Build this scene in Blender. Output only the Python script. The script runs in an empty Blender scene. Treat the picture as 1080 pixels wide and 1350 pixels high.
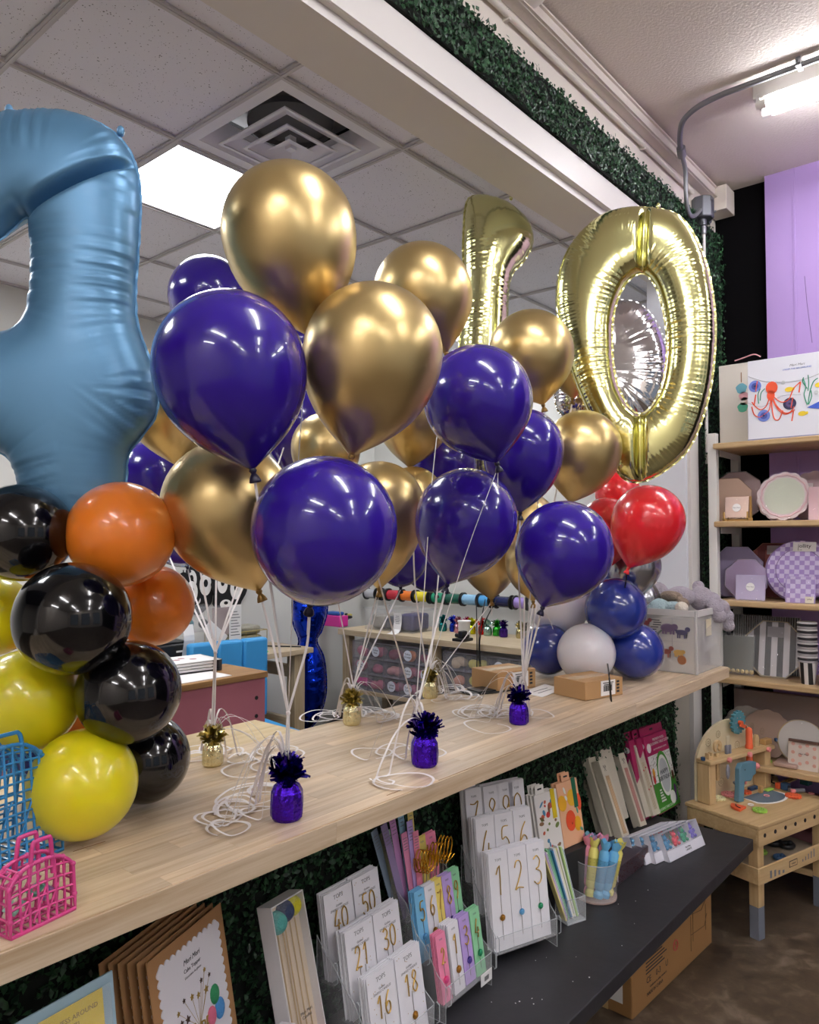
import bpy, bmesh, math, random
import numpy as np
from mathutils import Vector, Matrix, noise
R = math.radians
PI = math.pi
rnd = random.Random(7)
S = bpy.context.scene
COL = S.collection

# ---------------- camera ----------------
EYE = 1.62
YAW, PITCH, FPX = R(40.4), R(2.07), 998.0
cy_, sy_ = math.cos(YAW), math.sin(YAW)
FH = Vector((cy_, sy_, 0)); RT = Vector((sy_, -cy_, 0)); ZZ = Vector((0, 0, 1))
FW = FH*math.cos(PITCH) + ZZ*math.sin(PITCH)
UP = -FH*math.sin(PITCH) + ZZ*math.cos(PITCH)
CAM = Vector((0, 0, EYE))
cd = bpy.data.cameras.new('camera'); cam = bpy.data.objects.new('camera', cd); COL.objects.link(cam)
cam.matrix_world = Matrix(((RT.x, UP.x, -FW.x, 0), (RT.y, UP.y, -FW.y, 0), (RT.z, UP.z, -FW.z, EYE), (0, 0, 0, 1)))
cd.sensor_fit = 'VERTICAL'; cd.sensor_height = 36; cd.sensor_width = 28.8; cd.lens = FPX/1350*36
cd.clip_start = .05; cd.clip_end = 100
S.camera = cam

# ---------------- world, exposure ----------------
S.view_settings.view_transform = 'Standard'; S.view_settings.look = 'None'
S.view_settings.exposure = 0.0; S.view_settings.gamma = 1
S.view_settings.use_curve_mapping = False
w = bpy.data.worlds.new('sky'); S.world = w; w.use_nodes = True
bg = w.node_tree.nodes['Background']; bg.inputs[0].default_value = (.75, .85, 1, 1); bg.inputs[1].default_value = .35
TUBE_E, PANEL_E = 58.0, 25.0

# ---------------- pixel helpers (points on real planes) ----------------
def ray(px, py): return FW + RT*((px-540)/FPX) + UP*((675-py)/FPX)
def at_z(px, py, z): d = ray(px, py); return CAM + d*((z-EYE)/d.z)
def at_y(px, py, y): d = ray(px, py); return CAM + d*(y/d.y)
def at_x(px, py, x): d = ray(px, py); return CAM + d*(x/d.x)
def at_d(px, py, D): d = ray(px, py); return CAM + d*D          # D = distance along the view axis

# ---------------- materials ----------------
def lin(c):
    if isinstance(c, str):
        c = [int(c[i:i+2], 16)/255 for i in (0, 2, 4)]
    return tuple((x/12.92 if x <= .04045 else ((x+.055)/1.055)**2.4) for x in c)
MATS = {}
def mat(name, col='ffffff', rough=.5, metal=0, **k):
    """simple principled; col sRGB hex. k: trans, ior, alpha, coat, bump(scale,strength), var(scale, amount), emit"""
    if name in MATS: return MATS[name]
    m = bpy.data.materials.new(name); m.use_nodes = True; nt = m.node_tree; N = nt.nodes; L = nt.links
    p = N['Principled BSDF']; c = lin(col)
    p.inputs['Base Color'].default_value = (*c, 1); p.inputs['Roughness'].default_value = rough
    p.inputs['Metallic'].default_value = metal
    if 'trans' in k: p.inputs['Transmission Weight'].default_value = k['trans']; p.inputs['IOR'].default_value = k.get('ior', 1.45)
    if 'alpha' in k: p.inputs['Alpha'].default_value = k['alpha']
    if 'coat' in k: p.inputs['Coat Weight'].default_value = k['coat']; p.inputs['Coat Roughness'].default_value = k.get('coatr', .05)
    if 'spec' in k: p.inputs['Specular IOR Level'].default_value = k['spec']
    if 'sss' in k:
        p.inputs['Subsurface Weight'].default_value = k['sss']; p.inputs['Subsurface Radius'].default_value = (.02, .01, .01)
        p.inputs['Subsurface Scale'].default_value = 1
    if 'emit' in k: p.inputs['Emission Color'].default_value = (*lin(k.get('ecol', col)), 1); p.inputs['Emission Strength'].default_value = k['emit']
    if 'var' in k:
        sc, am = k['var']; tc = N.new('ShaderNodeTexCoord'); n = N.new('ShaderNodeTexNoise'); n.inputs['Scale'].default_value = sc; n.inputs['Detail'].default_value = 5
        mx = N.new('ShaderNodeMix'); mx.data_type = 'RGBA'
        mx.inputs[6].default_value = (*[x*(1-am) for x in c], 1); mx.inputs[7].default_value = (*[min(1, x*(1+am)) for x in c], 1)
        L.new(tc.outputs['Object'], n.inputs['Vector']); L.new(n.outputs['Fac'], mx.inputs[0]); L.new(mx.outputs[2], p.inputs['Base Color'])
    if 'bump' in k:
        sc, st = k['bump']; tc = N.new('ShaderNodeTexCoord'); n = N.new('ShaderNodeTexNoise'); n.inputs['Scale'].default_value = sc; n.inputs['Detail'].default_value = 6
        b = N.new('ShaderNodeBump'); b.inputs['Strength'].default_value = st; b.inputs['Distance'].default_value = k.get('bd', .01)
        L.new(tc.outputs['Object'], n.inputs['Vector']); L.new(n.outputs['Fac'], b.inputs['Height']); L.new(b.outputs[0], p.inputs['Normal'])
    MATS[name] = m; return m

def wood(name, c1, c2, axis='X', scale=1.0, rough=.5, ranvar=.18, dark=None):
    """long-grain timber; grain runs along the given object axis, tone varies from piece to piece"""
    if name in MATS: return MATS[name]
    m = bpy.data.materials.new(name); m.use_nodes = True; nt = m.node_tree; N = nt.nodes; L = nt.links
    p = N['Principled BSDF']; p.inputs['Roughness'].default_value = rough
    tc = N.new('ShaderNodeTexCoord'); oi = N.new('ShaderNodeObjectInfo')
    mp = N.new('ShaderNodeMapping'); s = [26*scale]*3; s['XYZ'.index(axis)] = 1.3*scale; mp.inputs['Scale'].default_value = s
    add = N.new('ShaderNodeVectorMath'); add.operation = 'MULTIPLY_ADD'
    L.new(oi.outputs['Random'], add.inputs[0]); add.inputs[1].default_value = (9.1, 7.3, 5.7); L.new(tc.outputs['Object'], add.inputs[2])
    L.new(add.outputs[0], mp.inputs['Vector'])
    n = N.new('ShaderNodeTexNoise'); n.inputs['Scale'].default_value = 2.2; n.inputs['Detail'].default_value = 7; n.inputs['Roughness'].default_value = .62
    L.new(mp.outputs[0], n.inputs['Vector'])
    cr = N.new('ShaderNodeValToRGB'); cr.color_ramp.elements[0].position = .3; cr.color_ramp.elements[1].position = .72
    cr.color_ramp.elements[0].color = (*lin(c2), 1); cr.color_ramp.elements[1].color = (*lin(c1), 1)
    L.new(n.outputs['Fac'], cr.inputs[0])
    hs = N.new('ShaderNodeHueSaturation'); mr = N.new('ShaderNodeMapRange'); mr.inputs[3].default_value = 1-ranvar; mr.inputs[4].default_value = 1+ranvar*.5
    L.new(oi.outputs['Random'], mr.inputs[0]); L.new(mr.outputs[0], hs.inputs['Value']); L.new(cr.outputs[0], hs.inputs['Color'])
    L.new(hs.outputs[0], p.inputs['Base Color'])
    b = N.new('ShaderNodeBump'); b.inputs['Strength'].default_value = .12; b.inputs['Distance'].default_value = .002
    L.new(n.outputs['Fac'], b.inputs['Height']); L.new(b.outputs[0], p.inputs['Normal'])
    MATS[name] = m; return m

# ---------------- mesh builder ----------------
class MB:
    def __init__(s): s.v = []; s.f = []
    def add(s, vs, fs, M=None):
        o = len(s.v)
        s.v += [tuple(M @ Vector(q)) for q in vs] if M is not None else [tuple(q) for q in vs]
        s.f += [tuple(i+o for i in f) for f in fs]; return s
    def box(s, c, d, M=None):
        x, y, z = c; a, b, e = d[0]/2, d[1]/2, d[2]/2
        vs = [(x+i*a, y+j*b, z+k*e) for k in (-1, 1) for j in (-1, 1) for i in (-1, 1)]
        return s.add(vs, [(0, 2, 3, 1), (4, 5, 7, 6), (0, 1, 5, 4), (2, 6, 7, 3), (0, 4, 6, 2), (1, 3, 7, 5)], M)
    def prism(s, poly, z0, z1, M=None):
        n = len(poly); vs = [(x, y, z0) for x, y in poly]+[(x, y, z1) for x, y in poly]
        return s.add(vs, [tuple(range(n-1, -1, -1)), tuple(range(n, 2*n))]+[(i, (i+1) % n, n+(i+1) % n, n+i) for i in range(n)], M)
    def lathe(s, prof, n=24, M=None, caps=True):
        vs = []; fs = []; m = len(prof)
        for r, z in prof:
            for i in range(n): a = 2*PI*i/n; vs.append((r*math.cos(a), r*math.sin(a), z))
        for j in range(m-1):
            for i in range(n): fs.append((j*n+i, j*n+(i+1) % n, (j+1)*n+(i+1) % n, (j+1)*n+i))
        if caps: fs.append(tuple(range(n-1, -1, -1))); fs.append(tuple((m-1)*n+i for i in range(n)))
        return s.add(vs, fs, M)
    def cyl(s, p0, p1, r0, r1=None, n=12, caps=True):
        r1 = r0 if r1 is None else r1; p0 = Vector(p0); p1 = Vector(p1); d = p1-p0
        M = Matrix.Translation(p0) @ d.to_track_quat('Z', 'Y').to_matrix().to_4x4()
        return s.lathe([(r0, 0), (r1, d.length)], n, M, caps)
    def tube(s, pts, r, n=6, closed=False, rs=None, flat=1.0, caps=True):
        pts = [Vector(p) for p in pts]; m = len(pts); vs = []; fs = []
        up = Vector((0, 0, 1)); prev = None
        for i, p in enumerate(pts):
            a = pts[(i-1) % m] if (closed or i > 0) else p; b = pts[(i+1) % m] if (closed or i < m-1) else p
            t = (b-a)
            if t.length < 1e-9: t = Vector((0, 0, 1))
            t.normalize()
            if prev is None:
                u = t.cross(up)
                if u.length < .05: u = t.cross(Vector((1, 0, 0)))
            else: u = prev - t*prev.dot(t)
            if u.length < 1e-6: u = t.cross(Vector((1, 0, 0)))
            u.normalize(); prev = u; w_ = t.cross(u)
            rr = rs[i] if rs else r
            for k in range(n): an = 2*PI*k/n; vs.append(p+u*(rr*math.cos(an))+w_*(rr*flat*math.sin(an)))
        for i in range(m if closed else m-1):
            j = (i+1) % m
            for k in range(n): fs.append((i*n+k, i*n+(k+1) % n, j*n+(k+1) % n, j*n+k))
        if not closed and caps: fs.append(tuple(range(n-1, -1, -1))); fs.append(tuple((m-1)*n+k for k in range(n)))
        return s.add(vs, fs)
    def ball(s, c, r, n=12, m=8, sc=(1, 1, 1), M=None):
        pr = [(math.sin(PI*j/m), -math.cos(PI*j/m)) for j in range(m+1)]; pr[0] = (1e-4, -1); pr[-1] = (1e-4, 1)
        T = Matrix.Translation(Vector(c)) @ Matrix.Diagonal((r*sc[0], r*sc[1], r*sc[2], 1))
        return s.lathe(pr, n, (M @ T) if M is not None else T)
    def mesh(s, smooth=None):
        me = bpy.data.meshes.new('mesh'); me.from_pydata(s.v, [], s.f); me.validate()
        if smooth is not None:
            me.shade_smooth()
            if smooth < 180: me.set_sharp_from_angle(angle=R(smooth))
        return me
def obj(name, mb, m, parent=None, loc=(0, 0, 0), rot=(0, 0, 0), smooth=None, bevel=0, kind=None, label=None):
    me = mb.mesh(smooth) if isinstance(mb, MB) else mb
    me.name = name
    o = bpy.data.objects.new(name, me); COL.objects.link(o)
    if m is not None and len(me.materials) == 0: me.materials.append(m)
    o.location = loc; o.rotation_euler = rot
    if parent is not None: o.parent = parent
    if bevel:
        b = o.modifiers.new('bevel', 'BEVEL'); b.width = bevel; b.segments = 2; b.limit_method = 'ANGLE'
        me.shade_smooth(); me.set_sharp_from_angle(angle=R(35))
    if kind: o['kind'] = kind
    if label: o['label'] = label
    return o
def tag(o, label, cat, group=None, kind=None):
    o['label'] = label; o['category'] = cat
    if group: o['group'] = group
    if kind: o['kind'] = kind
    return o
def thing(name, label, cat, loc=(0, 0, 0), rotz=0, group=None, rot=None):
    o = bpy.data.objects.new(name, None); COL.objects.link(o); o.empty_display_size = .05
    o.location = loc; o.rotation_euler = rot if rot else (0, 0, rotz)
    return tag(o, label, cat, group)
def struct(name, mb, m, parent=None, **k):
    o = obj(name, mb, m, parent, **k)
    if parent is None: o['kind'] = 'structure'
    return o
def dup(src, parent=None, loc=None, rot=None, label=None, scale=None):
    c = src.copy(); COL.objects.link(c)
    if parent is not None or src.parent is not None: c.parent = parent
    if loc is not None: c.location = loc
    if rot is not None: c.rotation_euler = rot
    if scale is not None: c.scale = scale
    if label: c['label'] = label
    for ch in list(src.children): dup(ch, c)
    return c
_txt = {}
def text(s, size, m, parent, loc, rot=(0, 0, 0), name='lettering', extrude=.0002, align='CENTER', spacing=1.0, shear=0, **k):
    key = (s, size, extrude, align, spacing, shear, m.name)
    if key not in _txt:
        c = bpy.data.curves.new('text', 'FONT'); c.body = s; c.size = size; c.extrude = extrude; c.align_x = align; c.align_y = 'CENTER'
        c.space_character = spacing; c.shear = shear; c.resolution_u = 2
        c.space_line = k.get('line', 1.0)
        t = bpy.data.objects.new('text', c); COL.objects.link(t)
        me = bpy.data.meshes.new_from_object(t.evaluated_get(bpy.context.evaluated_depsgraph_get()))
        bpy.data.objects.remove(t); bpy.data.curves.remove(c)
        me.materials.clear(); me.materials.append(m); _txt[key] = me
    me = _txt[key]
    o = bpy.data.objects.new(name, me); COL.objects.link(o); o.parent = parent; o.location = loc; o.rotation_euler = rot
    return o
def catmull(pts, k=6, closed=False):
    pts = [Vector(p) for p in pts]; n = len(pts); out = []
    for i in range(n if closed else n-1):
        if closed: p0, p1, p2, p3 = pts[(i-1) % n], pts[i], pts[(i+1) % n], pts[(i+2) % n]
        else: p0, p1, p2, p3 = pts[max(i-1, 0)], pts[i], pts[i+1], pts[min(i+2, n-1)]
        for j in range(k):
            t = j/k; out.append(.5*((2*p1)+(p2-p0)*t+(2*p0-5*p1+4*p2-p3)*t*t+(3*p1-p0-3*p2+p3)*t**3))
    if not closed: out.append(pts[-1])
    return out
FACE = (R(90), 0, 0)      # text / flat print standing upright, facing -Y
# =============== THE ROOM ===============
YH = 1.37            # front face of the dividing wall (hedge side)
YB = 1.545           # its back face
XW = 4.19            # end wall of the shop
ZC = 3.50            # plaster ceiling, shop side
ZD = 3.14            # suspended ceiling, back room
YBK = 4.72           # back wall of the back room
XR = 5.05            # right wall of the back room
YF, XL = -4.6, -3.4
m_plaster = mat('cream_plaster', 'e2dacf', .9, bump=(60, .25), bd=.004)
m_ceil = mat('shop_ceiling_paint', 'ebe2d8', .95, bump=(90, .6), bd=.006)
m_white = mat('white_paint', 'dedad6', .45, var=(3, .03))
m_backwall = mat('back_room_wall', 'd6d6d2', .85, bump=(120, .2), bd=.002)
m_black = mat('black_wall', '060507', .9, spec=.1, var=(4, .3))
m_purple = mat('lilac_paint', 'a88cc6', .8, var=(2, .04))
m_tbar = mat('ceiling_grid_white', 'c2bfc2', .5)

def concrete():
    m = mat('stained_concrete', '4a4038', .38); nt = m.node_tree; N = nt.nodes; L = nt.links; p = N['Principled BSDF']
    tc = N.new('ShaderNodeTexCoord'); n1 = N.new('ShaderNodeTexNoise'); n1.inputs['Scale'].default_value = 2.6; n1.inputs['Detail'].default_value = 9; n1.inputs['Roughness'].default_value = .7
    n2 = N.new('ShaderNodeTexNoise'); n2.inputs['Scale'].default_value = 14; n2.inputs['Detail'].default_value = 8; n2.inputs['Distortion'].default_value = .8
    cr = N.new('ShaderNodeValToRGB'); e = cr.color_ramp.elements; e[0].position = .3; e[0].color = (*lin('2e2620'), 1); e[1].position = .75; e[1].color = (*lin('8a7c6c'), 1)
    q = e.new(.52); q.color = (*lin('544739'), 1)
    mx = N.new('ShaderNodeMix'); mx.inputs[0].default_value = .45
    for n in (n1, n2): L.new(tc.outputs['Object'], n.inputs['Vector'])
    L.new(n1.outputs['Fac'], mx.inputs[2]); L.new(n2.outputs['Fac'], mx.inputs[3]); L.new(mx.outputs[0], cr.inputs[0]); L.new(cr.outputs[0], p.inputs['Base Color'])
    mr = N.new('ShaderNodeMapRange'); mr.inputs[3].default_value = .22; mr.inputs[4].default_value = .6; L.new(n2.outputs['Fac'], mr.inputs[0]); L.new(mr.outputs[0], p.inputs['Roughness'])
    b = N.new('ShaderNodeBump'); b.inputs['Strength'].default_value = .15; b.inputs['Distance'].default_value = .01; L.new(n2.outputs['Fac'], b.inputs['Height']); L.new(b.outputs[0], p.inputs['Normal'])
    return m
def slab(x0, x1, y0, y1, z0, z1): return MB().box(((x0+x1)/2, (y0+y1)/2, (z0+z1)/2), (x1-x0, y1-y0, z1-z0))
struct('floor', slab(XL, XR+.2, YF, YBK+.2, -.1, 0), concrete())
struct('ceiling', slab(XL, XW+.1, YF, YH, ZC, ZC+.1), m_ceil)
struct('wall_right', slab(XW, XW+.1, YF, YH, 0, ZC), m_black)
struct('wall_left', slab(XL-.1, XL, YF, YBK+.2, 0, ZC), m_plaster)
# shop front behind the camera: piers and lintel round three panes
wf = MB()
wf.box((.43, YF-.05, 3.2), (XW-XL, .1, .6)); wf.box((.43, YF-.05, .25), (XW-XL, .1, .5))
for x in (XL+.3, -.7, 1.6, XW-.3): wf.box((x, YF-.05, 1.7), (.6, .1, 2.4))
struct('wall_front', wf, m_plaster)
for i, x in enumerate((-1.9, .45, 2.78)):
    wn = bpy.data.objects.new('window_%d' % (i+1), None); COL.objects.link(wn); wn.location = (x, YF-.05, 1.7); wn['kind'] = 'structure'
    fr = MB(); 
    ww = (1.8, 1.7, 1.76)[i]
    for sx in (-1, 1): fr.box((sx*(ww/2-.03), 0, 0), (.06, .06, 2.4))
    for sz in (-1, 1): fr.box((0, 0, sz*1.17), (ww, .06, .06))
    obj('window_frame', fr, mat('dark_frame', '2a2a2c', .4), wn)
# dividing wall: knee wall under the counter, header, left and right piers
struct('wall_knee', slab(-1.4, 3.71, 1.47, 1.62, 0, 1.0), m_plaster)
struct('wall_header', slab(-1.4, 3.71, YH, YB, 2.96, ZC), m_plaster)
struct('wall_pier_right', slab(3.71, XW, YH, YB, 0, ZC), m_plaster)
struct('wall_pier_left', slab(XL, -1.4, YH, YB, 0, ZC), m_plaster)
# white casing round the opening
tr = MB(); tr.box(((-1.4+3.71)/2, (YH+YB)/2, 2.945), (5.11, YB-YH+.012, .03)); struct('trim_1', tr, m_white)           # soffit
tr = MB(); tr.box(((-1.4+3.80)/2, YH-.011, 3.02), (5.2, .022, .12)); struct('trim_2', tr, m_white, bevel=.002)         # face board
tr = MB(); tr.box((3.698, (YH+YB)/2, 2.0), (.024, YB-YH+.012, 1.88)); struct('trim_3', tr, mat('jamb_white', 'd9dbe2', .5), bevel=.002)
tr = MB(); tr.box((3.765, YH-.011, 1.48), (.11, .022, 2.96)); struct('trim_4', tr, m_white, bevel=.002)
tr = MB(); tr.box(((-1.4+3.71)/2, YH-.026, 2.965), (5.1, .008, .010)); struct('trim_5', tr, m_white)
# purple column on the black wall
py0 = at_x(1010, 350, XW-.06).y
pp = MB(); pp.box((XW-.03, (py0-.6)/2, ZC/2), (.06, py0+.6, ZC))
po = struct('wall_panel', pp, m_purple)
pt = at_x(1049, 400, XW-.06)
obj('panel_seam', MB().box((XW-.062, pt.y, 2.6), (.004, .012, 1.8)), m_purple, po, bevel=.001)
a = at_x(1061, 364, XW-.06); b = at_x(1071, 452, XW-.06)
obj('crack', MB().tube([a, a.lerp(b, .4)+Vector((0, .003, 0)), b], .0012, 5), mat('crack_dark', '5c4a70', .9), po)
# back room
struct('wall_back', slab(XL, XR+.1, YBK, YBK+.1, 0, ZD+.1), m_backwall)
struct('wall_far_right', slab(XR, XR+.1, YB, YBK, 0, ZD+.1), m_backwall)
# suspended ceiling: bars and individual tiles
cl = bpy.data.objects.new('ceiling', None); COL.objects.link(cl); cl['kind'] = 'structure'; cl.location = (0, 0, ZD)
def tile_mat():
    m = mat('acoustic_tile', 'b6b2b4', .95); nt = m.node_tree; N = nt.nodes; L = nt.links; p = N['Principled BSDF']
    tc = N.new('ShaderNodeTexCoord'); v = N.new('ShaderNodeTexVoronoi'); v.inputs['Scale'].default_value = 95; v.inputs['Randomness'].default_value = 1
    n = N.new('ShaderNodeTexNoise'); n.inputs['Scale'].default_value = 40; n.inputs['Detail'].default_value = 3
    mt = N.new('ShaderNodeMath'); mt.operation = 'MULTIPLY_ADD'; mt.inputs[1].default_value = .55; mt.inputs[2].default_value = -.14
    lt = N.new('ShaderNodeMath'); lt.operation = 'LESS_THAN'
    L.new(tc.outputs['Object'], v.inputs['Vector']); L.new(tc.outputs['Object'], n.inputs['Vector']); L.new(n.outputs['Fac'], mt.inputs[0])
    L.new(v.outputs['Distance'], lt.inputs[0]); L.new(mt.outputs[0], lt.inputs[1])
    mx = N.new('ShaderNodeMix'); mx.data_type = 'RGBA'; mx.inputs[6].default_value = (*lin('e8e8f2'), 1); mx.inputs[7].default_value = (*lin('747480'), 1)
    L.new(lt.outputs[0], mx.inputs[0]); L.new(mx.outputs[2], p.inputs['Base Color']); return m
m_tile = tile_mat()
GX, GY, T = 1.575, 1.895, .61
xs = [GX+T*i for i in range(-4, 7)]; ys = [GY+T*j for j in range(-1, 6)]
tm = MB().box((0, 0, .012), (T-.012, T-.012, .012)).mesh(); tm.materials.append(m_tile)
PANELS = {(0, 0+1-1)}
light_cells = {(0, 0): 0}
for i in range(len(xs)-1):
    for j in range(len(ys)-1):
        ci, cj = i-4, j-1
        if (ci, cj) in ((-0, 0),): pass
        x, y = xs[i]+T/2, ys[j]+T/2
        if (ci, cj) in ((0, 1), (-3, 1), (-2, 3), (4, 2), (0, 0)): continue
        if y > YBK or x > XR: 
            if y-T/2 > YBK or x-T/2 > XR: continue
        o = bpy.data.objects.new('tile', tm); COL.objects.link(o); o.parent = cl; o.location = (x, y, 0)
        if y-T/2 < YB: o.scale = (1, (y+T/2-YB)/T*.99, 1); o.location.y = (YB+y+T/2)/2
bar = MB().box((0, 0, .004), (1, .024, .008)).box((0, 0, .012), (1, .008, .03)).mesh(); bar.materials.append(m_tbar)
for y in ys:
    if y < YB: continue
    o = bpy.data.objects.new('grid_bar', bar); COL.objects.link(o); o.parent = cl; o.location = ((xs[0]+XR)/2, y, -.004); o.scale = (XR-xs[0], 1, 1)
for x in xs:
    if x > XR: continue
    o = bpy.data.objects.new('grid_bar', bar); COL.objects.link(o); o.parent = cl; o.location = (x, (YB+YBK)/2, -.005); o.rotation_euler = (0, 0, PI/2); o.scale = (YBK-YB, 1, 1)
obj('wall_angle', MB().box(((xs[0]+XR)/2, YBK-.012, 0), (XR-xs[0], .024, .012)).box(((xs[0]+XR)/2, YB+.012, 0), (XR-xs[0], .024, .012)).box((XR-.012, 3.1, 0), (.024, 3.2, .012)), m_tbar, cl)
struct('wall_plenum', slab(XL, XR, YB, YBK, ZD+.1, ZD+.14), m_black)
# suspended ceiling light panels; all after the first are added unseen for light
m_panel = mat('lit_panel', 'ffffff', .5, emit=PANEL_E, ecol='fbfcff')
lp = None
for (ci, cj, lab) in ((0, 1, 'square lit ceiling panel beside the square air diffuser'), (-3, 1, 'added unseen lit ceiling panel left of the frame'), (-2, 3, 'added unseen lit ceiling panel far left over the desk'), (4, 2, 'added lit ceiling panel over the drawer desk, hidden behind the balloons')):
    x, y = GX+T*(ci+.5), GY+T*(cj+.5)
    if lp is None:
        lp = thing('ceiling_light', lab, 'ceiling light', (x, y, ZD), group='lit square panels in the suspended ceiling')
        obj('diffuser', MB().box((0, 0, .008), (T-.05, T-.05, .006)), m_panel, lp)
        f = MB()
        for s in (-1, 1): f.box((s*(T/2-.018), 0, .006), (.02, T-.02, .02)); f.box((0, s*(T/2-.018), .006), (T-.055, .02, .02))
        obj('frame', f, m_tbar, lp)
    else: dup(lp, None, (x, y, ZD), label=lab)
# air diffuser: nested pyramidal louvres
m_vent = mat('vent_white', 'e2e2e8', .4)
vt = thing('air_diffuser', 'square white four-way air diffuser with nested rings in the ceiling', 'vent', (GX+T/2, GY+T/2, ZD))
def ringsq(o, i, z0, z1, th=.002):
    mb = MB(); P = lambda r, z: [(-r, -r, z), (r, -r, z), (r, r, z), (-r, r, z)]
    vs = P(o, z0)+P(i, z1)+P(o, z0+th)+P(i, z1+th)
    fs = []
    for k in range(4):
        n = (k+1) % 4; fs += [(k, 4+k, 4+n, n), (8+k, 8+n, 12+n, 12+k), (k, n, 8+n, 8+k), (4+k, 12+k, 12+n, 4+n)]
    return mb.add(vs, fs)
obj('outer_frame', ringsq(T/2-.012, .245, 0, .0), m_vent, vt)
obj('flare', ringsq(.245, .17, 0.002, .07), m_vent, vt)
obj('back_plate', MB().box((0, 0, .094), (.36, .36, .004)), mat('duct_grey', '6c6a6c', .7), vt)
obj('duct', MB().lathe([(.165, .07), (.165, .09), (.01, .09)], 32, caps=False), mat('duct_grey', '5c5a5a', .7), vt, smooth=40)
for (o_, i_, z0, z1, nm) in ((.192, .128, -.012, .012, 'louvre_ring'), (.128, .072, -.024, .0, 'louvre_ring')):
    r = ringsq(o_, i_, z0, z1, .003); r2 = ringsq(o_, o_-.012, z0-.003, z0-.003, .004); r.add(r2.v, r2.f); obj(nm, r, m_vent, vt)
obj('centre_plate', MB().add([(-.065, -.065, -.03), (.065, -.065, -.03), (.065, .065, -.03), (-.065, .065, -.03), (-.02, -.02, -.012), (.02, -.02, -.012), (.02, .02, -.012), (-.02, .02, -.012)],
    [(0, 1, 5, 4), (1, 2, 6, 5), (2, 3, 7, 6), (3, 0, 4, 7), (4, 5, 6, 7)]).box((0, 0, 0), (.03, .03, .05)), m_vent, vt)
# fluorescent fixtures in the shop
m_tube = mat('lit_tube', 'ffffff', .5, emit=TUBE_E, ecol='fbfaff')
m_fix = mat('fixture_white', 'cfcac4', .5); m_cap = mat('tube_cap', 'e6e2dc', .4)
fx = None
spots_fx = [(3.32, .30), (3.3, -1.5), (1.2, .2), (1.2, -1.7), (-.9, -.2), (-.9, -2.2), (1.2, -3.5), (3.3, -3.3), (-2.6, -.4), (-.9, -3.9)]  # last few are unseen, added to offset the weaker tubes
for n_, (x, y) in enumerate(spots_fx):
    lab = 'white ceiling fixture with two lit fluorescent tubes near the lilac panel' if n_ == 0 else 'unseen twin-tube shop ceiling fixture outside the frame, row %s' % 'abcdefghij'[n_]
    if fx is None:
        fx = thing('tube_fixture', lab, 'ceiling light', (x, y, ZC), group='twin-tube fixtures on the shop ceiling')
        obj('housing', MB().box((0, 0, -.03), (.11, 1.22, .06)), m_fix, fx, bevel=.004)
        for sx in (-1, 1):
            t_ = obj('tube', MB().cyl((sx*.042, -.56, -.083), (sx*.042, .56, -.083), .016, n=10), m_tube, fx, smooth=40)
            for sy in (-1, 1): obj('tube_end', MB().cyl((sx*.042, sy*.56, -.083), (sx*.042, sy*.598, -.083), .0165, n=12).box((sx*.042, sy*.59, -.06), (.026, .014, .04)), m_cap, fx, smooth=40)
    else: dup(fx, None, (x, y, ZC), label=lab)
# round ceiling lamp at the top edge
pz = at_z(692, -6, ZC-.05)
gl = thing('dome_light', 'white round dome lamp cut off by the top edge', 'ceiling light', (pz.x, pz.y, ZC))
obj('dome', MB().lathe([(.09, 0), (.088, -.03), (.07, -.055), (.035, -.068), (.001, -.07)], 28), mat('dome_opal', 'e8e2da', .3), gl, smooth=60)
obj('rim', MB().lathe([(.10, 0), (.10, -.012), (.09, -.014)], 28), m_fix, gl, smooth=40)
# trunking + pipe along the top of the wall
tk = thing('cable_trunking', 'cream cable trunking running along the wall top below the ceiling', 'trunking', (0, YH, 3.45))
obj('channel', MB().box(((XW-.01-1)/2, -.024, .005), (XW-.01+1, .046, .062)), m_plaster, tk, bevel=.003)
obj('channel_lip', MB().box(((XW-.01-1)/2, -.052, -.02), (XW-.01+1, .01, .008)).box(((XW-.01-1)/2, -.052, .03), (XW-.01+1, .01, .008)), m_plaster, tk)
obj('end_box', MB().box((XW-.075, -.055, -.03), (.13, .10, .13)), m_plaster, tk, bevel=.003)
pi = thing('painted_pipe', 'thin cream painted pipe clipped below the trunking', 'pipe', (0, YH-.018, 3.375))
obj('pipe', MB().cyl((-1, 0, 0), (3.8, 0, 0), .011, n=12), m_plaster, pi, smooth=40)
for x in (1.0, 2.1, 3.2): obj('clip', MB().box((x, .006, 0), (.014, .024, .034)), m_plaster, pi)
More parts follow.
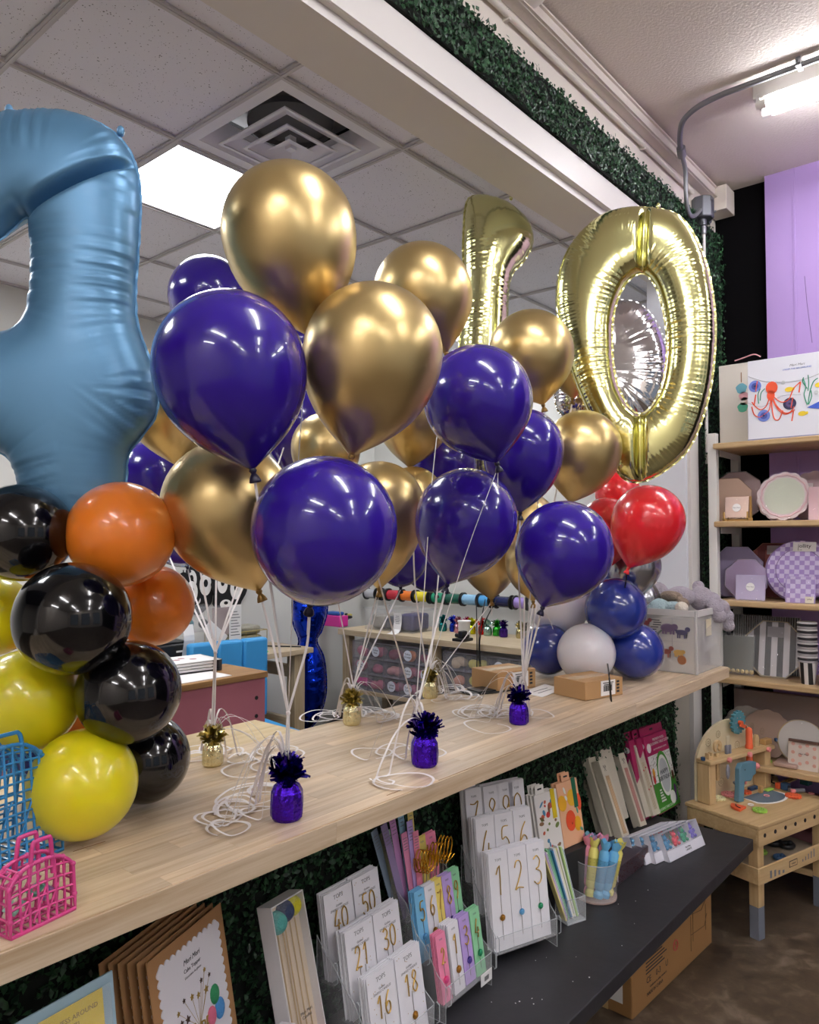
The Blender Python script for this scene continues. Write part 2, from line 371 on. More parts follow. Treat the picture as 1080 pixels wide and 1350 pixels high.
# grey conduit, junction box, white drop pipe
m_cond = mat('grey_conduit', '8b8d92', .42, .5)
cn = thing('conduit', 'grey metal conduit bending from ceiling down to the junction box', 'conduit', (0, 0, 0))
jb = Vector((3.86, YH-.045, 3.30))
pts = [(3.20, -3.0, 3.475), (3.20, .2, 3.475), (3.20, 1.0, 3.475), (3.215, 1.11, 3.47), (3.27, 1.20, 3.462), (3.36, 1.25, 3.44), (3.44, 1.275, 3.415)]
c1 = [Vector(p) for p in pts[:2]]+catmull(pts[2:], 6)
obj('pipe_run', MB().tube(c1, .012, 12), m_cond, cn, smooth=60)
c2 = catmull([(3.44, 1.275, 3.415), (3.50, 1.29, 3.39), (3.55, 1.30, 3.34), (3.62, 1.305, 3.26), (3.69, 1.31, 3.235), (3.76, 1.315, 3.25), (3.82, 1.32, 3.28)], 6)
c2 = catmull([(3.44, 1.275, 3.415), (3.50, 1.285, 3.395), (3.535, 1.29, 3.36), (3.55, 1.295, 3.31), (3.57, 1.30, 3.23), (3.62, 1.305, 3.19), (3.70, 1.31, 3.21), (3.83, 1.32, 3.29)], 6)
obj('pipe_bend', MB().tube(c2, .0105, 12), m_cond, cn, smooth=60)
obj('coupling', MB().cyl((3.42, 1.268, 3.424), (3.465, 1.28, 3.406), .02, n=16), m_cond, cn, smooth=40)
q = at_z(1047, 73, 3.475)
obj('strap', MB().box((3.20, q.y, 3.482), (.05, .018, .034)).cyl((3.172, q.y, 3.486), (3.172, q.y, 3.474), .006, n=8), m_cond, cn)
jbx = thing('junction_box', 'round-cornered grey metal junction box high on the wall', 'junction box', jb)
obj('box_body', MB().lathe([(.05, -.055), (.056, -.05), (.056, .05), (.05, .055)], 8), mat('grey_cast', '6f7278', .45, .6), jbx, rot=(0, 0, R(22)), bevel=.006)
obj('hub', MB().cyl((0, 0, -.05), (0, 0, -.085), .02, n=14).cyl((.04, 0, -.02), (.085, 0, -.04), .018, n=12), mat('grey_cast'), jbx, smooth=40)
obj('screw', MB().cyl((-.02, -.05, .03), (-.02, -.06, .03), .006, n=8).cyl((.02, -.05, -.02), (.02, -.06, -.02), .006, n=8), m_cond, jbx)
wp = thing('drop_pipe', 'thin white pipe dropping from the junction box over the hedge', 'pipe', (3.86, YH-.05, 0))
obj('pipe', MB().cyl((0, 0, 2.0), (0, 0, 3.21), .0085, n=12), m_white, wp, smooth=40)
obj('collar', MB().cyl((0, 0, 3.17), (0, 0, 3.21), .013, n=12), m_cond, wp, smooth=40)
obj('strap', MB().box((0, .012, 2.3), (.03, .024, .012)).box((0, .012, 2.9), (.03, .024, .012)), m_white, wp)

# =============== HEDGE PANELS (artificial boxwood) ===============
def leafmat():
    m = mat('boxwood_leaf', '1f4a26', .42); nt = m.node_tree; N = nt.nodes; L = nt.links; p = N['Principled BSDF']
    tc = N.new('ShaderNodeTexCoord'); n = N.new('ShaderNodeTexNoise'); n.inputs['Scale'].default_value = 55; n.inputs['Detail'].default_value = 2
    cr = N.new('ShaderNodeValToRGB'); e = cr.color_ramp.elements; e[0].position = .35; e[0].color = (*lin('10291a'), 1); e[1].position = .7; e[1].color = (*lin('35603c'), 1)
    L.new(tc.outputs['Object'], n.inputs['Vector']); L.new(n.outputs['Fac'], cr.inputs[0]); L.new(cr.outputs[0], p.inputs['Base Color']); p.inputs['Specular IOR Level'].default_value = .4
    return m
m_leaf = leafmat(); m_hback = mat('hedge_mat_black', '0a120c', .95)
def hedge(name, lab, x0, x1, z0, z1, dens, size, seed, yy=YH):
    rs = np.random.RandomState(seed); n = int((x1-x0)*(z1-z0)*dens)
    c = np.stack([rs.uniform(x0, x1, n), -rs.uniform(.004, .035, n), rs.uniform(z0, z1, n)], 1)
    tuft = .010*np.sin(c[:, 0]*70+1.3*np.sin(c[:, 2]*60))*np.sin(c[:, 2]*64+seed)
    c[:, 1] += tuft
    a = rs.uniform(0, 2*PI, n); tilt = rs.normal(0, .55, n); t2 = rs.normal(-.25, .5, n)
    s = size*rs.uniform(.7, 1.25, n)
    u = np.stack([np.cos(a), np.sin(tilt)*.8, np.sin(a)], 1); u /= np.linalg.norm(u, axis=1)[:, None]
    nn = np.stack([np.sin(t2), -np.ones(n), np.cos(a*3)*.5+t2*.3], 1); v = np.cross(u, nn); v /= np.linalg.norm(v, axis=1)[:, None]
    w2 = np.cross(u, v)
    A = c-u*s[:, None]*.55; B = c+v*s[:, None]*.36-w2*s[:, None]*.12; C = c+u*s[:, None]*.6; D = c-v*s[:, None]*.36-w2*s[:, None]*.12
    V = np.stack([A, B, C, D], 1).reshape(-1, 3)
    F = (np.arange(n)[:, None]*4+np.array([[0, 1, 2], [0, 2, 3]])[:, None, :].reshape(1, -1)).reshape(-1, 3)
    me = bpy.data.meshes.new('foliage'); me.vertices.add(len(V)); me.vertices.foreach_set('co', V.ravel())
    me.loops.add(F.size); me.loops.foreach_set('vertex_index', F.ravel().astype(np.int32)); me.polygons.add(len(F))
    me.polygons.foreach_set('loop_start', np.arange(0, F.size, 3, dtype=np.int32)); me.polygons.foreach_set('loop_total', np.full(len(F), 3, np.int32)); me.update()
    t = thing(name, lab, 'hedge panel', (0, yy-.016, 0))
    obj('foliage', me, m_leaf, t, kind='stuff')
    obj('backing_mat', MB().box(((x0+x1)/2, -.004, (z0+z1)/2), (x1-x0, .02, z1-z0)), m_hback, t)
    return t
hedge('hedge_panel', 'long strip of artificial boxwood above the white header beam', -.6, 3.78, 3.085, 3.255, 16000, .0155, 1)
hedge('hedge_panel', 'tall artificial boxwood column between white jamb and black end wall', 3.825, XW-.015, .0, 3.255, 9000, .0155, 2)
hedge('hedge_panel', 'dark artificial boxwood wall below the wooden counter', .1, 3.70, .02, 1.005, 11000, .0165, 3, 1.47)
# =============== COUNTER ===============
ZT = 1.06
m_stave = wood('butcher_block', 'e0cdb2', 'b89d7a', 'X', 1.0, .38, .2)
m_slab = wood('counter_edge', 'd2bf9e', 'b09874', 'X', .6, .42, .05)
CX0, CX1, CY0, CY1, CT = -.35, 3.46, 1.105, 1.70, .045
ct = thing('counter_top', 'long pale butcher-block wooden counter top under the balloon bunches', 'counter', (0, 0, ZT))
obj('core', MB().box(((CX0+CX1)/2, (CY0+CY1)/2, -CT/2-.002), (CX1-CX0, CY1-CY0, CT-.004)), m_slab, ct, bevel=.002)
rr = random.Random(11); NR = 15; wy = (CY1-CY0)/NR
sm = {}
for r_ in range(NR):
    x = CX0-rr.uniform(0, .5)
    while x < CX1:
        L_ = rr.choice((.34, .42, .5, .58, .7)); a = max(x, CX0); b = min(x+L_, CX1)
        if b-a > .02:
            key = round(b-a, 3)
            if key not in sm: 
                sm[key] = MB().box((0, 0, 0), (key-.0004, wy-.0004, .004)).mesh(); sm[key].materials.append(m_stave)
            o = bpy.data.objects.new('stave', sm[key]); COL.objects.link(o); o.parent = ct
            o.location = ((a+b)/2, CY0+wy*(r_+.5), -.0021+rr.uniform(-.0001, .0001))
        x += L_
# butt-jointed lamellae showing on the front edge
x = CX0
while x < CX1:
    L_ = rr.choice((.5, .62, .8)); b = min(x+L_, CX1)
    obj('edge_stave', MB().box(((x+b)/2, CY0-.0015, -CT/2-.001), (b-x-.0006, .005, CT-.003)), m_stave, ct); x = b
m_stain = mat('wood_check', '8a6440', .8)
ch = MB()
for px, py, l in ((118, 1116, .06), (520, 1045, .05)):
    p = at_z(px, py, 0+ZT); ch.box((p.x, p.y, .0004), (l, 0.0009, .0006))
obj('grain_check', ch, m_stain, ct, kind='stuff')
# =============== LATEX BALLOONS ===============
def latex(name, col, **k): return mat(name, col, k.pop('rough', .2), coat=.5, coatr=.04, spec=.5, **k)
m_pur = mat('latex_purple', '2b1584', .2, coat=.6, coatr=.04, spec=.3)
m_blk = mat('latex_black', '060609', .14, coat=.6, coatr=.04, spec=.3)
m_org = mat('latex_orange', 'ee8226', .3, coat=.5, coatr=.06, sss=.15)
m_yel = mat('latex_yellow', 'ddd018', .3, coat=.5, coatr=.06, sss=.15)
m_red = mat('latex_red', 'd8202a', .26, coat=.5, coatr=.05, sss=.08)
m_wht = mat('latex_white', 'e6e3ea', .28, coat=.5, coatr=.05, sss=.1)
m_blu = mat('latex_blue', '1c2f86', .24, coat=.6, coatr=.05)
m_gld = mat('latex_chrome_gold', 'cdb47c', .33, .9, bump=(3, .03), coat=.3, coatr=.2)
m_slv = mat('latex_chrome_silver', 'a9a9ae', .22, .93, coat=.2, coatr=.1)
m_ribw = mat('ribbon_white', 'e6e0de', .35); m_ribb = mat('ribbon_black', '0c0c0e', .4)
def balloon_mb(r, L):
    prof = [(r*math.sin(t), r*math.cos(t)) for t in [PI/2*i/14 for i in range(15)]]
    prof[0] = (.0002, r)
    P0, P1, P2, P3 = (r, 0), (r, -.62*L), (r*.30, -.86*L), (.006, -L)
    for i in range(1, 19):
        t = i/18; b = [(1-t)**3*P0[k]+3*(1-t)**2*t*P1[k]+3*(1-t)*t*t*P2[k]+t**3*P3[k] for k in (0, 1)]
        prof.append(tuple(b))
    prof = prof[::-1]
    return MB().lathe(prof, 40, caps=True)
def knot_mb(L):
    return MB().lathe([(.0105, -L-.026), (.0115, -L-.024), (.009, -L-.016), (.0045, -L-.009), (.0075, -L-.004), (.0055, -L+.002), (.004, -L+.006)], 14)
BAL = []
def balloon(col, cx, cy, rpx, kx, ky, dia, label, group, m=None, aspect=1.0, ex=None, D=None, away=.0, anchor=None, ribm=None, tail=None):
    """centre and knot as seen, real diameter gives the distance; knot may lean away from the viewer"""
    m = m or {'purple': m_pur, 'gold': m_gld, 'black': m_blk, 'orange': m_org, 'yellow': m_yel, 'red': m_red, 'white': m_wht, 'blue': m_blu, 'silver': m_slv}[col]
    D = D or dia*FPX/(2*rpx); r = rpx*D/FPX
    C = at_d(cx, cy, D); K = at_d(kx, ky, D)
    ax = C-K; L = ax.length
    if L < r*1.16:
        q = math.sqrt(max((r*1.22)**2-L*L, 0)); K = K+FH*q; ax = C-K; L = ax.length
    if away: K = K+FH*away; ax = C-K; L = ax.length
    t = thing('balloon', label, 'balloon', C, group=group)
    t.rotation_mode = 'QUATERNION'; t.rotation_quaternion = ax.to_track_quat('Z', 'Y')
    obj('body', balloon_mb(r, L), m, t, smooth=180)
    mk = {'gold': mat('knot_gold', '8a6a34', .4, .5), 'purple': mat('knot_purple', '120a30', .3)}.get(col, m)
    obj('knot', knot_mb(L), mk, t, smooth=60)
    BAL.append((t, C, K, L, anchor, ribm))
    if anchor is not None:
        Mi = (Matrix.Translation(C) @ t.rotation_quaternion.to_matrix().to_4x4()).inverted()
        k0 = K-ax.normalized()*.012
        sag = Vector((rnd.uniform(-.01, .01), rnd.uniform(-.01, .01), 0))
        pts = catmull([k0, k0.lerp(anchor, .35)+sag, k0.lerp(anchor, .75)+sag*.4, anchor], 5)
        obj('ribbon', MB().tube([Mi @ p for p in pts], .0027, 6, flat=.3), ribm or m_ribw, t, smooth=60)
        if tail is None: tail = rnd.random() < .5
        if tail:
            d = Vector((rnd.uniform(-.02, .02), rnd.uniform(-.01, .01), 0))
            pt = catmull([k0, k0+d*1.2+Vector((0, 0, -.02)), k0+d*2+Vector((0, 0, -.055))], 4)
            obj('ribbon_tail', MB().tube([Mi @ p for p in pt], .0018, 5, flat=.3), ribm or m_ribw, t)
    return t
# foil weights on the counter ------------------------------------------------
WOBJ = []
def weight(label, base, h, m, mt, group, seed, curls=True, name='balloon_weight', scale_top=1.0, leanrib=(0, 0)):
    t = thing(name, label, 'balloon weight', base, group=group); WOBJ.append(t)
    rs = random.Random(seed); n = 40; prof = [(.0, 0), (.86, .0), (1.0, .05), (1.02, .22), (.98, .40), (.78, .50), (.42, .56), (.26, .60), (.30, .64)]
    R0 = h*.235; vs = []; fs = []
    ph = rs.uniform(0, 6)
    for j, (a, z) in enumerate(prof):
        for i in range(n):
            an = 2*PI*i/n; rip = 1+(.045 if j > 1 else 0)*(math.sin(an*9+ph)+.6*math.sin(an*17+z*9))+rs.uniform(-.018, .018)
            vs.append((R0*a*rip*math.cos(an), R0*a*rip*math.sin(an), h*z))
    for j in range(len(prof)-1):
        for i in range(n): fs.append((j*n+i, j*n+(i+1) % n, (j+1)*n+(i+1) % n, (j+1)*n+i))
    obj('wrapped_body', MB().add(vs, fs), m, t, smooth=22)
    obj('neck_tie', MB().lathe([(R0*.3, h*.575), (R0*.36, h*.585), (R0*.3, h*.60)], 16), mt, t, smooth=50)
    tf = MB()
    for k in range(int(190*scale_top)):
        a = rs.uniform(0, 2*PI); el = rs.uniform(-.25, 1.5); l = h*rs.uniform(.2, .38)*(1.0 if el > .3 else .8)
        d = Vector((math.cos(a)*math.cos(el), math.sin(a)*math.cos(el), math.sin(el))); s_ = d.cross(Vector((0, 0, 1))); 
        if s_.length < .1: s_ = Vector((1, 0, 0))
        s_.normalize(); nn = d.cross(s_); tw = rs.uniform(-1, 1); s2 = (s_*math.cos(tw)+nn*math.sin(tw))
        w_ = h*.036; p = Vector((0, 0, h*.62)); q = p+d*l*.55+nn*rs.uniform(-.2, .2)*l; e = p+d*l+nn*rs.uniform(-.35, .35)*l
        tf.add([p-s2*w_*.5, p+s2*w_*.5, q+s2*w_, q-s2*w_, e+s2*w_*.9, e-s2*w_*.9], [(0, 1, 2, 3), (3, 2, 4, 5)])
    obj('frilled_tuft', tf, mt, t, kind='stuff')
    if curls:
        cu = MB(); base_a = math.atan2(leanrib[1], leanrib[0])
        for k in range(curls if isinstance(curls, int) and curls > 1 else 9):
            da = base_a+rs.uniform(-1.1, 1.1); dd = Vector((math.cos(da), math.sin(da), 0)); pp_ = Vector((-dd.y, dd.x, 0))*rs.choice((-1, 1))
            far = rs.uniform(.05, .17); pk_h = h*rs.uniform(.85, 1.3); r0 = rs.uniform(.025, .07)
            pts = [Vector((0, 0, h*.74)), dd*far*.25+Vector((0, 0, pk_h)), dd*far*.6+Vector((0, 0, pk_h*.8)), dd*far*.9+Vector((0, 0, h*.25))]
            turns = rs.uniform(.6, 1.5); m_ = int(10*turns); ce = dd*far+pp_*r0
            for j in range(m_+1):
                an = 2*PI*turns*j/m_; q = -pp_*math.cos(an)+dd*math.sin(an)
                pts.append(ce+q*r0*(1+.12*math.sin(2*an))+dd*.01*turns*j/m_+Vector((0, 0, .003+.012*(1-j/m_)*abs(math.sin(an)))))
            cu.tube(catmull(pts, 4), .003, 4, flat=.18)
        obj('curled_ribbon', cu, m_ribw, t, kind='stuff', smooth=60)
    return t
m_fp = mat('foil_wrap_purple', '4a20b8', .16, 1.0, bump=(90, .9), bd=.006); m_fg = mat('foil_wrap_gold', 'eae2b4', .16, 1.0, bump=(90, .7), bd=.005)
m_fp2 = mat('foil_fringe_purple', '2a1484', .25, 1.0); m_fg2 = mat('foil_fringe_gold', 'c4b678', .28, 1.0); m_fs = mat('foil_silver', 'd0d0d4', .12, 1.0)
WA = at_z(280, 1009, ZT); WB = at_z(378, 1079, ZT); WC = at_z(464, 955, ZT); WD = at_z(560, 1009, ZT); WE = at_z(567, 920, ZT); WF = at_z(684, 954, ZT)
hA = .105
weight('gold foil balloon weight nearest the black and yellow balloon column', WA, hA, m_fg, m_fg2, 'foil balloon weights on the counter', 1, 10, leanrib=(.6, .1))
weight('purple foil balloon weight closest to the front edge, largest in view', WB, .135, m_fp, m_fp2, 'foil balloon weights on the counter', 2, 9, leanrib=(-.5, 1.2))
weight('gold foil balloon weight beside a heap of white curling ribbon, mid counter back', WC, .112, m_fg, m_fg2, 'foil balloon weights on the counter', 3, 12, leanrib=(.7, .2))
weight('purple foil balloon weight in the middle of the counter front', WD, .137, m_fp, m_fp2, 'foil balloon weights on the counter', 4, 5, leanrib=(-.5, 1.2))
weight('gold foil balloon weight at the back edge, smallest, before the drawers', WE, .112, m_fg, m_fg2, 'foil balloon weights on the counter', 5, 10, leanrib=(1.3, -.4))
weight('purple foil balloon weight beside the small carton with white label', WF, .122, m_fp, m_fp2, 'foil balloon weights on the counter', 6, 12, leanrib=(.4, .9))
def knotpt(px, py, base, h): # gathering point of ribbons above a weight
    return at_d(px, py, (base-CAM).dot(FH)/1.0)
def atdh(px, py, base): d = ray(px, py); return CAM+d*((base-CAM).dot(FH)/d.dot(FH))
TA, TB, TC, TD, TE, TF = atdh(284, 860, WA), atdh(380, 940, WB), atdh(466, 905, WC), atdh(548, 940, WD), atdh(565, 905, WE), atdh(690, 900, WF)
# one gathered stem from tie point down to each weight
for T_, W_, h_, l_ in ((TA, WA, hA, 0), (TB, WB, .135, 1), (TC, WC, .112, 2),
                   (TD, WD, .137, 3), (TE, WE, .112, 4), (TF, WF, .122, 5)):
    b_ = W_+Vector((0, 0, h_*.62)); g = MB()
    for k in range(4):
        a = k*1.57; o_ = Vector((math.cos(a), math.sin(a), 0))*.0022
        g.tube(catmull([b_+o_, b_.lerp(T_, .4)+o_*1.6, T_+o_], 4), .0019, 5)
    g.ball(T_, .005, 8, 6)
    ow = WOBJ[l_]; g.v = [tuple(Vector(q)-ow.location) for q in g.v]; obj('ribbon_stem', g, m_ribw, ow, smooth=60)
G = 'latex balloons in the purple and gold bunches'
P_, G_ = 'purple', 'gold'
bl = [
 # col, cx, cy, rpx, kx, ky, label, anchor
 (P_, 303, 484, 100, 333, 618, 'large purple balloon facing front, left of the two big gold ones', TB),
 (G_, 381, 306, 88, 405, 440, 'gold balloon topmost of the whole bunch', TB),
 (G_, 492, 466, 92, 464, 600, 'largest gold balloon in the centre of the bunches', TD),
 (P_, 428, 697, 96, 403, 800, 'large purple balloon lowest and nearest, above the front purple weight', TB),
 (G_, 300, 667, 86, 341, 778, 'gold balloon lower left with purple balloon above it and knot hanging down', TB),
 (G_, 557, 386, 65, 588, 465, 'gold balloon upper centre, right behind the largest gold one', TD),
 (P_, 630, 527, 72, 655, 610, 'purple balloon right of the largest gold one, upper of the middle pair', TD),
 (P_, 615, 684, 67, 590, 770, 'purple balloon mid bunch, above the middle purple weight', TD),
 (G_, 700, 465, 56, 716, 533, 'gold balloon just left of the big foil zero', TF),
 (P_, 690, 592, 53, 686, 675, 'purple balloon between gold balloons, right of the upper middle purple one', TF),
 (G_, 768, 592, 51, 752, 662, 'gold balloon below left of the foil zero, above the red ones', TF),
 (P_, 744, 724, 64, 716, 800, 'purple balloon rightmost of the purple and gold bunches', TF),
 (P_, 275, 390, 52, 290, 455, 'small purple balloon peeking out behind the topmost gold one', TA),
 (G_, 546, 540, 52, 540, 616, 'gold balloon mostly hidden behind the largest gold one', TC),
 (G_, 500, 668, 60, 500, 776, 'gold balloon half hidden behind the lowest purple balloon', TC),
 (G_, 645, 725, 42, 648, 790, 'gold balloon tip showing between two purple balloons, back row', TE),
 (G_, 700, 740, 34, 703, 792, 'small gold balloon tip left of the rightmost purple one', TF),
 (P_, 392, 560, 46, 380, 625, 'dark purple balloon in the gap below the largest pair', TA),
 (P_, 205, 628, 48, 212, 700, 'purple balloon behind the orange balloon and blue foil digit', TA),
 (G_, 222, 520, 62, 232, 612, 'gold balloon half hidden behind the big left purple balloon', TA),
 (P_, 235, 700, 44, 240, 748, 'low purple balloon sliver above the orange balloon, left bunch', TA),
 (P_, 528, 735, 36, 528, 775, 'low purple balloon sliver right of the half hidden gold one', TC),
 (P_, 566, 742, 36, 575, 782, 'low dark purple balloon behind the middle bunch', TE),
 (P_, 585, 612, 44, 585, 676, 'dark purple balloon behind the middle pair', TE),
 (G_, 695, 690, 40, 690, 740, 'brownish gold balloon behind the rightmost purple balloons', TF),
 (G_, 430, 590, 46, 425, 650, 'gold balloon sliver under the largest gold one', TC),
 (G_, 758, 470, 38, 755, 525, 'narrow sliver of gold balloon touching the foil zero', TF),
 (G_, 545, 655, 40, 545, 700, 'brownish gold balloon sliver left of the middle purple balloon', TE),
 (P_, 400, 455, 40, 400, 505, 'purple sliver between the topmost and the largest gold balloons', TA),
]
DEEP = {(430, 590): 2.45, (392, 560): 2.75, (690, 592): 2.36, (528, 735): 3.0, (566, 742): 3.3, (700, 740): 2.75, (695, 690): 3.25, (545, 655): 2.6, (585, 612): 2.95, (645, 725): 3.0, (768, 592): 2.56, (400, 455): 3.0}
for (c, cx, cy, rp, kx, ky, lab, an) in bl:
    balloon(c, cx, cy, rp, kx, ky, .28, lab, G, anchor=an, D=DEEP.get((cx, cy)) or (.28*FPX/(2*rp) if rp > 50 else min(.27*FPX/(2*rp), 3.0)))
# column of round balloons under the blue foil digit ------------------------
GC = 'balloons stacked in the black, yellow and orange column'
for (c, cx, cy, rp, kx, ky, lab, D) in [
 ('black', 28, 702, 64, 60, 720, 'black balloon at the upper left of the column below the foil digit', 1.47),
 ('orange', 160, 704, 69, 130, 740, 'orange balloon topmost right of the column', 1.52),
 ('black', 96, 815, 74, 100, 840, 'black balloon in front, second row of the column', 1.38),
 ('orange', 202, 798, 53, 160, 800, 'orange balloon half hidden below the topmost orange one', 1.68),
 ('yellow', -10, 812, 52, 30, 830, 'yellow balloon cut off by the left edge, upper one', 1.62),
 ('yellow', 34, 924, 67, 70, 930, 'yellow balloon left, above the lowest yellow one', 1.45),
 ('black', 170, 912, 67, 130, 915, 'black balloon third row, right side of the column', 1.45),
 ('black', 192, 1000, 57, 150, 990, 'black balloon lowest, resting on the counter', 1.60),
 ('yellow', 109, 1034, 69.5, 100, 980, 'yellow balloon lowest, resting on the counter beside the baskets', 1.40),
 ('orange', 100, 930, 52, 110, 900, 'orange balloon glimpsed in the gaps at the back of the column', 1.75),
 ('blue', 34, 985, 38, 60, 975, 'blue balloon glimpsed behind the lowest yellow balloon', 1.62),
]:
    balloon(c, cx, cy, rp, kx, ky, .2, lab, GC, D=D)
# base of the right column ----------------------------------------------------
GR = 'balloons in the blue, white and silver stack'
for (c, cx, cy, rp, kx, ky, lab, D, an) in [
 ('blue', 838, 858, 36.5, 810, 855, 'blue balloon lowest right of the stack beside the clear toy box', 3.02, None),
 ('white', 773, 861, 38, 790, 830, 'white balloon lowest centre behind the carton', 2.95, None),
 ('blue', 722, 856, 33, 750, 850, 'blue balloon lowest left of the stack', 3.10, None),
 ('blue', 812, 802, 40, 795, 830, 'blue balloon in the middle of the stack below the red ones', 2.98, None),
 ('white', 737, 797, 40, 760, 820, 'white balloon upper left of the stack behind the rightmost purple', 3.2, None),
 ('silver', 838, 746, 33, 815, 790, 'silver chrome balloon under the red balloon', 3.2, None),
 ('silver', 846, 790, 26, 815, 800, 'silver chrome balloon at the right side of the stack', 3.36, None),
 ('blue', 785, 778, 36, 800, 800, 'dark blue balloon at the back of the stack', 3.42, None),
]:
    balloon(c, cx, cy, rp, kx, ky, .2, lab, GR, D=D)
WG = at_z(802, 889, ZT)
TG = atdh(800, 868, WG)
GRD = 'red latex balloons under the foil zero'
balloon('red', 855, 686, 47, 829, 748, .28, 'red balloon on the right, below the foil zero', GRD, D=2.85, anchor=TG, ribm=m_ribb, tail=False)
balloon('red', 800, 694, 38, 795, 752, .28, 'red balloon on the left, half behind the purple one', GRD, D=3.12, anchor=TG, ribm=m_ribb, tail=False)
balloon('red', 815, 652, 30, 818, 690, .24, 'small dark red balloon at the back under the foil zero', GRD, D=3.35, anchor=TG, ribm=m_ribb, tail=False)
weight('crumpled silver foil weight behind the carton with black ribbons', WG, .085, m_fs, m_fs, 'foil balloon weights on the counter', 9, False)
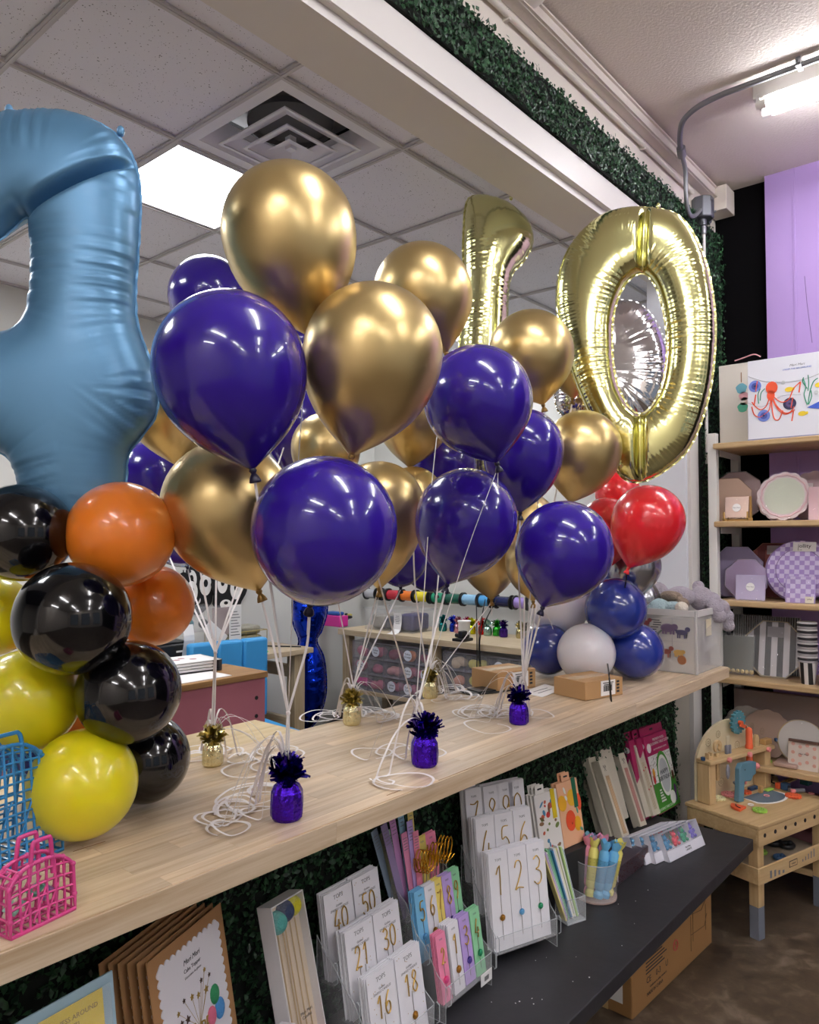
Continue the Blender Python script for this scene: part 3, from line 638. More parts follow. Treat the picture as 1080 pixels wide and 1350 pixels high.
# ---------------- FOIL NUMBERS ----------------
def inflate(outline, holes=(), n=110, k=1.0, creases=(), wr=.25, lam=.016, wd=.05, seed=0, hmax=None, name='foil'):
    """closed 2-D outline (x, z) -> two pillowed skins with puckered seams"""
    def dens(P, step):
        P = [Vector((p[0], p[1])) for p in P]; out = []
        for i in range(len(P)):
            a, b = P[i], P[(i+1) % len(P)]; m_ = max(1, int((b-a).length/step))
            for j in range(m_): out.append(tuple(a.lerp(b, j/m_)))
        return np.array(out)
    loops = [np.array(outline)]+[np.array(h) for h in holes]
    mn = loops[0].min(0); mx = loops[0].max(0); s = (mx-mn).max()/n
    gx = np.arange(mn[0]-2*s, mx[0]+3*s, s); gz = np.arange(mn[1]-2*s, mx[1]+3*s, s)
    X, Z = np.meshgrid(gx, gz, indexing='ij'); P = np.stack([X.ravel(), Z.ravel()], 1)
    inside = np.zeros(len(P), bool); best = np.full(len(P), 1e9); near = np.zeros_like(P); arc = np.zeros(len(P)); off = 0
    for Lp in loops:
        A = Lp; B = np.roll(Lp, -1, 0)
        cr = np.zeros(len(P), bool)
        for a, b in zip(A, B):
            if a[1] != b[1]:
                c = ((a[1] > P[:, 1]) != (b[1] > P[:, 1])) & (P[:, 0] < (b[0]-a[0])*(P[:, 1]-a[1])/(b[1]-a[1])+a[0]); cr ^= c
            ab = b-a; l2 = (ab**2).sum()+1e-12; t = np.clip(((P-a) @ ab)/l2, 0, 1); q = a+t[:, None]*ab; d = np.sqrt(((P-q)**2).sum(1))
            m_ = d < best; best[m_] = d[m_]; near[m_] = q[m_]; arc[m_] = off+t[m_]*math.sqrt(l2); off += math.sqrt(l2)
        inside ^= cr
    core = (inside & (best > .35*s)).reshape(X.shape); W = core.astype(float)
    damp = np.ones(X.shape)
    for (c0, c1, wdt, dep) in creases:
        c0 = np.array(c0); c1 = np.array(c1); ab = c1-c0; t = np.clip(((P-c0) @ ab)/(ab**2).sum(), 0, 1); d = np.sqrt(((P-(c0+t[:, None]*ab))**2).sum(1)).reshape(X.shape)
        damp *= 1-dep*np.exp(-(d/wdt)**2)
    phi = np.zeros(X.shape)
    for it in range(900):
        phi[1:-1, 1:-1] = (.25*(phi[2:, 1:-1]+phi[:-2, 1:-1]+phi[1:-1, 2:]+phi[1:-1, :-2])+.25*s*s)*W[1:-1, 1:-1]
    h = k*np.sqrt(np.maximum(phi, 0)*2.0)*damp
    if hmax: h = hmax*np.tanh(h/hmax)
    arc = arc.reshape(X.shape); bd = best.reshape(X.shape)
    rs = np.random.RandomState(seed); ph = rs.uniform(0, 6.28, 8)
    wv = np.sin(2*PI*arc/lam+2.2*np.sin(arc*19+ph[0]))*.6+np.sin(2*PI*arc/(lam*2.7)+1.7*np.sin(arc*11+ph[1]))*.7
    am = .55+.45*np.sin(arc*23+ph[2])
    h = h*(1-wr*am*np.clip(wv, -1, 1)*np.exp(-bd/wd)*.5)
    ring = np.zeros(X.shape, bool)
    for dx in (-1, 0, 1):
        for dz in (-1, 0, 1): ring |= np.roll(np.roll(core, dx, 0), dz, 1)
    ring &= ~core; use = core | ring
    co = P.reshape(X.shape+(2,)).copy(); nr = near.reshape(X.shape+(2,)); co[ring] = nr[ring]; h[ring] = 0
    idx = -np.ones(X.shape, int); idx[use] = np.arange(use.sum()); nf = use.sum()
    ci = core; back = -np.ones(X.shape, int); back[core] = nf+np.arange(core.sum()); back[ring] = idx[ring]
    v = [(a[0], -b, a[1]) for a, b in zip(co[use], h[use])]+[(a[0], b, a[1]) for a, b in zip(co[core], h[core])]
    f = []
    q = use[:-1, :-1] & use[1:, :-1] & use[1:, 1:] & use[:-1, 1:] & (core[:-1, :-1] | core[1:, :-1] | core[1:, 1:] | core[:-1, 1:])
    for i, j in zip(*np.nonzero(q)):
        f.append((idx[i, j], idx[i+1, j], idx[i+1, j+1], idx[i, j+1])); f.append((back[i, j], back[i, j+1], back[i+1, j+1], back[i+1, j]))
    mb = MB(); mb.v = v; mb.f = [tuple(int(x) for x in a) for a in f]
    # crimped hem round every edge
    hem = MB(); rs = random.Random(seed)
    for li, Lp in enumerate(loops):
        D_ = dens(Lp, .006); nD = len(D_); area = .5*sum(D_[i][0]*D_[(i+1) % nD][1]-D_[(i+1) % nD][0]*D_[i][1] for i in range(nD)); sg = 1 if area > 0 else -1
        if li: sg = -sg
        vs = []
        for i in range(nD):
            a, b = D_[i-1], D_[(i+1) % nD]; t = b-a; t = t/(np.linalg.norm(t)+1e-9); nrm = np.array([t[1], -t[0]])*sg
            wob = .0016*math.sin(i*1.3)+rs.uniform(-.0008, .0008); e = D_[i]+nrm*(.005+rs.uniform(-.0008, .0006)); b0 = D_[i]-nrm*.004
            vs += [(b0[0], 0, b0[1]), (e[0], wob, e[1])]
        hem.add(vs, [(2*i, 2*i+1, (2*i+3) % (2*nD), (2*i+2) % (2*nD)) for i in range(nD)])
    return mb, hem
def foil(label, px_outline, D, m, yaw=0, px_holes=(), lean=0, k=1.0, creases=(), name='foil_number_balloon', cat='foil balloon', centre=None, tabs=(), extra=(), **kw):
    P = np.array(px_outline, float); cxp, cyp = centre or P.mean(0); C = at_d(cxp, cyp, D)
    Rz = Matrix.Rotation(YAW-PI/2+yaw, 3, 'Z'); xa, na = Rz @ Vector((1, 0, 0)), Rz @ Vector((0, 1, 0))
    def cv(pts):
        out = []
        for x, y in pts: d = ray(x, y); P_ = CAM+d*((C-CAM).dot(na)/d.dot(na)); out.append(((P_-C).dot(xa), P_.z-C.z))
        return out
    t = thing(name, label, cat, C, rot=(lean, 0, YAW-PI/2+yaw))
    sm_ = lambda pts: [(p.x, p.y) for p in catmull([Vector((a, b, 0)) for a, b in pts], 5, True)]
    mb, hem = inflate(sm_(cv(px_outline)), [sm_(cv(h)) for h in px_holes], k=k, creases=[(cv([a])[0], cv([b])[0], w_, d_) for a, b, w_, d_ in creases], **kw)
    obj('inflated_skin', mb, m, t, smooth=180); obj('crimped_hem', hem, m, t, smooth=40)
    for x, y in tabs:
        q = cv([(x, y)])[0]; mt_ = MB().lathe([(.004, 0), (.007, .004), (.0085, .012), (.006, .02), (.001, .024)], 12); obj('hanging_tab', mt_, m, t, loc=(q[0], 0, q[1]), smooth=60)
    return t
m_fblue = mat('foil_satin_blue', '5b8bb0', .42, .45, coat=.15, coatr=.2)
m_fgold = mat('foil_pale_gold', 'dedca0', .15, 1.0); m_fsilv = mat('foil_mirror_silver', 'd2d0d2', .06, 1.0); m_froy = mat('foil_royal_blue', '1436c8', .12, 1.0)
four = [(-205, 560), (-205, 480), (-150, 420), (-80, 345), (-10, 262), (25, 190), (60, 158), (120, 150), (158, 180), (176, 205), (184, 240), (182, 300), (178, 360), (178, 415), (188, 455), (206, 490), (207, 540), (196, 572), (172, 596), (165, 640), (158, 690), (120, 712), (70, 712), (40, 690), (30, 640), (14, 600), (-20, 588), (-120, 590), (-180, 590)]
four = [(-205, 575), (-208, 500), (-160, 420), (-95, 330), (-45, 225), (-12, 160), (40, 150), (100, 152), (150, 176), (174, 208), (184, 250), (182, 320), (178, 380), (180, 425), (193, 465), (207, 500), (205, 545), (186, 575), (168, 600), (164, 650), (150, 700), (95, 716), (42, 700), (28, 645), (14, 605), (-25, 590), (-120, 590), (-180, 592)]
hole4 = [(-92, 436), (-60, 385), (-20, 335), (12, 305), (38, 286), (43, 330), (42, 380), (36, 420), (12, 438), (-40, 440)]
foil('large satin blue foil number balloon above the black and yellow column', four, 1.58, m_fblue, yaw=R(4), px_holes=[hole4], k=.95, wr=.28, lam=.013, wd=.035, n=190,
     creases=[((-60, 345), (184, 218), .010, .75)], hmax=.14, tabs=[(12, 152), (159, 180)], seed=3)
zo = [(850, 274), (895, 285), (925, 330), (940, 390), (943, 450), (935, 520), (912, 585), (880, 618), (845, 635), (820, 628), (798, 590), (765, 520), (745, 460), (735, 410), (737, 365), (752, 325), (785, 290), (815, 277)]
zh = [(845, 360), (862, 372), (874, 405), (880, 455), (874, 505), (860, 535), (843, 546), (826, 532), (812, 500), (807, 455), (810, 410), (824, 375)]
foil('large pale gold foil zero balloon above the red balloons', zo, 2.72, m_fgold, yaw=R(-24), px_holes=[zh], k=1.2, wr=.13, lam=.0155, wd=.03, n=370,
     creases=[((853, 268), (848, 362), .014, .6), ((845, 545), (846, 640), .014, .6)], tabs=[(868, 276)], seed=5)
one = [(618, 262), (650, 262), (676, 275), (696, 295), (702, 320), (690, 345), (676, 360), (670, 385), (668, 450), (664, 560), (655, 640), (610, 640), (600, 560), (606, 450), (611, 380), (611, 310)]
foil('pale gold foil one balloon behind the bunch, left of the foil zero', one, 3.15, m_fgold, yaw=R(10), k=1.2, wr=.13, lam=.017, wd=.03, n=280, tabs=[(674, 264)], seed=8)
so = [(815, 396), (845, 402), (868, 430), (880, 470), (876, 520), (850, 555), (815, 565), (770, 560), (735, 540), (735, 490), (745, 440), (775, 405)]
foil('mirror silver foil balloon seen through the foil zero', so, 3.75, m_fsilv, yaw=R(-6), k=.75, wr=.35, lam=.022, wd=.05, n=140, seed=9, name='foil_balloon')
# black ribbon tails in front of the carton
# =============== BACK ROOM ===============
m_wood = wood('pale_desk_wood', 'd9c8ac', 'b9a380', 'X', .8, .5, .08); m_woody = wood('pale_desk_wood_y', 'd9c8ac', 'b9a380', 'Y', .8, .5, .08)
m_woodz = wood('pale_desk_wood_z', 'c9b89a', 'ab9674', 'Z', .8, .55, .06)
m_pink = mat('dusty_pink_paint', 'b9707f', .5, var=(2, .06)); m_clear = mat('clear_plastic', 'f2f4f6', .08, trans=.0, alpha=.22, spec=.6)
m_frost = mat('frosted_plastic', 'e4e5ea', .2, alpha=.09, spec=.5); m_paper = mat('white_paper', 'eeecea', .8); m_ink = mat('print_ink', '2b2b2e', .8)
m_greyink = mat('print_grey', '77777a', .8); m_dark = mat('dark_plastic', '17181b', .4); m_card = mat('kraft_board', 'b08a5e', .8, var=(6, .06)); m_tape = mat('parcel_tape', 'c9a878', .15)
def bx(name, x0, x1, y0, y1, z0, z1, m, p=None, bevel=.003, **k): return obj(name, MB().box(((x0+x1)/2, (y0+y1)/2, (z0+z1)/2), (x1-x0, y1-y0, z1-z0)), m, p, bevel=bevel, **k)
# pink cabinet
pc = thing('pink_cabinet', 'dusty pink storage cabinet with wooden edged top behind the counter', 'cabinet', (1.85, 3.22, 0))
bx('body', -.75, .61, -.17, .17, .06, .925, m_pink, pc); bx('plinth', -.72, .58, -.14, .15, 0, .06, m_pink, pc)
bx('cabinet_top', -.76, .62, -.18, .18, .925, .955, wood('oak_edge', 'b58a55', '8f6840', 'X', .7, .45), pc)
bx('white_mat', -.70, .42, -.15, .14, .955, .958, m_paper, pc, 0)
for z in (.83, .74):
    obj('peg_hole', MB().cyl((.555, -.172, z), (.555, -.168, z), .010, n=14), m_dark, pc)
# plywood work table in front
wt = thing('work_table', 'low plywood work table between counter and pink cabinet', 'table', (1.40, 2.2, 0))
bx('table_top', -.9, .66, -.40, .42, .83, .85, wood('plywood', 'dcc7a0', 'c2a778', 'X', .5, .5), wt); bx('table_edge', -.9, .655, -.395, .415, .80, .828, m_dark, wt, .002)
for a, b in ((-.86, -.35), (.61, -.35), (-.86, .38), (.61, .38)): bx('leg', a-.02, a+.02, b-.02, b+.02, 0, .80, m_dark, wt)
# binder and papers on the cabinet
bk = at_z(250, 884, .958)
bd = thing('ring_binder', 'white patterned ring binder lying on the pink cabinet', 'binder', (bk.x, bk.y+.02, .958), R(-6))
bx('binder_cover', -.15, .13, -.11, .11, .052, .056, m_paper, bd, .001); bx('binder_cover', -.15, .13, -.11, .11, 0, .004, m_dark, bd, .001)
for k in range(3): bx('paper_block', -.14, .09, -.10, .10, .006+k*.015, .017+k*.015, m_paper, bd, .001)
bx('spine', .12, .134, -.11, .11, 0, .056, mat('binder_spine', '3a3a40', .5), bd, .002)
obj('spine_ring', MB().tube([(.136, -.07+.016*math.cos(a), .028+.016*math.sin(a)) for a in [2*PI*i/14 for i in range(14)]], .003, 6, True), m_card, bd)
for k, (x, y) in enumerate(((-.06, 0), (-.02, .03), (.02, -.02))): obj('flower_print', MB().lathe([(.018, 0), (.018, .0005)], 10), mat('rose_print', 'b88a90', .8), bd, loc=(x, y, .056))
# label printer
pr = at_y(236, 866, 3.9)
lpn = thing('label_printer', 'small black label printer behind the orange balloon', 'printer', (pr.x-.05, 3.95, .89))
bx('body', -.14, .09, -.1, .1, 0, .13, m_dark, lpn, .012); bx('paper_slot', .0, .07, -.104, -.099, .08, .09, m_paper, lpn, 0); bx('lid', -.13, .08, -.09, .09, .13, .142, m_dark, lpn, .004)
# back desk along the rear wall
dk = thing('rear_desk', 'pale wooden desk against the rear wall behind the blue chair', 'desk', (2.4, 4.25, 0))
bx('desk_top', -1.2, 1.1, -.42, .42, .855, .89, m_wood, dk)
for a in (-1.15, .99): 
    for b in (-.36, .32): bx('leg', a-.03, a+.06, b-.03, b+.05, 0, .855, m_woodz, dk)
bx('side_rail', .96, 1.0, -.32, .32, .35, .43, m_woody, dk); bx('side_rail', .96, 1.0, -.32, .32, .70, .78, m_woody, dk)
# blue chair
m_chair = mat('sky_blue_leatherette', '3a9ad8', .42, bump=(300, .08), bd=.001)
ca = at_y(312, 900, 3.62)
chx = ca.x
chr_ = thing('padded_chair', 'sky blue padded chair with stitched panels behind the pink cabinet', 'chair', (chx, 3.72, 0), R(-8))
for i in range(3):
    for j in range(2):
        x0 = -.25+i*.168; z0 = .56+j*.235
        obj('backrest_panel', MB().box((x0+.083, -.02, z0+.118), (.166, .07, .233)), m_chair, chr_, bevel=.018)
bx('seat', -.25, .25, -.45, .05, .44, .55, m_chair, chr_, .03)
obj('column', MB().cyl((0, -.2, .1), (0, -.2, .44), .025, n=12), m_dark, chr_)
for a in range(5):
    q = R(72*a); obj('leg', MB().cyl((0, -.2, .10), (.26*math.cos(q), -.2+.26*math.sin(q), .045), .018, .012, 8), m_dark, chr_); obj('castor', MB().ball((.26*math.cos(q), -.2+.26*math.sin(q), .025), .025, 10, 6), m_dark, chr_)
# clear tubs and wire basket on rear desk
def on_rear(px, py, y): return at_y(px, py, y)
def tub(label, x, y, z, w, d, h, m, name='storage_tub', fill=None, lid=True):
    t = thing(name, label, 'storage box', (x, y, z)); th = .004; mb = MB()
    mb.box((0, 0, th/2), (w, d, th)); mb.box((0, -d/2+th/2, h/2), (w, th, h)); mb.box((0, d/2-th/2, h/2), (w, th, h)); mb.box((-w/2+th/2, 0, h/2), (th, d, h)); mb.box((w/2-th/2, 0, h/2), (th, d, h))
    obj('tub_body', mb, m, t)
    if lid: obj('lid', MB().box((0, 0, h+.008), (w+.015, d+.015, .016)), m, t, bevel=.004)
    for k, (c, fx, fy, r) in enumerate(fill or []): obj('tub_content', MB().ball((fx*w, fy*d, r+.006), r, 12, 8), c, t, smooth=180)
    return t
m_teal = mat('teal_thing', '2f6f78', .5)
a = on_rear(264, 850, 4.0)
tub('clear drawer tub with balls at the left on the rear desk', a.x, 4.05, .89, .28, .22, .15, m_frost, fill=[(m_paper, -.25, -.1, .04), (m_paper, .1, -.1, .045), (m_teal, .3, .1, .035)])
tub('clear lidded tub stacked on the tub on the rear desk', a.x, 4.05, 1.06, .27, .21, .13, m_frost, fill=[(m_teal, -.2, 0, .035), (m_dark, .2, 0, .03)])
a = on_rear(306, 850, 4.0)
wb = thing('wire_basket', 'beige wire basket of bagged parts on the rear desk', 'basket', (a.x+.07, 4.05, .89))
m_wire = mat('brass_wire', 'a8975e', .4, .6); g = MB()
for z in (.004, .07, .14): g.tube([(-.17, -.1, z), (.17, -.1, z), (.17, .1, z), (-.17, .1, z)], .003, 5, True)
for x in (-.17, -.085, 0, .085, .17):
    for y in (-.1, .1): g.cyl((x, y, 0), (x, y, .14), .0025, n=5)
obj('wire_grid', g, m_wire, wb)
bx('bag_bundle', -.15, .15, -.085, .085, .006, .11, mat('olive_bag', '77704f', .35, bump=(30, .6)), wb, .02)
bx('bag_bundle', -.05, .15, -.07, .07, .112, .17, mat('clear_bag', '8c8878', .3, bump=(30, .6)), wb, .02)
a = on_rear(312, 815, 3.9)
pk = thing('label_pouch', 'clear packet with long white printed label hanging over the basket', 'packet', (a.x, 3.93, 1.0), R(-5))
bx('pouch', -.15, .05, -.004, .004, .03, .20, mat('pouch_plastic', 'b9a8a8', .2, alpha=.6), pk, .002)
bx('label_sheet', -.035, .05, -.009, -.005, -.03, .21, m_paper, pk, 0)
for k in range(9): bx('print_line', -.025, .04-.01*(k % 3), -.0098, -.0092, .02+k*.018, .025+k*.018, m_greyink, pk, 0)
bx('barcode', -.02, .035, -.0098, -.0092, -.02, -.008, m_ink, pk, 0)
a = on_rear(282, 815, 3.92)
ps = tag(obj('paper_slip', MB().box((0, 0, 0), (.17, .002, .075)), m_paper, None, loc=(a.x, 3.90, 1.05), rot=(0, R(40), 0)), 'tilted white paper slip before the clear tubs', 'paper')
rl = thing('till_roll', 'long white curling paper strip hanging beside the orange balloon', 'paper', (on_rear(243, 830, 3.85).x, 3.8, .89))
obj('strip', MB().add([(x, .01*math.sin(z*30), z) for z in [0+.03*i for i in range(9)] for x in (-.04, .03)], [(2*i, 2*i+1, 2*i+3, 2*i+2) for i in range(8)]), m_paper, rl)
# black banner with white ovals on the rear wall
m_felt = mat('black_card', '0d0d10', .7)
for n_, (px, py, w_, h_) in enumerate(((262, 775, .30, .36), (300, 780, .30, .34), (238, 785, .24, .3))):
    a = at_y(px, py, 4.70); lab = ['black cut-out banner with white ovals behind the left ribbons', 'black cut-out banner with white ovals, right one by the gold balloon', 'black cut-out banner with white ovals by the orange balloon'][n_]
    b = thing('oval_banner', lab, 'banner', (a.x, 4.717-.024*n_, a.z), group='black banners on the rear wall')
    pl = [(w_/2*(1+.12*math.sin(5*t+n_))*math.cos(t), h_/2*(1+.10*math.cos(4*t))*math.sin(t)) for t in [2*PI*i/36 for i in range(36)]]
    M_ = Matrix.Rotation(R(90), 4, 'X')
    obj('banner_body', MB().prism(pl, 0, .012, M_), m_felt, b)
    for ox, oz, ra, rb in ((-.06, .06, .045, .07), (.06, .02, .05, .08), (-.03, -.09, .05, .035)):
        e = [(ox+ra*math.cos(t), oz+rb*math.sin(t)) for t in [2*PI*i/20 for i in range(20)]]; obj('white_oval', MB().prism(e, .0125, .015, M_), m_paper, b)
        e = [(ox+ra*.35*math.cos(t), oz+.01+rb*.35*math.sin(t)) for t in [2*PI*i/16 for i in range(16)]]; obj('black_dot', MB().prism(e, .0155, .018, M_), m_felt, b)
    obj('hanger', MB().tube([(0, -.006, h_/2-.02), (0, -.002, h_/2+.03)], .004, 5), m_felt, b)
cb = thing('cable', 'black cable and small items at the right end of the rear desk', 'cable', (3.25, 4.1, .893))
obj('wire', MB().tube(catmull([(-.2, .1, .004), (-.1, 0, .03), (0, .06, .006), (.08, -.05, .004), (.2, -.2, .0)], 6), .005, 6), m_dark, cb, smooth=60)
tag(obj('green_tag', MB().box((0, 0, .004), (.09, .03, .008)), mat('green_tag', '7fd05a', .5), None, loc=(3.12, 3.9, .89), rot=(0, 0, .3)), 'small green and white tag on the rear desk', 'tag')
tag(obj('white_pouch', MB().ball((0, 0, .05), .05, 14, 9, (1.3, .8, 1)), m_paper, None, loc=(on_rear(338, 840, 4.1).x, 4.15, .89), smooth=180), 'white crumpled pouch beside the wire basket', 'pouch')
# royal blue foil number leaning by the desk end
eight = [(405, 752), (425, 765), (432, 800), (425, 830), (418, 845), (428, 870), (430, 915), (418, 950), (402, 962), (390, 945), (384, 905), (386, 870), (394, 845), (386, 820), (386, 785), (392, 760)]
foil('royal blue foil number balloon standing on the floor beside the drawer desk', eight, 5.35, m_froy, yaw=R(8), k=1.4, wr=.35, lam=.03, wd=.06, n=90, seed=12)
bb = thing('bin_bag', 'black bag on the floor under the royal blue foil balloon', 'bag', (3.75, 3.85, 0))
obj('bag_body', MB().lathe([(.16, 0), (.2, .05), (.19, .2), (.12, .32), (.03, .36), (.05, .42)], 20), m_dark, bb, smooth=60)
# drawer desk along right wall ------------------------------------------------
DX0 = 4.30
dd = thing('drawer_desk', 'long pale wooden desk holding clear drawers, right wall of the back room', 'desk', (DX0, 3.2, 0))
bx('desk_top', 0, .60, -1.55, 1.22, .855, .90, m_woody, dd)
for y in (1.16, .27, -.62, -1.45):
    bx('upright', .03, .10, y-.035, y+.035, 0, .855, m_woodz, dd); bx('upright', .50, .57, y-.035, y+.035, 0, .855, m_woodz, dd)
bx('lower_shelf', .04, .56, -1.42, 1.19, .40, .43, m_woody, dd)
bx('floor_shelf', .04, .56, -1.42, 1.19, .06, .09, m_woody, dd)
# clear drawer towers
pinks = [mat('bag_pink_%s' % n_, c, .6, bump=(40, .7)) for n_, c in (('rose', 'c8748c'), ('hot', 'e0479a'), ('blush', 'dba0a0'), ('maroon', '8c3a52'), ('peach', 'e0885c'), ('cream', 'cdb59c'), ('lemon', 'c7bb62'), ('salmon', 'd89a84'), ('navy', '2d3a58'))]
m_lab = mat('round_label', 'e6e8f2', .6)
words = {0: 'Tuftex\nRose', 1: 'Tuftex\nOrange', 2: 'Tuftex\nNamy', 3: 'Tuftex\nCoral', 4: 'Tuftex\nHot Pink'}
def drawer_unit(label, y0, ncol, rows, fills, labs, dy=.165, dz=.125, z0=.432):
    t = thing('drawer_tower', label, 'drawers', (DX0+.05, y0, z0)); k = 0
    W = ncol*dy; H = rows*dz
    mb = MB(); 
    for r_ in range(rows+1): mb.box((.2, -W/2, r_*dz+.004), (.4, W, .008))
    for c in range(ncol+1): mb.box((.2, -c*dy, H/2), (.4, .006, H))
    obj('drawer_frame', mb, mat('drawer_frame', 'c4c0ce', .3, alpha=.35), t)
    for r_ in range(rows):
        for c in range(ncol):
            f = fills[(r_*ncol+c) % len(fills)]; yc = -(c+.5)*dy; zc = r_*dz
            rs = random.Random(k*7+1); mb = MB(); M_ = Matrix.Translation((.05, yc, zc+.015))
            dr = obj('drawer', MB().box((.006, yc, zc+dz/2), (.004, dy-.016, dz-.018)).box((.2, yc, zc+.011), (.38, dy-.016, .003)), m_frost, t)
            bag = MB()
            for q in range(5): bag.ball((.040+rs.uniform(-.004, .02), yc+rs.uniform(-.045, .045), zc+.042+rs.uniform(0, .022)), rs.uniform(.030, .040), 8, 6, (.7, 1.2, .9))
            obj('bagged_balloons', bag, pinks[f], dr, smooth=40, kind='stuff')
            if (r_, c) in labs:
                obj('round_label', MB().lathe([(.040, 0), (.040, .0015)], 24), m_lab, dr, loc=(.003, yc+.0, zc+dz*.5), rot=(0, -PI/2, 0))
                text(labs[(r_, c)], .021, m_ink, dr, (.001, yc, zc+dz*.5), (R(90), 0, -PI/2))
            k += 1
    return t
drawer_unit('tower of clear drawers with pink bagged balloons and round labels', 4.30, 5, 3, [1, 0, 0, 0, 3, 0, 0, 2, 0, 0, 0, 0, 3, 4, 3],
            {(0, 2): 'Tuftex\nRose', (0, 3): 'Tuftex\nCoral', (1, 0): 'Tuftex\nHot Pink', (1, 3): 'Tuftex\nNamy', (1, 4): 'Tuftex\nBlush', (2, 1): 'Tuftex\nPink', (2, 3): 'Tuftex\nOrange'})
drawer_unit('tower of clear drawers with cream and peach bags, right behind the carton', 3.38, 4, 3, [7, 6, 8, 8, 7, 6, 8, 8, 5, 6, 8, 8], {(2, 2): 'Tuftex\nBlue', (1, 3): 'Tuftex\nNavy'}, dy=.19)
for k_, y in enumerate((3.95, 3.1)):
    t_ = tub('grey storage tub on the lower shelf, %s' % ('left under the pink drawers' if not k_ else 'right under the cream drawers'), DX0+.3, y, .09, .42, .6, .2, m_frost)
# things on the drawer desk
def on_desk(px, py): return at_z(px, py, .90)
a = on_desk(436, 826)
tp = thing('tape_dispenser', 'hot pink tape dispenser with blue top on the drawer desk', 'tape dispenser', (DX0+.12, a.y, .90))
bx('body', -.05, .05, -.10, .10, 0, .09, mat('hot_pink_plastic', 'd8329c', .4), tp, .006); bx('roll_cover', -.035, .035, -.07, .07, .09, .12, mat('blue_plastic', '2a5fae', .4), tp, .01)
a = on_desk(475, 815)
jb_ = thing('scrap_bag', 'clear bag of assorted craft scraps behind the tape dispenser', 'bag', (DX0+.38, a.y-.1, .90))
for k in range(14):
    r_ = random.Random(k); obj('scrap', MB().ball((r_.uniform(-.08, .08), r_.uniform(-.16, .16), .03+r_.uniform(0, .06)), r_.uniform(.018, .032), 8, 6, (1, 1.4, .7)), [pinks[0], pinks[6], m_paper, m_teal, m_dark, pinks[4]][k % 6], jb_, smooth=180)
a = on_desk(541, 830)
bn = tub('open clear bin with purple and silver foil weights on the drawer desk', DX0+.28, a.y+.06, .90, .3, .5, .17, m_frost, name='clear_bin', lid=False)
obj('bin_rim', MB().box((-.15, 0, .17), (.02, .52, .012)).box((.15, 0, .17), (.02, .52, .012)).box((0, .25, .17), (.3, .02, .012)).box((0, -.25, .17), (.3, .02, .012)), m_frost, bn)
bx('dark_bundle', -.1, .1, -.08, .08, .01, .11, mat('charcoal_bundle', '3a3c48', .5), bn, .02)
bx('purple_bundle', -.1, .1, -.22, -.09, .01, .14, mat('purple_bundle', '2d2860', .35, bump=(60, .8)), bn, .02)
bx('silver_bundle', -.1, .1, .09, .22, .01, .12, mat('silver_bundle', 'a09c94', .3, .4, bump=(60, 1)), bn, .02)
a = at_x(521, 812, DX0+.06)
rc = thing('receipt', 'long curling till receipt on the clear bin front', 'receipt', (DX0+.06, a.y, .90))
obj('paper_strip', MB().add([(x, y, z) for (x, z) in ((-.05, .0), (-.01, .006), (.02, .03), (.03, .08), (.03, .13), (.025, .155)) for y in (-.04, .04)], [(2*i, 2*i+1, 2*i+3, 2*i+2) for i in range(5)]), m_paper, rc)
for k in range(6): obj('print_line', MB().box((.0285, 0, .06+.014*k), (.001, .05-.008*(k % 3), .004)), m_greyink, rc)
# spool rail
m_alu = mat('rail_metal', 'b6b6ba', .3, .8)
SX = XR-.17; e0 = at_x(490, 782, SX); e1 = at_x(742, 799, SX); SZ = (e0.z+e1.z)/2
sr = thing('spool_rail', 'metal rail mounted on the wall above the drawer desk', 'rail', (SX, (e0.y+e1.y)/2, SZ))
hl = abs(e0.y-e1.y)/2
obj('rod', MB().cyl((0, -hl, 0), (0, hl, 0), .008, n=10), m_alu, sr, smooth=40)
for y in (-hl+.02, hl-.02): obj('bracket', MB().box((.085, y, 0), (.17, .02, .02)).box((.165, y, 0), (.01, .04, .08)), m_alu, sr)
cols = [('silver', 'b9bcc4', 484, 498), ('black', '1a1614', 503, 512), ('red', 'c02038', 513, 530), ('orange', 'ee7a1e', 531, 547), ('yellow', 'eddc20', 550, 567), ('emerald green', '2c9a74', 572, 588), ('dark green', '0f5a48', 590, 610), ('ice blue', '8fc0e2', 612, 632), ('sky blue', '4fa0dc', 634, 648), ('navy', '1b2552', 655, 675), ('lilac', 'a890d8', 680, 696)]
for nm, c, x0, x1 in cols:
    p0 = at_x(x0, 787, SX); p1 = at_x(x1, 789, SX); yc = (p0.y+p1.y)/2; l = abs(p0.y-p1.y)
    sp = thing('ribbon_spool', '%s ribbon spool on the wall rail above the drawer desk' % nm, 'ribbon spool', (SX, yc, SZ), group='ribbon spools on the wall rail')
    obj('wound_ribbon', MB().cyl((0, -l/2, 0), (0, l/2, 0), .042, n=24), mat('ribbon_'+nm.replace(' ', '_'), c, .25, coat=.4), sp, smooth=40)
    for s in (-1, 1): obj('flange', MB().cyl((0, s*l/2-.004, 0), (0, s*l/2+.004, 0), .055, n=24), m_dark, sp, smooth=40)
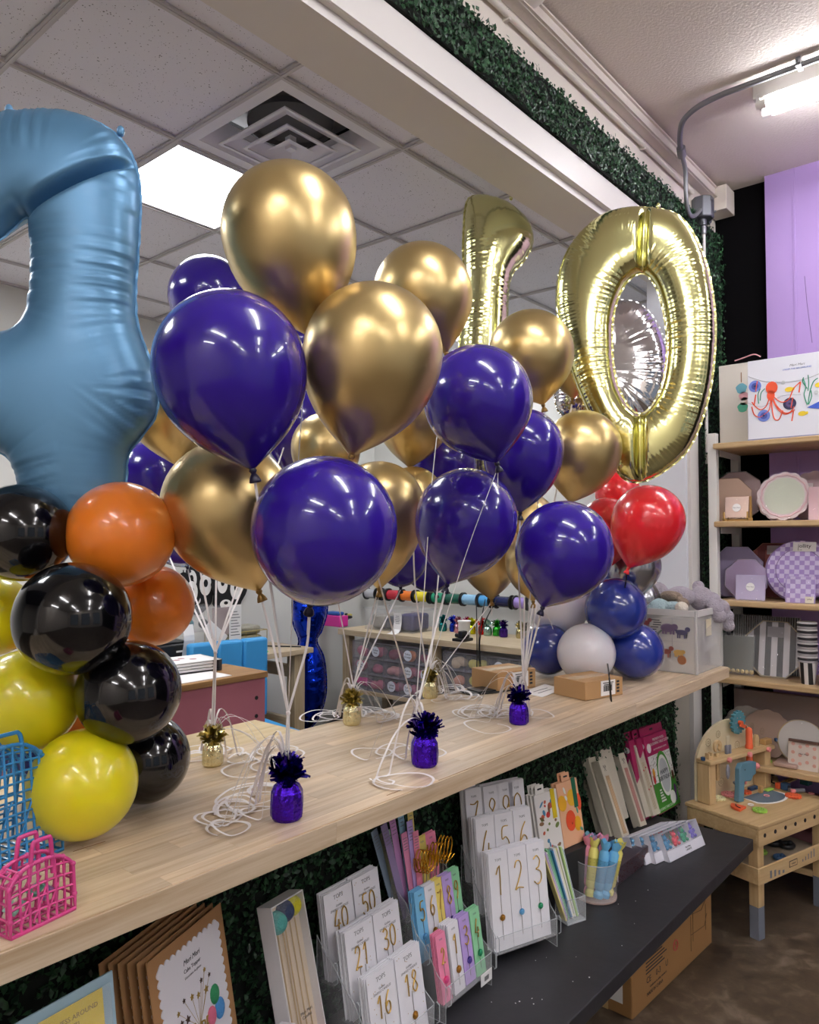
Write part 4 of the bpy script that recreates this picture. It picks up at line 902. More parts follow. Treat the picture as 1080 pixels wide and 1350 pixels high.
# coloured weights on the desk
wcols = [('teal', '2c8a8c', 584), ('royal blue', '1e40c8', 595), ('rose', 'c890a0', 604), ('magenta', 'd01878', 613), ('yellow green', 'c8d020', 622), ('red', 'd02020', 633), ('mint silver', 'a8c8c0', 643), ('green', '38a838', 652), ('violet', '4a2a90', 664), ('champagne', 'c8bc8c', 683), ('silver', 'b8b8b4', 695)]
for k, (nm, c, px) in enumerate(wcols):
    a = at_x(px, 822, DX0+.42)
    weight('small %s foil weight in the row on the drawer desk' % nm, Vector((DX0+.42+.03*(k % 2), a.y, .90)), .13, mat('mini_foil_'+nm.replace(' ', '_'), c, .2, .9), mat('mini_foil_'+nm.replace(' ', '_')), 'coloured foil weights on the drawer desk', 20+k, False, scale_top=.5)
a = on_desk(659, 832)
sc_ = thing('string_spool', 'white spool of curling ribbon on the drawer desk', 'ribbon spool', (DX0+.2, a.y-.03, .90))
obj('wound_ribbon', MB().cyl((0, 0, .008), (0, 0, .118), .044, n=24), mat('spool_white', 'dcd9d2', .5, bump=(200, .3)), sc_, smooth=40)
for z in (0, .118): obj('flange', MB().cyl((0, 0, z), (0, 0, z+.008), .05, n=24), m_paper, sc_, smooth=40)
a = on_desk(622, 842)
cl_ = thing('black_clamp', 'black clamp holding black cords at the desk front', 'clamp', (DX0+.06, a.y-.02, .90))
bx('clamp_base', -.06, .06, -.05, .05, 0, .02, m_dark, cl_, .004); bx('clamp_jaw', -.03, .03, -.02, .02, .02, .07, m_dark, cl_, .006); obj('clamp_knob', MB().cyl((0, -.05, .035), (0, .06, .035), .014, n=12), m_dark, cl_, smooth=40)
cords = MB()
for dx, px, tx in ((0, 632, 640), (.006, 629, 628), (-.006, 634, 655)):
    p0 = at_x(px, 880, DX0-.02); p1 = at_x(px, 835, DX0-.02); p2 = at_x(tx, 790, DX0+.1)
    cords.tube(catmull([p0, p1, p2], 5), .004, 5)
g_ = cl_.location; cords.v = [tuple(Vector(q)-g_) for q in cords.v]; obj('cord', cords, m_dark, cl_, kind='stuff')
# whiteboard edge above the rail
a = at_x(545, 752, XR-.02); 
wh = thing('wall_board', 'white framed board on the wall behind the purple balloons', 'board', (XR-.02, a.y, a.z+.2)); bx('panel', 0, .02, -.35, .35, -.2, .5, mat('board_face', 'dfe9f2', .3), wh); bx('frame', -.006, .0, -.36, .36, -.21, -.17, m_white, wh, 0)
# =============== COUNTER ITEMS ===============
def carton(label, x, y, rz, w, d, h, seed):
    t = thing('cardboard_box', label, 'box', (x, y, ZT+.001), rz)
    obj('box_body', MB().box((w/2, d/2, h/2), (w, d, h)), m_card, t, bevel=.002)
    obj('parcel_tape', MB().box((w/2, d/2, h+.0004), (w*.98, .05, .0006)), m_tape, t)
    obj('box_label', MB().box((w*.60, -.0006, h*.52), (.075, .0006, h*.82)), m_paper, t)
    bc = MB(); rs = random.Random(seed); xx = w*.60-.024
    while xx < w*.60+.022: ww = rs.choice((.0008, .0014, .0022)); bc.box((xx, -.0013, h*.50), (ww, .0004, h*.32)); xx += ww+rs.choice((.0009, .0015))
    obj('barcode', bc, m_ink, t, kind='stuff')
    for k in range(2): obj('print_line', MB().box((w*.60, -.0013, h*(.80-.1*k)), (.055-.012*k, .0004, .003)), m_ink, t)
    for k in range(4): obj('stamp_mark', MB().box((w*.60+.052, -.0008, h*(.25+.18*k)), (.014, .0006, h*.11)), m_ink, t)
    return t
carton('small kraft carton with white barcode label in front of the white balloon', 2.405, 1.248, R(-15), .195, .15, .064, 1).rotation_euler[2] = R(-15)
carton('small kraft carton at the counter back edge behind the purple weight', 2.33, 1.56, R(-15), .19, .15, .07, 2)
tg = at_z(640, 912, ZT)
pb = thing('black_packet', 'flat black glossy packet lying under the rear carton edge', 'packet', (tg.x, tg.y, ZT), R(-20)); bx('sheet', -.09, .12, -.04, .04, .0005, .006, m_dark, pb, .001); bx('sheet', -.05, .15, -.03, .05, .006, .01, m_dark, pb, .001)
tg = at_z(716, 912, ZT)
tag(obj('paper_sheet', MB().add([(-.09, -.05, .001), (.08, -.04, .003), (.10, .05, .008), (-.07, .05, .002)], [(0, 1, 2, 3)]), m_paper, None, loc=(tg.x, tg.y, ZT)), 'white printed paper sheet between the two cartons', 'paper')
obj('print_lines', MB().box((0, -.01, .0042), (.1, .004, .0003)).box((0, .01, .006), (.1, .004, .0003)), m_greyink, bpy.data.objects['paper_sheet'])
tl_ = MB()
p0 = WG+Vector((0, -.03, .03))
fr_ = at_z(801, 917, ZT+.03); 
for k in range(3):
    a = atdh(803-2*k, 872, WG); tl_.tube(catmull([TG, atdh(803, 888, fr_)+Vector((0, 0, 0)), fr_+Vector((.003*k, -.012, -.012-.004*k))], 6), .0028, 5, flat=.4)
wgo = WOBJ[-1]; tl_.v = [tuple(Vector(q)-wgo.location) for q in tl_.v]; obj('black_ribbon_tail', tl_, m_ribb, wgo)
# clear toy box with printed animals
BX, BY = 3.16, 1.135
tb = thing('clear_toy_box', 'clear plastic storage box with printed animals holding plush toys', 'storage box', (BX, BY, ZT+.001))
BW, BD, BH = .31, .36, .262; mb = MB(); th = .005
m_box = mat('clear_box_plastic', 'e6e2de', .18, alpha=.34, spec=.5)
mb.box((BW/2, BD/2, th/2), (BW, BD, th)); mb.box((BW/2, th/2, BH/2), (BW, th, BH)); mb.box((BW/2, BD-th/2, BH/2), (BW, th, BH)); mb.box((th/2, BD/2, BH/2), (th, BD-.012, BH)); mb.box((BW-th/2, BD/2, BH/2), (th, BD-.012, BH))
obj('box_walls', mb, m_box, tb)
rim = MB()
for (x0, x1, y0, y1) in ((-.006, .006, 0, BD), (BW-.006, BW+.006, 0, BD), (0, BW, -.006, .006), (0, BW, BD-.006, BD+.006)): rim.box(((x0+x1)/2, (y0+y1)/2, BH-.012), (x1-x0, y1-y0, .026))
obj('box_rim', rim, mat('box_rim_plastic', 'e8e6e2', .3, alpha=.8), tb)
for (x, y) in ((0, 0), (BW, 0), (0, BD), (BW, BD)): obj('corner_post', MB().cyl((x, y, 0), (x, y, BH), .007, n=10), m_box, tb, smooth=40)
obj('inner_card', MB().box((.012, BD/2, BH*.45), (.002, BD-.03, BH*.8)), mat('inner_card', 'e9e2da', .8), tb)
def animal(kind, cy2, cz, s, col, flip=1):
    """flat printed animal silhouette on the face looking towards -X"""
    M_ = Matrix.Translation((-.0012, cy2, cz)) @ Matrix.Rotation(PI/2, 4, 'Z') @ Matrix.Rotation(PI/2, 4, 'X') @ Matrix.Diagonal((-s*flip, s, 1, 1))
    E = lambda cx, cz_, a, b: [(cx+a*math.cos(t), cz_+b*math.sin(t)) for t in [2*PI*i/14 for i in range(14)]]
    shapes = {'hippo': [E(0, 0, 1, .6), E(1, .2, .5, .42)]+[[(x, -.9), (x+.3, -.9), (x+.3, -.2), (x, -.2)] for x in (-.8, -.4, .3, .7)],
              'fox': [E(0, 0, .9, .4), E(.9, .5, .4, .35), [(-.8, 0), (-1.5, .6), (-1.4, .75), (-.6, .3)]]+[[(x, -.9), (x+.2, -.9), (x+.25, 0), (x, 0)] for x in (-.7, -.4, .3, .6)],
              'lion': [E(0, 0, .8, .8), E(0, 0, .5, .5)], 'croc': [E(0, 0, 1.2, .35), [(.8, .1), (1.6, .9), (1.4, 1.0), (.5, .3)]]}[kind]
    mb = MB()
    for i, sh in enumerate(shapes): mb.prism(sh, .0002*i, .0006+.0002*i, M_)
    obj('printed_animal', mb, mat('print_'+col, col, .7), tb)
for a in (('hippo', .12, .185, .030, '6c5a72'), ('fox', .06, .17, .028, '4e4a66'), ('croc', .19, .145, .03, '56605c'), ('fox', .22, .20, .025, '8c4a4a'), ('fox', .13, .085, .028, '8a5048'), ('hippo', .075, .085, .02, 'c09a58'), ('lion', .06, .055, .024, '9a6440')): animal(*a)
zs = MB()
for i in range(7): zs.box((-.001, .175+.012*math.sin(i), .155+.010*i), (.0006, .035, .0035), Matrix.Identity(4))
obj('zebra_print', zs, m_ink, tb, kind='stuff')
obj('animal_netting', MB().box((-.0006, .18, .225), (.0006, .30, .001)).box((-.0006, .18, .13), (.0006, .30, .001)).box((-.0006, .10, .14), (.0006, .001, .18)).box((-.0006, .20, .14), (.0006, .001, .18)), m_greyink, tb)
bx('price_card', .10, .16, -.008, -.006, .15, .22, mat('cream_card', 'd9cdb0', .7), tb, 0)
obj('film_pouch', MB().add([(.05, -.010, .08), (.22, -.012, .11), (.23, -.008, .21), (.06, -.007, .22)], [(0, 1, 2, 3)]), mat('crinkly_film', 'f4f4f6', .06, alpha=.25, bump=(40, 1.0)), tb)
def plush(name, label, loc, balls, m, extras=(), rz=0):
    t = thing(name, label, 'soft toy', loc, rz); mb = MB()
    for b in balls:
        if len(b) == 4: mb.ball(b[:3], b[3], 14, 9)
        else: mb.ball(b[:3], b[3], 14, 9, b[4])
    o = obj('plush_body', mb, m, t, smooth=180)
    r = o.modifiers.new('join', 'REMESH'); r.mode = 'VOXEL'; r.voxel_size = .004; r.use_smooth_shade = True; sm2 = o.modifiers.new('soften', 'SMOOTH'); sm2.iterations = 14; sm2.factor = .6
    for nm, c, rr_, mm, sc in extras: obj(nm, MB().ball(c, rr_, 12, 8, sc), mm, t, smooth=180)
    return t
m_gfur = mat('grey_plush', 'aaa2ac', .95, bump=(140, 1.0), bd=.01, var=(60, .15)); m_bfur = mat('pale_blue_plush', 'b4ccd0', .95, bump=(140, 1.0), bd=.01); m_wfur = mat('cream_plush', 'e6dccc', .95, bump=(140, .8), bd=.01)
m_brf = mat('brown_plush', '8d7c6c', .95, bump=(140, .9), bd=.01)
z0 = .262
plush('plush_bear', 'grey plush toy sprawled over the clear box edge with dangling legs', (3.32, 1.20, ZT),
 [(0, .06, z0+.045, .06, (1.2, 1, .8)), (-.04, .15, z0+.055, .055), (.09, .0, z0+.035, .055), (.13, -.03, z0+.02, .045), (.16, -.065, z0-.005, .036), (.175, -.08, z0-.045, .034), (.18, -.085, z0-.085, .03), (.06, -.07, z0+.0, .036), (.06, -.085, z0-.035, .032), (.19, -.01, z0+.01, .036), (.235, -.03, z0-.02, .034), (.25, -.04, z0-.055, .03), (.14, .03, z0+.085, .028), (.12, .02, z0+.06, .03)], m_gfur,
 extras=[('cream_patch', (-.06, .17, z0+.105), .028, m_wfur, (1.2, 1, .6)), ('claw', (.178, -.088, z0-.118), .01, m_dark, (1, 1, 1)), ('claw', (.252, -.045, z0-.085), .01, m_dark, (1, 1, 1))])
plush('plush_penguin', 'pale blue plush animal with white eye ring lying in the box', (3.22, 1.33, ZT),
 [(0, 0, z0+.0, .055, (1, 1.3, .8)), (.0, -.08, z0+.005, .035, (1, 1.6, .8)), (.02, .09, z0+.03, .04)], m_bfur,
 extras=[('brown_ear', (.01, .07, z0+.065), .035, m_brf, (1, 1.2, .8)), ('white_eye_patch', (-.022, .055, z0+.045), .026, m_wfur, (.5, 1, 1)), ('eye', (-.036, .055, z0+.042), .010, m_dark, (.5, 1.2, 1)), ('paw', (-.03, -.125, z0+.01), .028, m_wfur, (1, 1, .9))])
plush('plush_sloth', 'brown plush paw resting on the grey plush in the box', (3.24, 1.22, ZT), [(0, 0, z0+.02, .03), (.02, .06, z0+.05, .035, (1, 1.6, .7))], m_brf)
# =============== BASKETS ===============
def basket(name, label, loc, rz, w, h, d, m, nx, nz, r, arch, hh, contents=()):
    t = thing(name, label, 'basket', loc, rz)
    def edge(u, side, inset=0):      # outline of the long faces: arch-shaped
        pass
    zt = lambda x: h*(1-arch*(abs(x)/(w/2))**3)
    def P(x, z, s): return Vector((x, s*d/2*(1-.35*z/h), z))
    for s in (-1, 1):
        g = MB(); loop = [(-w/2, 0)]+[(-w/2, zt(-w/2)*k/4) for k in range(1, 4)]+[(x, zt(x)) for x in [-w/2+w*k/14 for k in range(15)]]+[(w/2, zt(w/2)*k/4) for k in (3, 2, 1)]+[(w/2, 0)]
        obj('face_rim', MB().tube([P(x, z, s) for x, z in loop], r*1.5, 8, True), m, t, smooth=60)
        for i in range(1, nx):
            x = -w/2+w*i/nx; g.tube([P(x*.96, zt(x)*q/6, s) for q in range(7)], r, 6)
        for j in range(1, nz):
            z = h*j/nz
            xm = w/2
            while zt(xm) < z and xm > 0: xm -= .002
            g.tube([P(-xm+2*xm*q/8, z+.004*math.sin(q*PI/8), s) for q in range(9)], r*.9, 6)
        for q in range(-1, 2): g.tube([P(q*w*.2-w*.16, h*.08, s), P(q*w*.2+w*.05, h*.55, s)], r*.8, 5)
        obj('face_lattice', g, m, t, smooth=60)
    g = MB(); path = [(-w/2, z) for z in (0,)]+[(-w/2, zt(-w/2)*k/3) for k in range(1, 3)]+[(x, zt(x)) for x in [-w/2+w*k/12 for k in range(13)]]+[(w/2, zt(w/2)*k/3) for k in (2, 1, 0)]
    for (x, z) in path:
        if abs(x) < w*.28 and z > h*.7: continue
        g.tube([P(x, z, -1), P(x, z, 1)], r*.9, 6)
    for q in (-.33, .0, .33):
        for sg in (-1, 1):
            pts = [Vector((x, q*d*(1-.35*z/h), z)) for x, z in path if x*sg >= w*.28]
            if len(pts) > 1: g.tube(pts, r*.8, 6)
    for i in range(nx+1): x = -w/2+w*i/nx; g.tube([P(x, 0, -1), P(x, 0, 1)], r, 5)
    for q in (-.5, 0, .5): g.tube([(-w/2, q*d, 0), (w/2, q*d, 0)], r*.9, 5)
    obj('side_lattice', g, m, t, smooth=60)
    for (x, z) in path[1::2]:
        for s in (-1, 1): obj('corner_knob', MB().ball(P(x, z, s), r*2.1, 8, 6), m, t, smooth=180)
    for s in (-1, 1):
        y = P(0, h, s).y; hw = w*.16
        pts = catmull([(-hw*1.15, y, h*.72), (-hw*1.05, y, h*1.0), (-hw*.85, y, h+hh*.9), (-hw*.5, y, h+hh), (hw*.5, y, h+hh), (hw*.85, y, h+hh*.9), (hw*1.05, y, h), (hw*1.15, y, h*.72)], 4)
        obj('handle', MB().tube(pts, r*1.6, 8), m, t, smooth=60)
    for c, (x, y, z, rr_) in contents: obj('clip_inside', MB().tube([(x-rr_, y, z), (x, y-rr_*.4, z+rr_), (x+rr_, y, z), (x, y, z-rr_*.8)], .004, 6, True), c, t, smooth=60)
    return t
m_jp = mat('jelly_pink', 'c63f80', .35, coat=.2); m_jb = mat('jelly_blue', '2a7db6', .35, coat=.2)
a = at_z(14, 1240, ZT); b_ = at_z(99, 1199, ZT); ang = math.atan2((b_-a).y, (b_-a).x); wl = (b_-a).length
mid = (a+b_)/2+Vector((-math.sin(ang), math.cos(ang), 0))*.026
basket('pink_basket', 'small pink jelly lattice basket bag at the counter front', (mid.x, mid.y, ZT+.002), ang, wl*1.0, .088, .052, m_jp, 7, 5, .0021, .26, .03,
       contents=[(mat('clip_mint', '9fd8c4', .4), (-.03, 0, .03, .014)), (mat('clip_lilac', 'b08ac8', .4), (.02, .005, .03, .013)), (mat('clip_green', '6cb8a0', .4), (0, -.005, .045, .012))])
a = at_z(-62, 1180, ZT); b_ = at_z(38, 1140, ZT); ang = math.atan2((b_-a).y, (b_-a).x); mid = (a+b_)/2
basket('blue_basket', 'larger blue jelly lattice basket bag cut off by the left edge', (mid.x+.008, mid.y+.06, ZT+.002), ang+R(6), .215, .205, .13, m_jb, 12, 12, .0024, .42, .02)
# =============== BENCH AND ITS GOODS ===============
ZB = .434
m_bench = mat('black_painted_wood', '26262a', .5, bump=(12, .2), var=(6, .2)); m_bench2 = mat('black_bench_leg', '1b1b1e', .6)
be = thing('display_bench', 'long low black painted bench under the counter full of party goods', 'bench', (0, 0, 0))
bx('bench_top', .3, 3.2, .935, 1.40, ZB-.045, ZB, m_bench, be, .003)
for x in (.5, 1.9, 3.05):
    for y in (1.2, 1.3): bx('leg', x-.03, x+.03, y-.02, y+.02, 0, ZB-.045, m_bench2, be)
sp_ = MB(); rs = random.Random(5)
for k in range(34):
    p = at_z(rs.uniform(640, 860), rs.uniform(1170, 1330), ZB)
    if .95 < p.y < 1.15 and p.x < 3.1: sp_.box((p.x, p.y, ZB+.0006), (rs.uniform(.001, .004), rs.uniform(.001, .003), .001))
obj('white_specks', sp_, m_paper, be, kind='stuff')
# --- candle cards in clear tiered stands
NUMW = {'0': 'zero', '1': 'one', '2': 'two', '3': 'three', '4': 'four', '5': 'five', '6': 'six', '7': 'seven', '8': 'eight', '9': 'nine', '16': 'sixteen', '18': 'eighteen', '21': 'twenty-one', '30': 'thirty', '40': 'forty', '50': 'fifty'}
ORD = ['directly', 'second', 'third', 'fourth', 'fifth', 'sixth', 'last']
STROKES = {'0': [[(.5, 1), (.15, .85), (.05, .5), (.15, .15), (.5, 0), (.8, .15), (.92, .5), (.8, .85), (.5, 1)]],
 '1': [[(.15, .72), (.55, 1), (.5, 0)]], '2': [[(.08, .78), (.3, 1), (.7, .96), (.78, .7), (.4, .3), (.02, .02), (.35, .08), (.9, .03)]],
 '3': [[(.1, .9), (.5, 1), (.8, .82), (.65, .6), (.35, .54), (.8, .42), (.85, .15), (.45, 0), (.05, .12)]],
 '4': [[(.6, 1), (.05, .32), (.95, .32)], [(.75, .55), (.62, 0)]], '5': [[(.85, 1), (.25, .97), (.15, .56), (.55, .62), (.88, .4), (.75, .08), (.35, 0), (.05, .14)]],
 '6': [[(.75, 1), (.3, .7), (.08, .3), (.35, 0), (.78, .1), (.82, .4), (.5, .52), (.15, .35)]], '7': [[(.05, .95), (.5, .92), (.9, 1), (.55, .5), (.35, 0)]],
 '8': [[(.5, .54), (.15, .75), (.45, 1), (.8, .82), (.5, .54), (.1, .25), (.45, 0), (.88, .2), (.5, .54)]], '9': [[(.8, .68), (.5, .5), (.15, .66), (.3, .96), (.7, .95), (.82, .7), (.7, .3), (.45, 0)]]}
m_gw = mat('gold_wire', 'c9a55a', .3, .9); m_stick = mat('sparkler_stick', '9a948c', .4, .6)
POM = {'gold': mat('pom_gold', 'a8782e', .4, .6), 'green': mat('pom_green', '1f8a5c', .6), 'blue': mat('pom_blue', '5c9cc8', .6), 'violet': mat('pom_violet', '4a3a8c', .6), 'yellow': mat('pom_yellow', 'd88a1c', .6), 'pink': mat('pom_pink', 'e0508c', .6)}
CARDM = {'white': mat('card_white', 'ecebf0', .6), 'blue': mat('card_blue', '7cc0e8', .6), 'yellow': mat('card_yellow', 'f0dc74', .6), 'lilac': mat('card_lilac', 'bda2e0', .6), 'green': mat('card_green', '8fd0a0', .6), 'pink': mat('card_pink', 'ee8cae', .6)}
_pom = {}
def pommesh(c):
    if c not in _pom:
        n = 18; poly = []
        for i in range(n*2): a = PI*i/n; r_ = .0085*(1 if i % 2 else .72); poly.append((r_*math.cos(a), r_*math.sin(a)))
        me = MB().prism(poly, 0, .005).lathe([(.006, .005), (.0045, .0075), (.001, .008)], 12).mesh(); me.materials.append(POM[c]); _pom[c] = me
    return _pom[c]
_cardm = {}
def cardmesh(w, h, c):
    k = (round(w, 4), round(h, 4), c)
    if k not in _cardm:
        me = MB().box((0, 0, h/2), (w, .0016, h)).mesh(); me.materials.append(CARDM[c]); _cardm[k] = me
    return _cardm[k]
def stroke_mesh(digs, dh, r):
    mb = MB(); n = len(digs); dw = dh*(.42 if n == 1 else .46)
    for i, d in enumerate(digs):
        x0 = (i-(n-1)/2)*dw*1.25-dw/2
        for st in STROKES[d]: mb.tube([(x0+p.x*dw, -.0035, p.y*dh) for p in catmull([(a_, b, 0) for a_, b in st], 4 if len(st) > 3 else 2)], r, 6)
    return mb
def candle_card(label, base, rz, tilt, w, h, col, digs, pom, group, dh=None, nstack=4, dots=False, stack_c=None, stackstep=.0045, curved=False):
    Rz = Matrix.Rotation(rz, 4, 'Z')
    t = thing('candle_card', label, 'candle card', base, group=group, rot=(-tilt, 0, rz))
    o = bpy.data.objects.new('card', cardmesh(w, h, col)); COL.objects.link(o); o.parent = t
    if digs:
        dh = dh or h*.27; z = h*(.49 if dots else .56) if pom else h*.52
        obj('number_sparkler', stroke_mesh(digs, dh, .0017), m_gw, t, loc=(0, 0, z), smooth=60)
        if pom:
            obj('stick', MB().cyl((0, -.002, h*.10), (0, -.002, z+.005), .0007, n=5), m_stick, t)
            q = bpy.data.objects.new('pompom', pommesh(pom)); COL.objects.link(q); q.parent = t; q.location = (0, -.002, h*(.24 if dots else .33)); q.rotation_euler = FACE
        else:
            obj('stick', MB().cyl((-dh*.2, -.002, h*.1), (-dh*.2, -.002, z), .0007, n=5).cyl((dh*.2, -.002, h*.1), (dh*.2, -.002, z), .0007, n=5), m_stick, t)
    text('TOPS', w*.14, m_greyink, t, (0, -.0012, h*.915), FACE, extrude=.0001)
    if dots: 
        text('Golden\nSPARKLE CANDLES', w*.075, m_greyink, t, (0, -.0012, h*.79), FACE, extrude=.0001, shear=.2)
        rs = random.Random(hash(label) % 99); d = MB()
        for k in range(14): d.box((rs.uniform(-.46, .46)*w, -.0012, rs.uniform(.05, .97)*h), (.0016, .0004, .0016))
        obj('printed_dots', d, m_gw, t, kind='stuff')
    for k in range(nstack):
        off = Rz @ Vector((-.0012*(k+1)+rnd.uniform(-.0015, .0015), stackstep*(k+1), 0)); c = stack_c[k % len(stack_c)] if stack_c else col
        o = bpy.data.objects.new('candle_card', cardmesh(w, h, c)); COL.objects.link(o); o.location = Vector(base)+off+Vector((0, 0, rnd.uniform(-.001, .002))); o.rotation_euler = (-tilt+rnd.uniform(-.006, .006), 0, rz)
        tag(o, '%s card %s behind the %s' % (c, ORD[k], label.split('gold ')[-1] if 'gold ' in label and ' candle,' in label else label), 'candle card', group)
    return t
m_acr = mat('clear_acrylic', 'f4f6f8', .05, alpha=.13, spec=.7); m_acre = mat('acrylic_edge', 'd6dcdf', .08, alpha=.5, spec=.7)
def tier_stand(label, org, rz, w, steps, depth):
    """steps: list of (y, z) slot positions"""
    t = thing('acrylic_stand', label, 'display stand', org, rz); g = MB(); e = MB()
    yb = steps[-1][0]+.035; yf = steps[0][0]-.014
    top = steps[-1][1]+.10
    for x in (-.004, w+.004):
        poly = [(yf, 0), (yb, 0), (yb, top)]
        for y, z in reversed(steps): poly += [(y+.012, z+.07), (y-.014, z+.05)]
        M_ = Matrix.Translation((x-.0012, 0, 0)) @ Matrix(((0, 0, 1, 0), (1, 0, 0, 0), (0, 1, 0, 0), (0, 0, 0, 1)))
        obj('side_panel', MB().prism(poly, 0, .0024, M_), m_acr, t)
        e.tube([(x, a_, b) for a_, b in poly], .0011, 4, True)
        for y, z in steps: e.tube([(x, y-.022, z+.005), (x, y-.03, z+.012), (x, y-.03, z+.05), (x, y-.022, z+.056)], .0014, 5)
    obj('panel_edges', e, m_acre, t)
    for y, z in steps:
        obj('shelf', MB().box((w/2, y+.006, z-.0015), (w+.008, .042, .002)), m_acr, t); obj('front_lip', MB().box((w/2, y-.013, z+.022), (w+.008, .002, .045)), m_acr, t)
        obj('lip_edge', MB().cyl((-.004, y-.013, z+.045), (w+.004, y-.013, z+.045), .001, n=5), m_acre, t)
    return t
def place(org, rz, x, y, z): return Vector(org)+Matrix.Rotation(rz, 3, 'Z') @ Vector((x, y, z))
TI = R(9)
# stand with the double digit cards
o1, r1 = Vector((1.245, 1.165, ZB)), R(4); cw = .103
tier_stand('clear tiered stand holding the white double digit candle cards', o1, r1, .212, [(0, .018), (.065, .10), (.13, .165)], .2)
g1 = 'white double digit candle cards'
for (dg, i, row, pom) in (('16', 0, 0, 'gold'), ('18', 1, 0, 'gold'), ('21', 0, 1, None), ('30', 1, 1, None), ('40', 0, 2, None), ('50', 1, 2, None)):
    y, z = [(0, .018), (.065, .10), (.13, .165)][row]
    candle_card('white card with gold %s candle, %s row of the left clear stand' % (NUMW[dg], ('front', 'middle', 'back')[row]), place(o1, r1, cw*(i+.5)+.003, y-.004, z), r1, TI, cw-.004, .19, 'white', dg, pom, g1, dh=.047, nstack=4, dots=True)
# pastel stand
o2, r2 = Vector((1.505, 1.175, ZB)), R(2); s2 = [(0, .04), (.065, .118), (.125, .205)]
tier_stand('clear tiered stand holding the pastel single digit candle cards', o2, r2, .20, s2, .2)
g2 = 'pastel single digit candle cards'
cols2 = {'1': ('white', 'gold'), '3': ('lilac', 'violet'), '4': ('green', 'green'), '5': ('blue', 'blue'), '6': ('white', 'gold'), '7': ('yellow', 'yellow'), '8': ('lilac', 'violet'), '9': ('green', 'green')}
for k, (dg, x, row, w_) in enumerate((('1', .073, 0, .046), ('3', .125, 0, .046), ('4', .172, 0, .044), ('5', .022, 1, .046), ('6', .062, 1, .044), ('7', .1, 1, .044), ('8', .138, 1, .044), ('9', .175, 1, .046))):
    y, z = s2[row]; c, p = cols2[dg]
    candle_card('%s card with gold %s candle, %s row of the pastel stand' % (c, NUMW[dg], ('front', 'back')[row]), place(o2, r2, x, y-.004+(.002 if k % 2 else 0), z), r2, TI, w_, .165 if row == 0 else .17, c, dg, p, g2, dh=.046, nstack=5 if dg == '1' else 3)
candle_card('pink card, left end of the pastel front row', place(o2, r2, .018, -.004, s2[0][1]), r2, TI, .04, .16, 'pink', '2', 'pink', g2, dh=.036, nstack=3)
# back row: pink and yellow cards with gold word candles, paddle cards fanned at the left
y, z = s2[2]
for x, c in ((.13, 'yellow'), (.17, 'pink')):
    candle_card('%s card behind the gold word candles' % c, place(o2, r2, x, y+.016, z+.01), r2, TI, .046, .155, c, None, None, g2, nstack=2)
m_oneg = mat('word_gold', 'd8a028', .25, .85)
for k in range(4):
    t = thing('word_candle', ['front gold wire word candle spelling one, back row of the pastel stand', 'second gold wire word candle spelling one', 'third gold wire word candle spelling one', 'fourth gold wire word candle spelling one', 'rearmost gold wire word candle spelling one'][k], 'candle',
              place(o2, r2, .135-.003*k, y-.020+.009*k, z+.10), r2, 'gold word candles spelling one')
    W_ = [(0, .25), (-.04, .27), (.02, .0), (.26, .05), (.28, .3), (.1, .42), (.02, .25), (.1, .02), (.3, .02), (.38, .3), (.40, .42), (.41, .2), (.40, .02), (.48, .3), (.58, .42), (.63, .3), (.62, .02), (.75, .02), (.9, .3), (.85, .48), (.74, .3), (.78, .02), (.98, .08)]
    obj('script_word', MB().tube([((p.x-.48)*.135, 0, p.y*.13) for p in catmull([(a_, b, 0) for a_, b in W_], 4)], .0017, 6), m_oneg, t, smooth=60)
    for sx in (-.03, .03): obj('stick', MB().cyl((sx, 0, -.09), (sx, 0, .004), .0012, n=5), m_stick, t)
pad = [('7a8a9c', .0, .235), ('8d8f70', .012, .22), ('9fc4a4', .022, .22), ('c08cc0', .03, .26), ('86b0c8', .045, .275), ('e4cf7a', .062, .285), ('8a7aa0', .008, .25), ('dc8cb0', .040, .205), ('b9a0dc', .052, .23), ('e88aa8', .060, .20)]
for k, (c, x, h_) in enumerate(pad):
    yy = y+.028-.004*k
    t = thing('bookmark_card', '%s narrow card fanned at the back left of the pastel stand, %s' % (['slate', 'olive', 'sage', 'mauve', 'sky', 'straw', 'dusky', 'rose', 'lavender', 'salmon'][k], ['outermost left', 'behind the sage one', 'leaning left', 'tall', 'tallest but one', 'tallest', 'at the rear', 'low', 'beside the straw one', 'lowest in front'][k]), 'card', place(o2, r2, x+.012, yy, z), group='narrow fanned cards', rot=(-TI, R(-13+16*x/.06), r2))
    m_ = mat('fan_'+c, c, .6); obj('card', MB().box((0, 0, h_/2), (.024, .0014, h_)), m_, t)
    for q in range(5): obj('print_line', MB().box((0, -.001, h_*(.93-.035*q)), (.016-.003*(q % 2), .0003, .0018)), m_greyink, t)
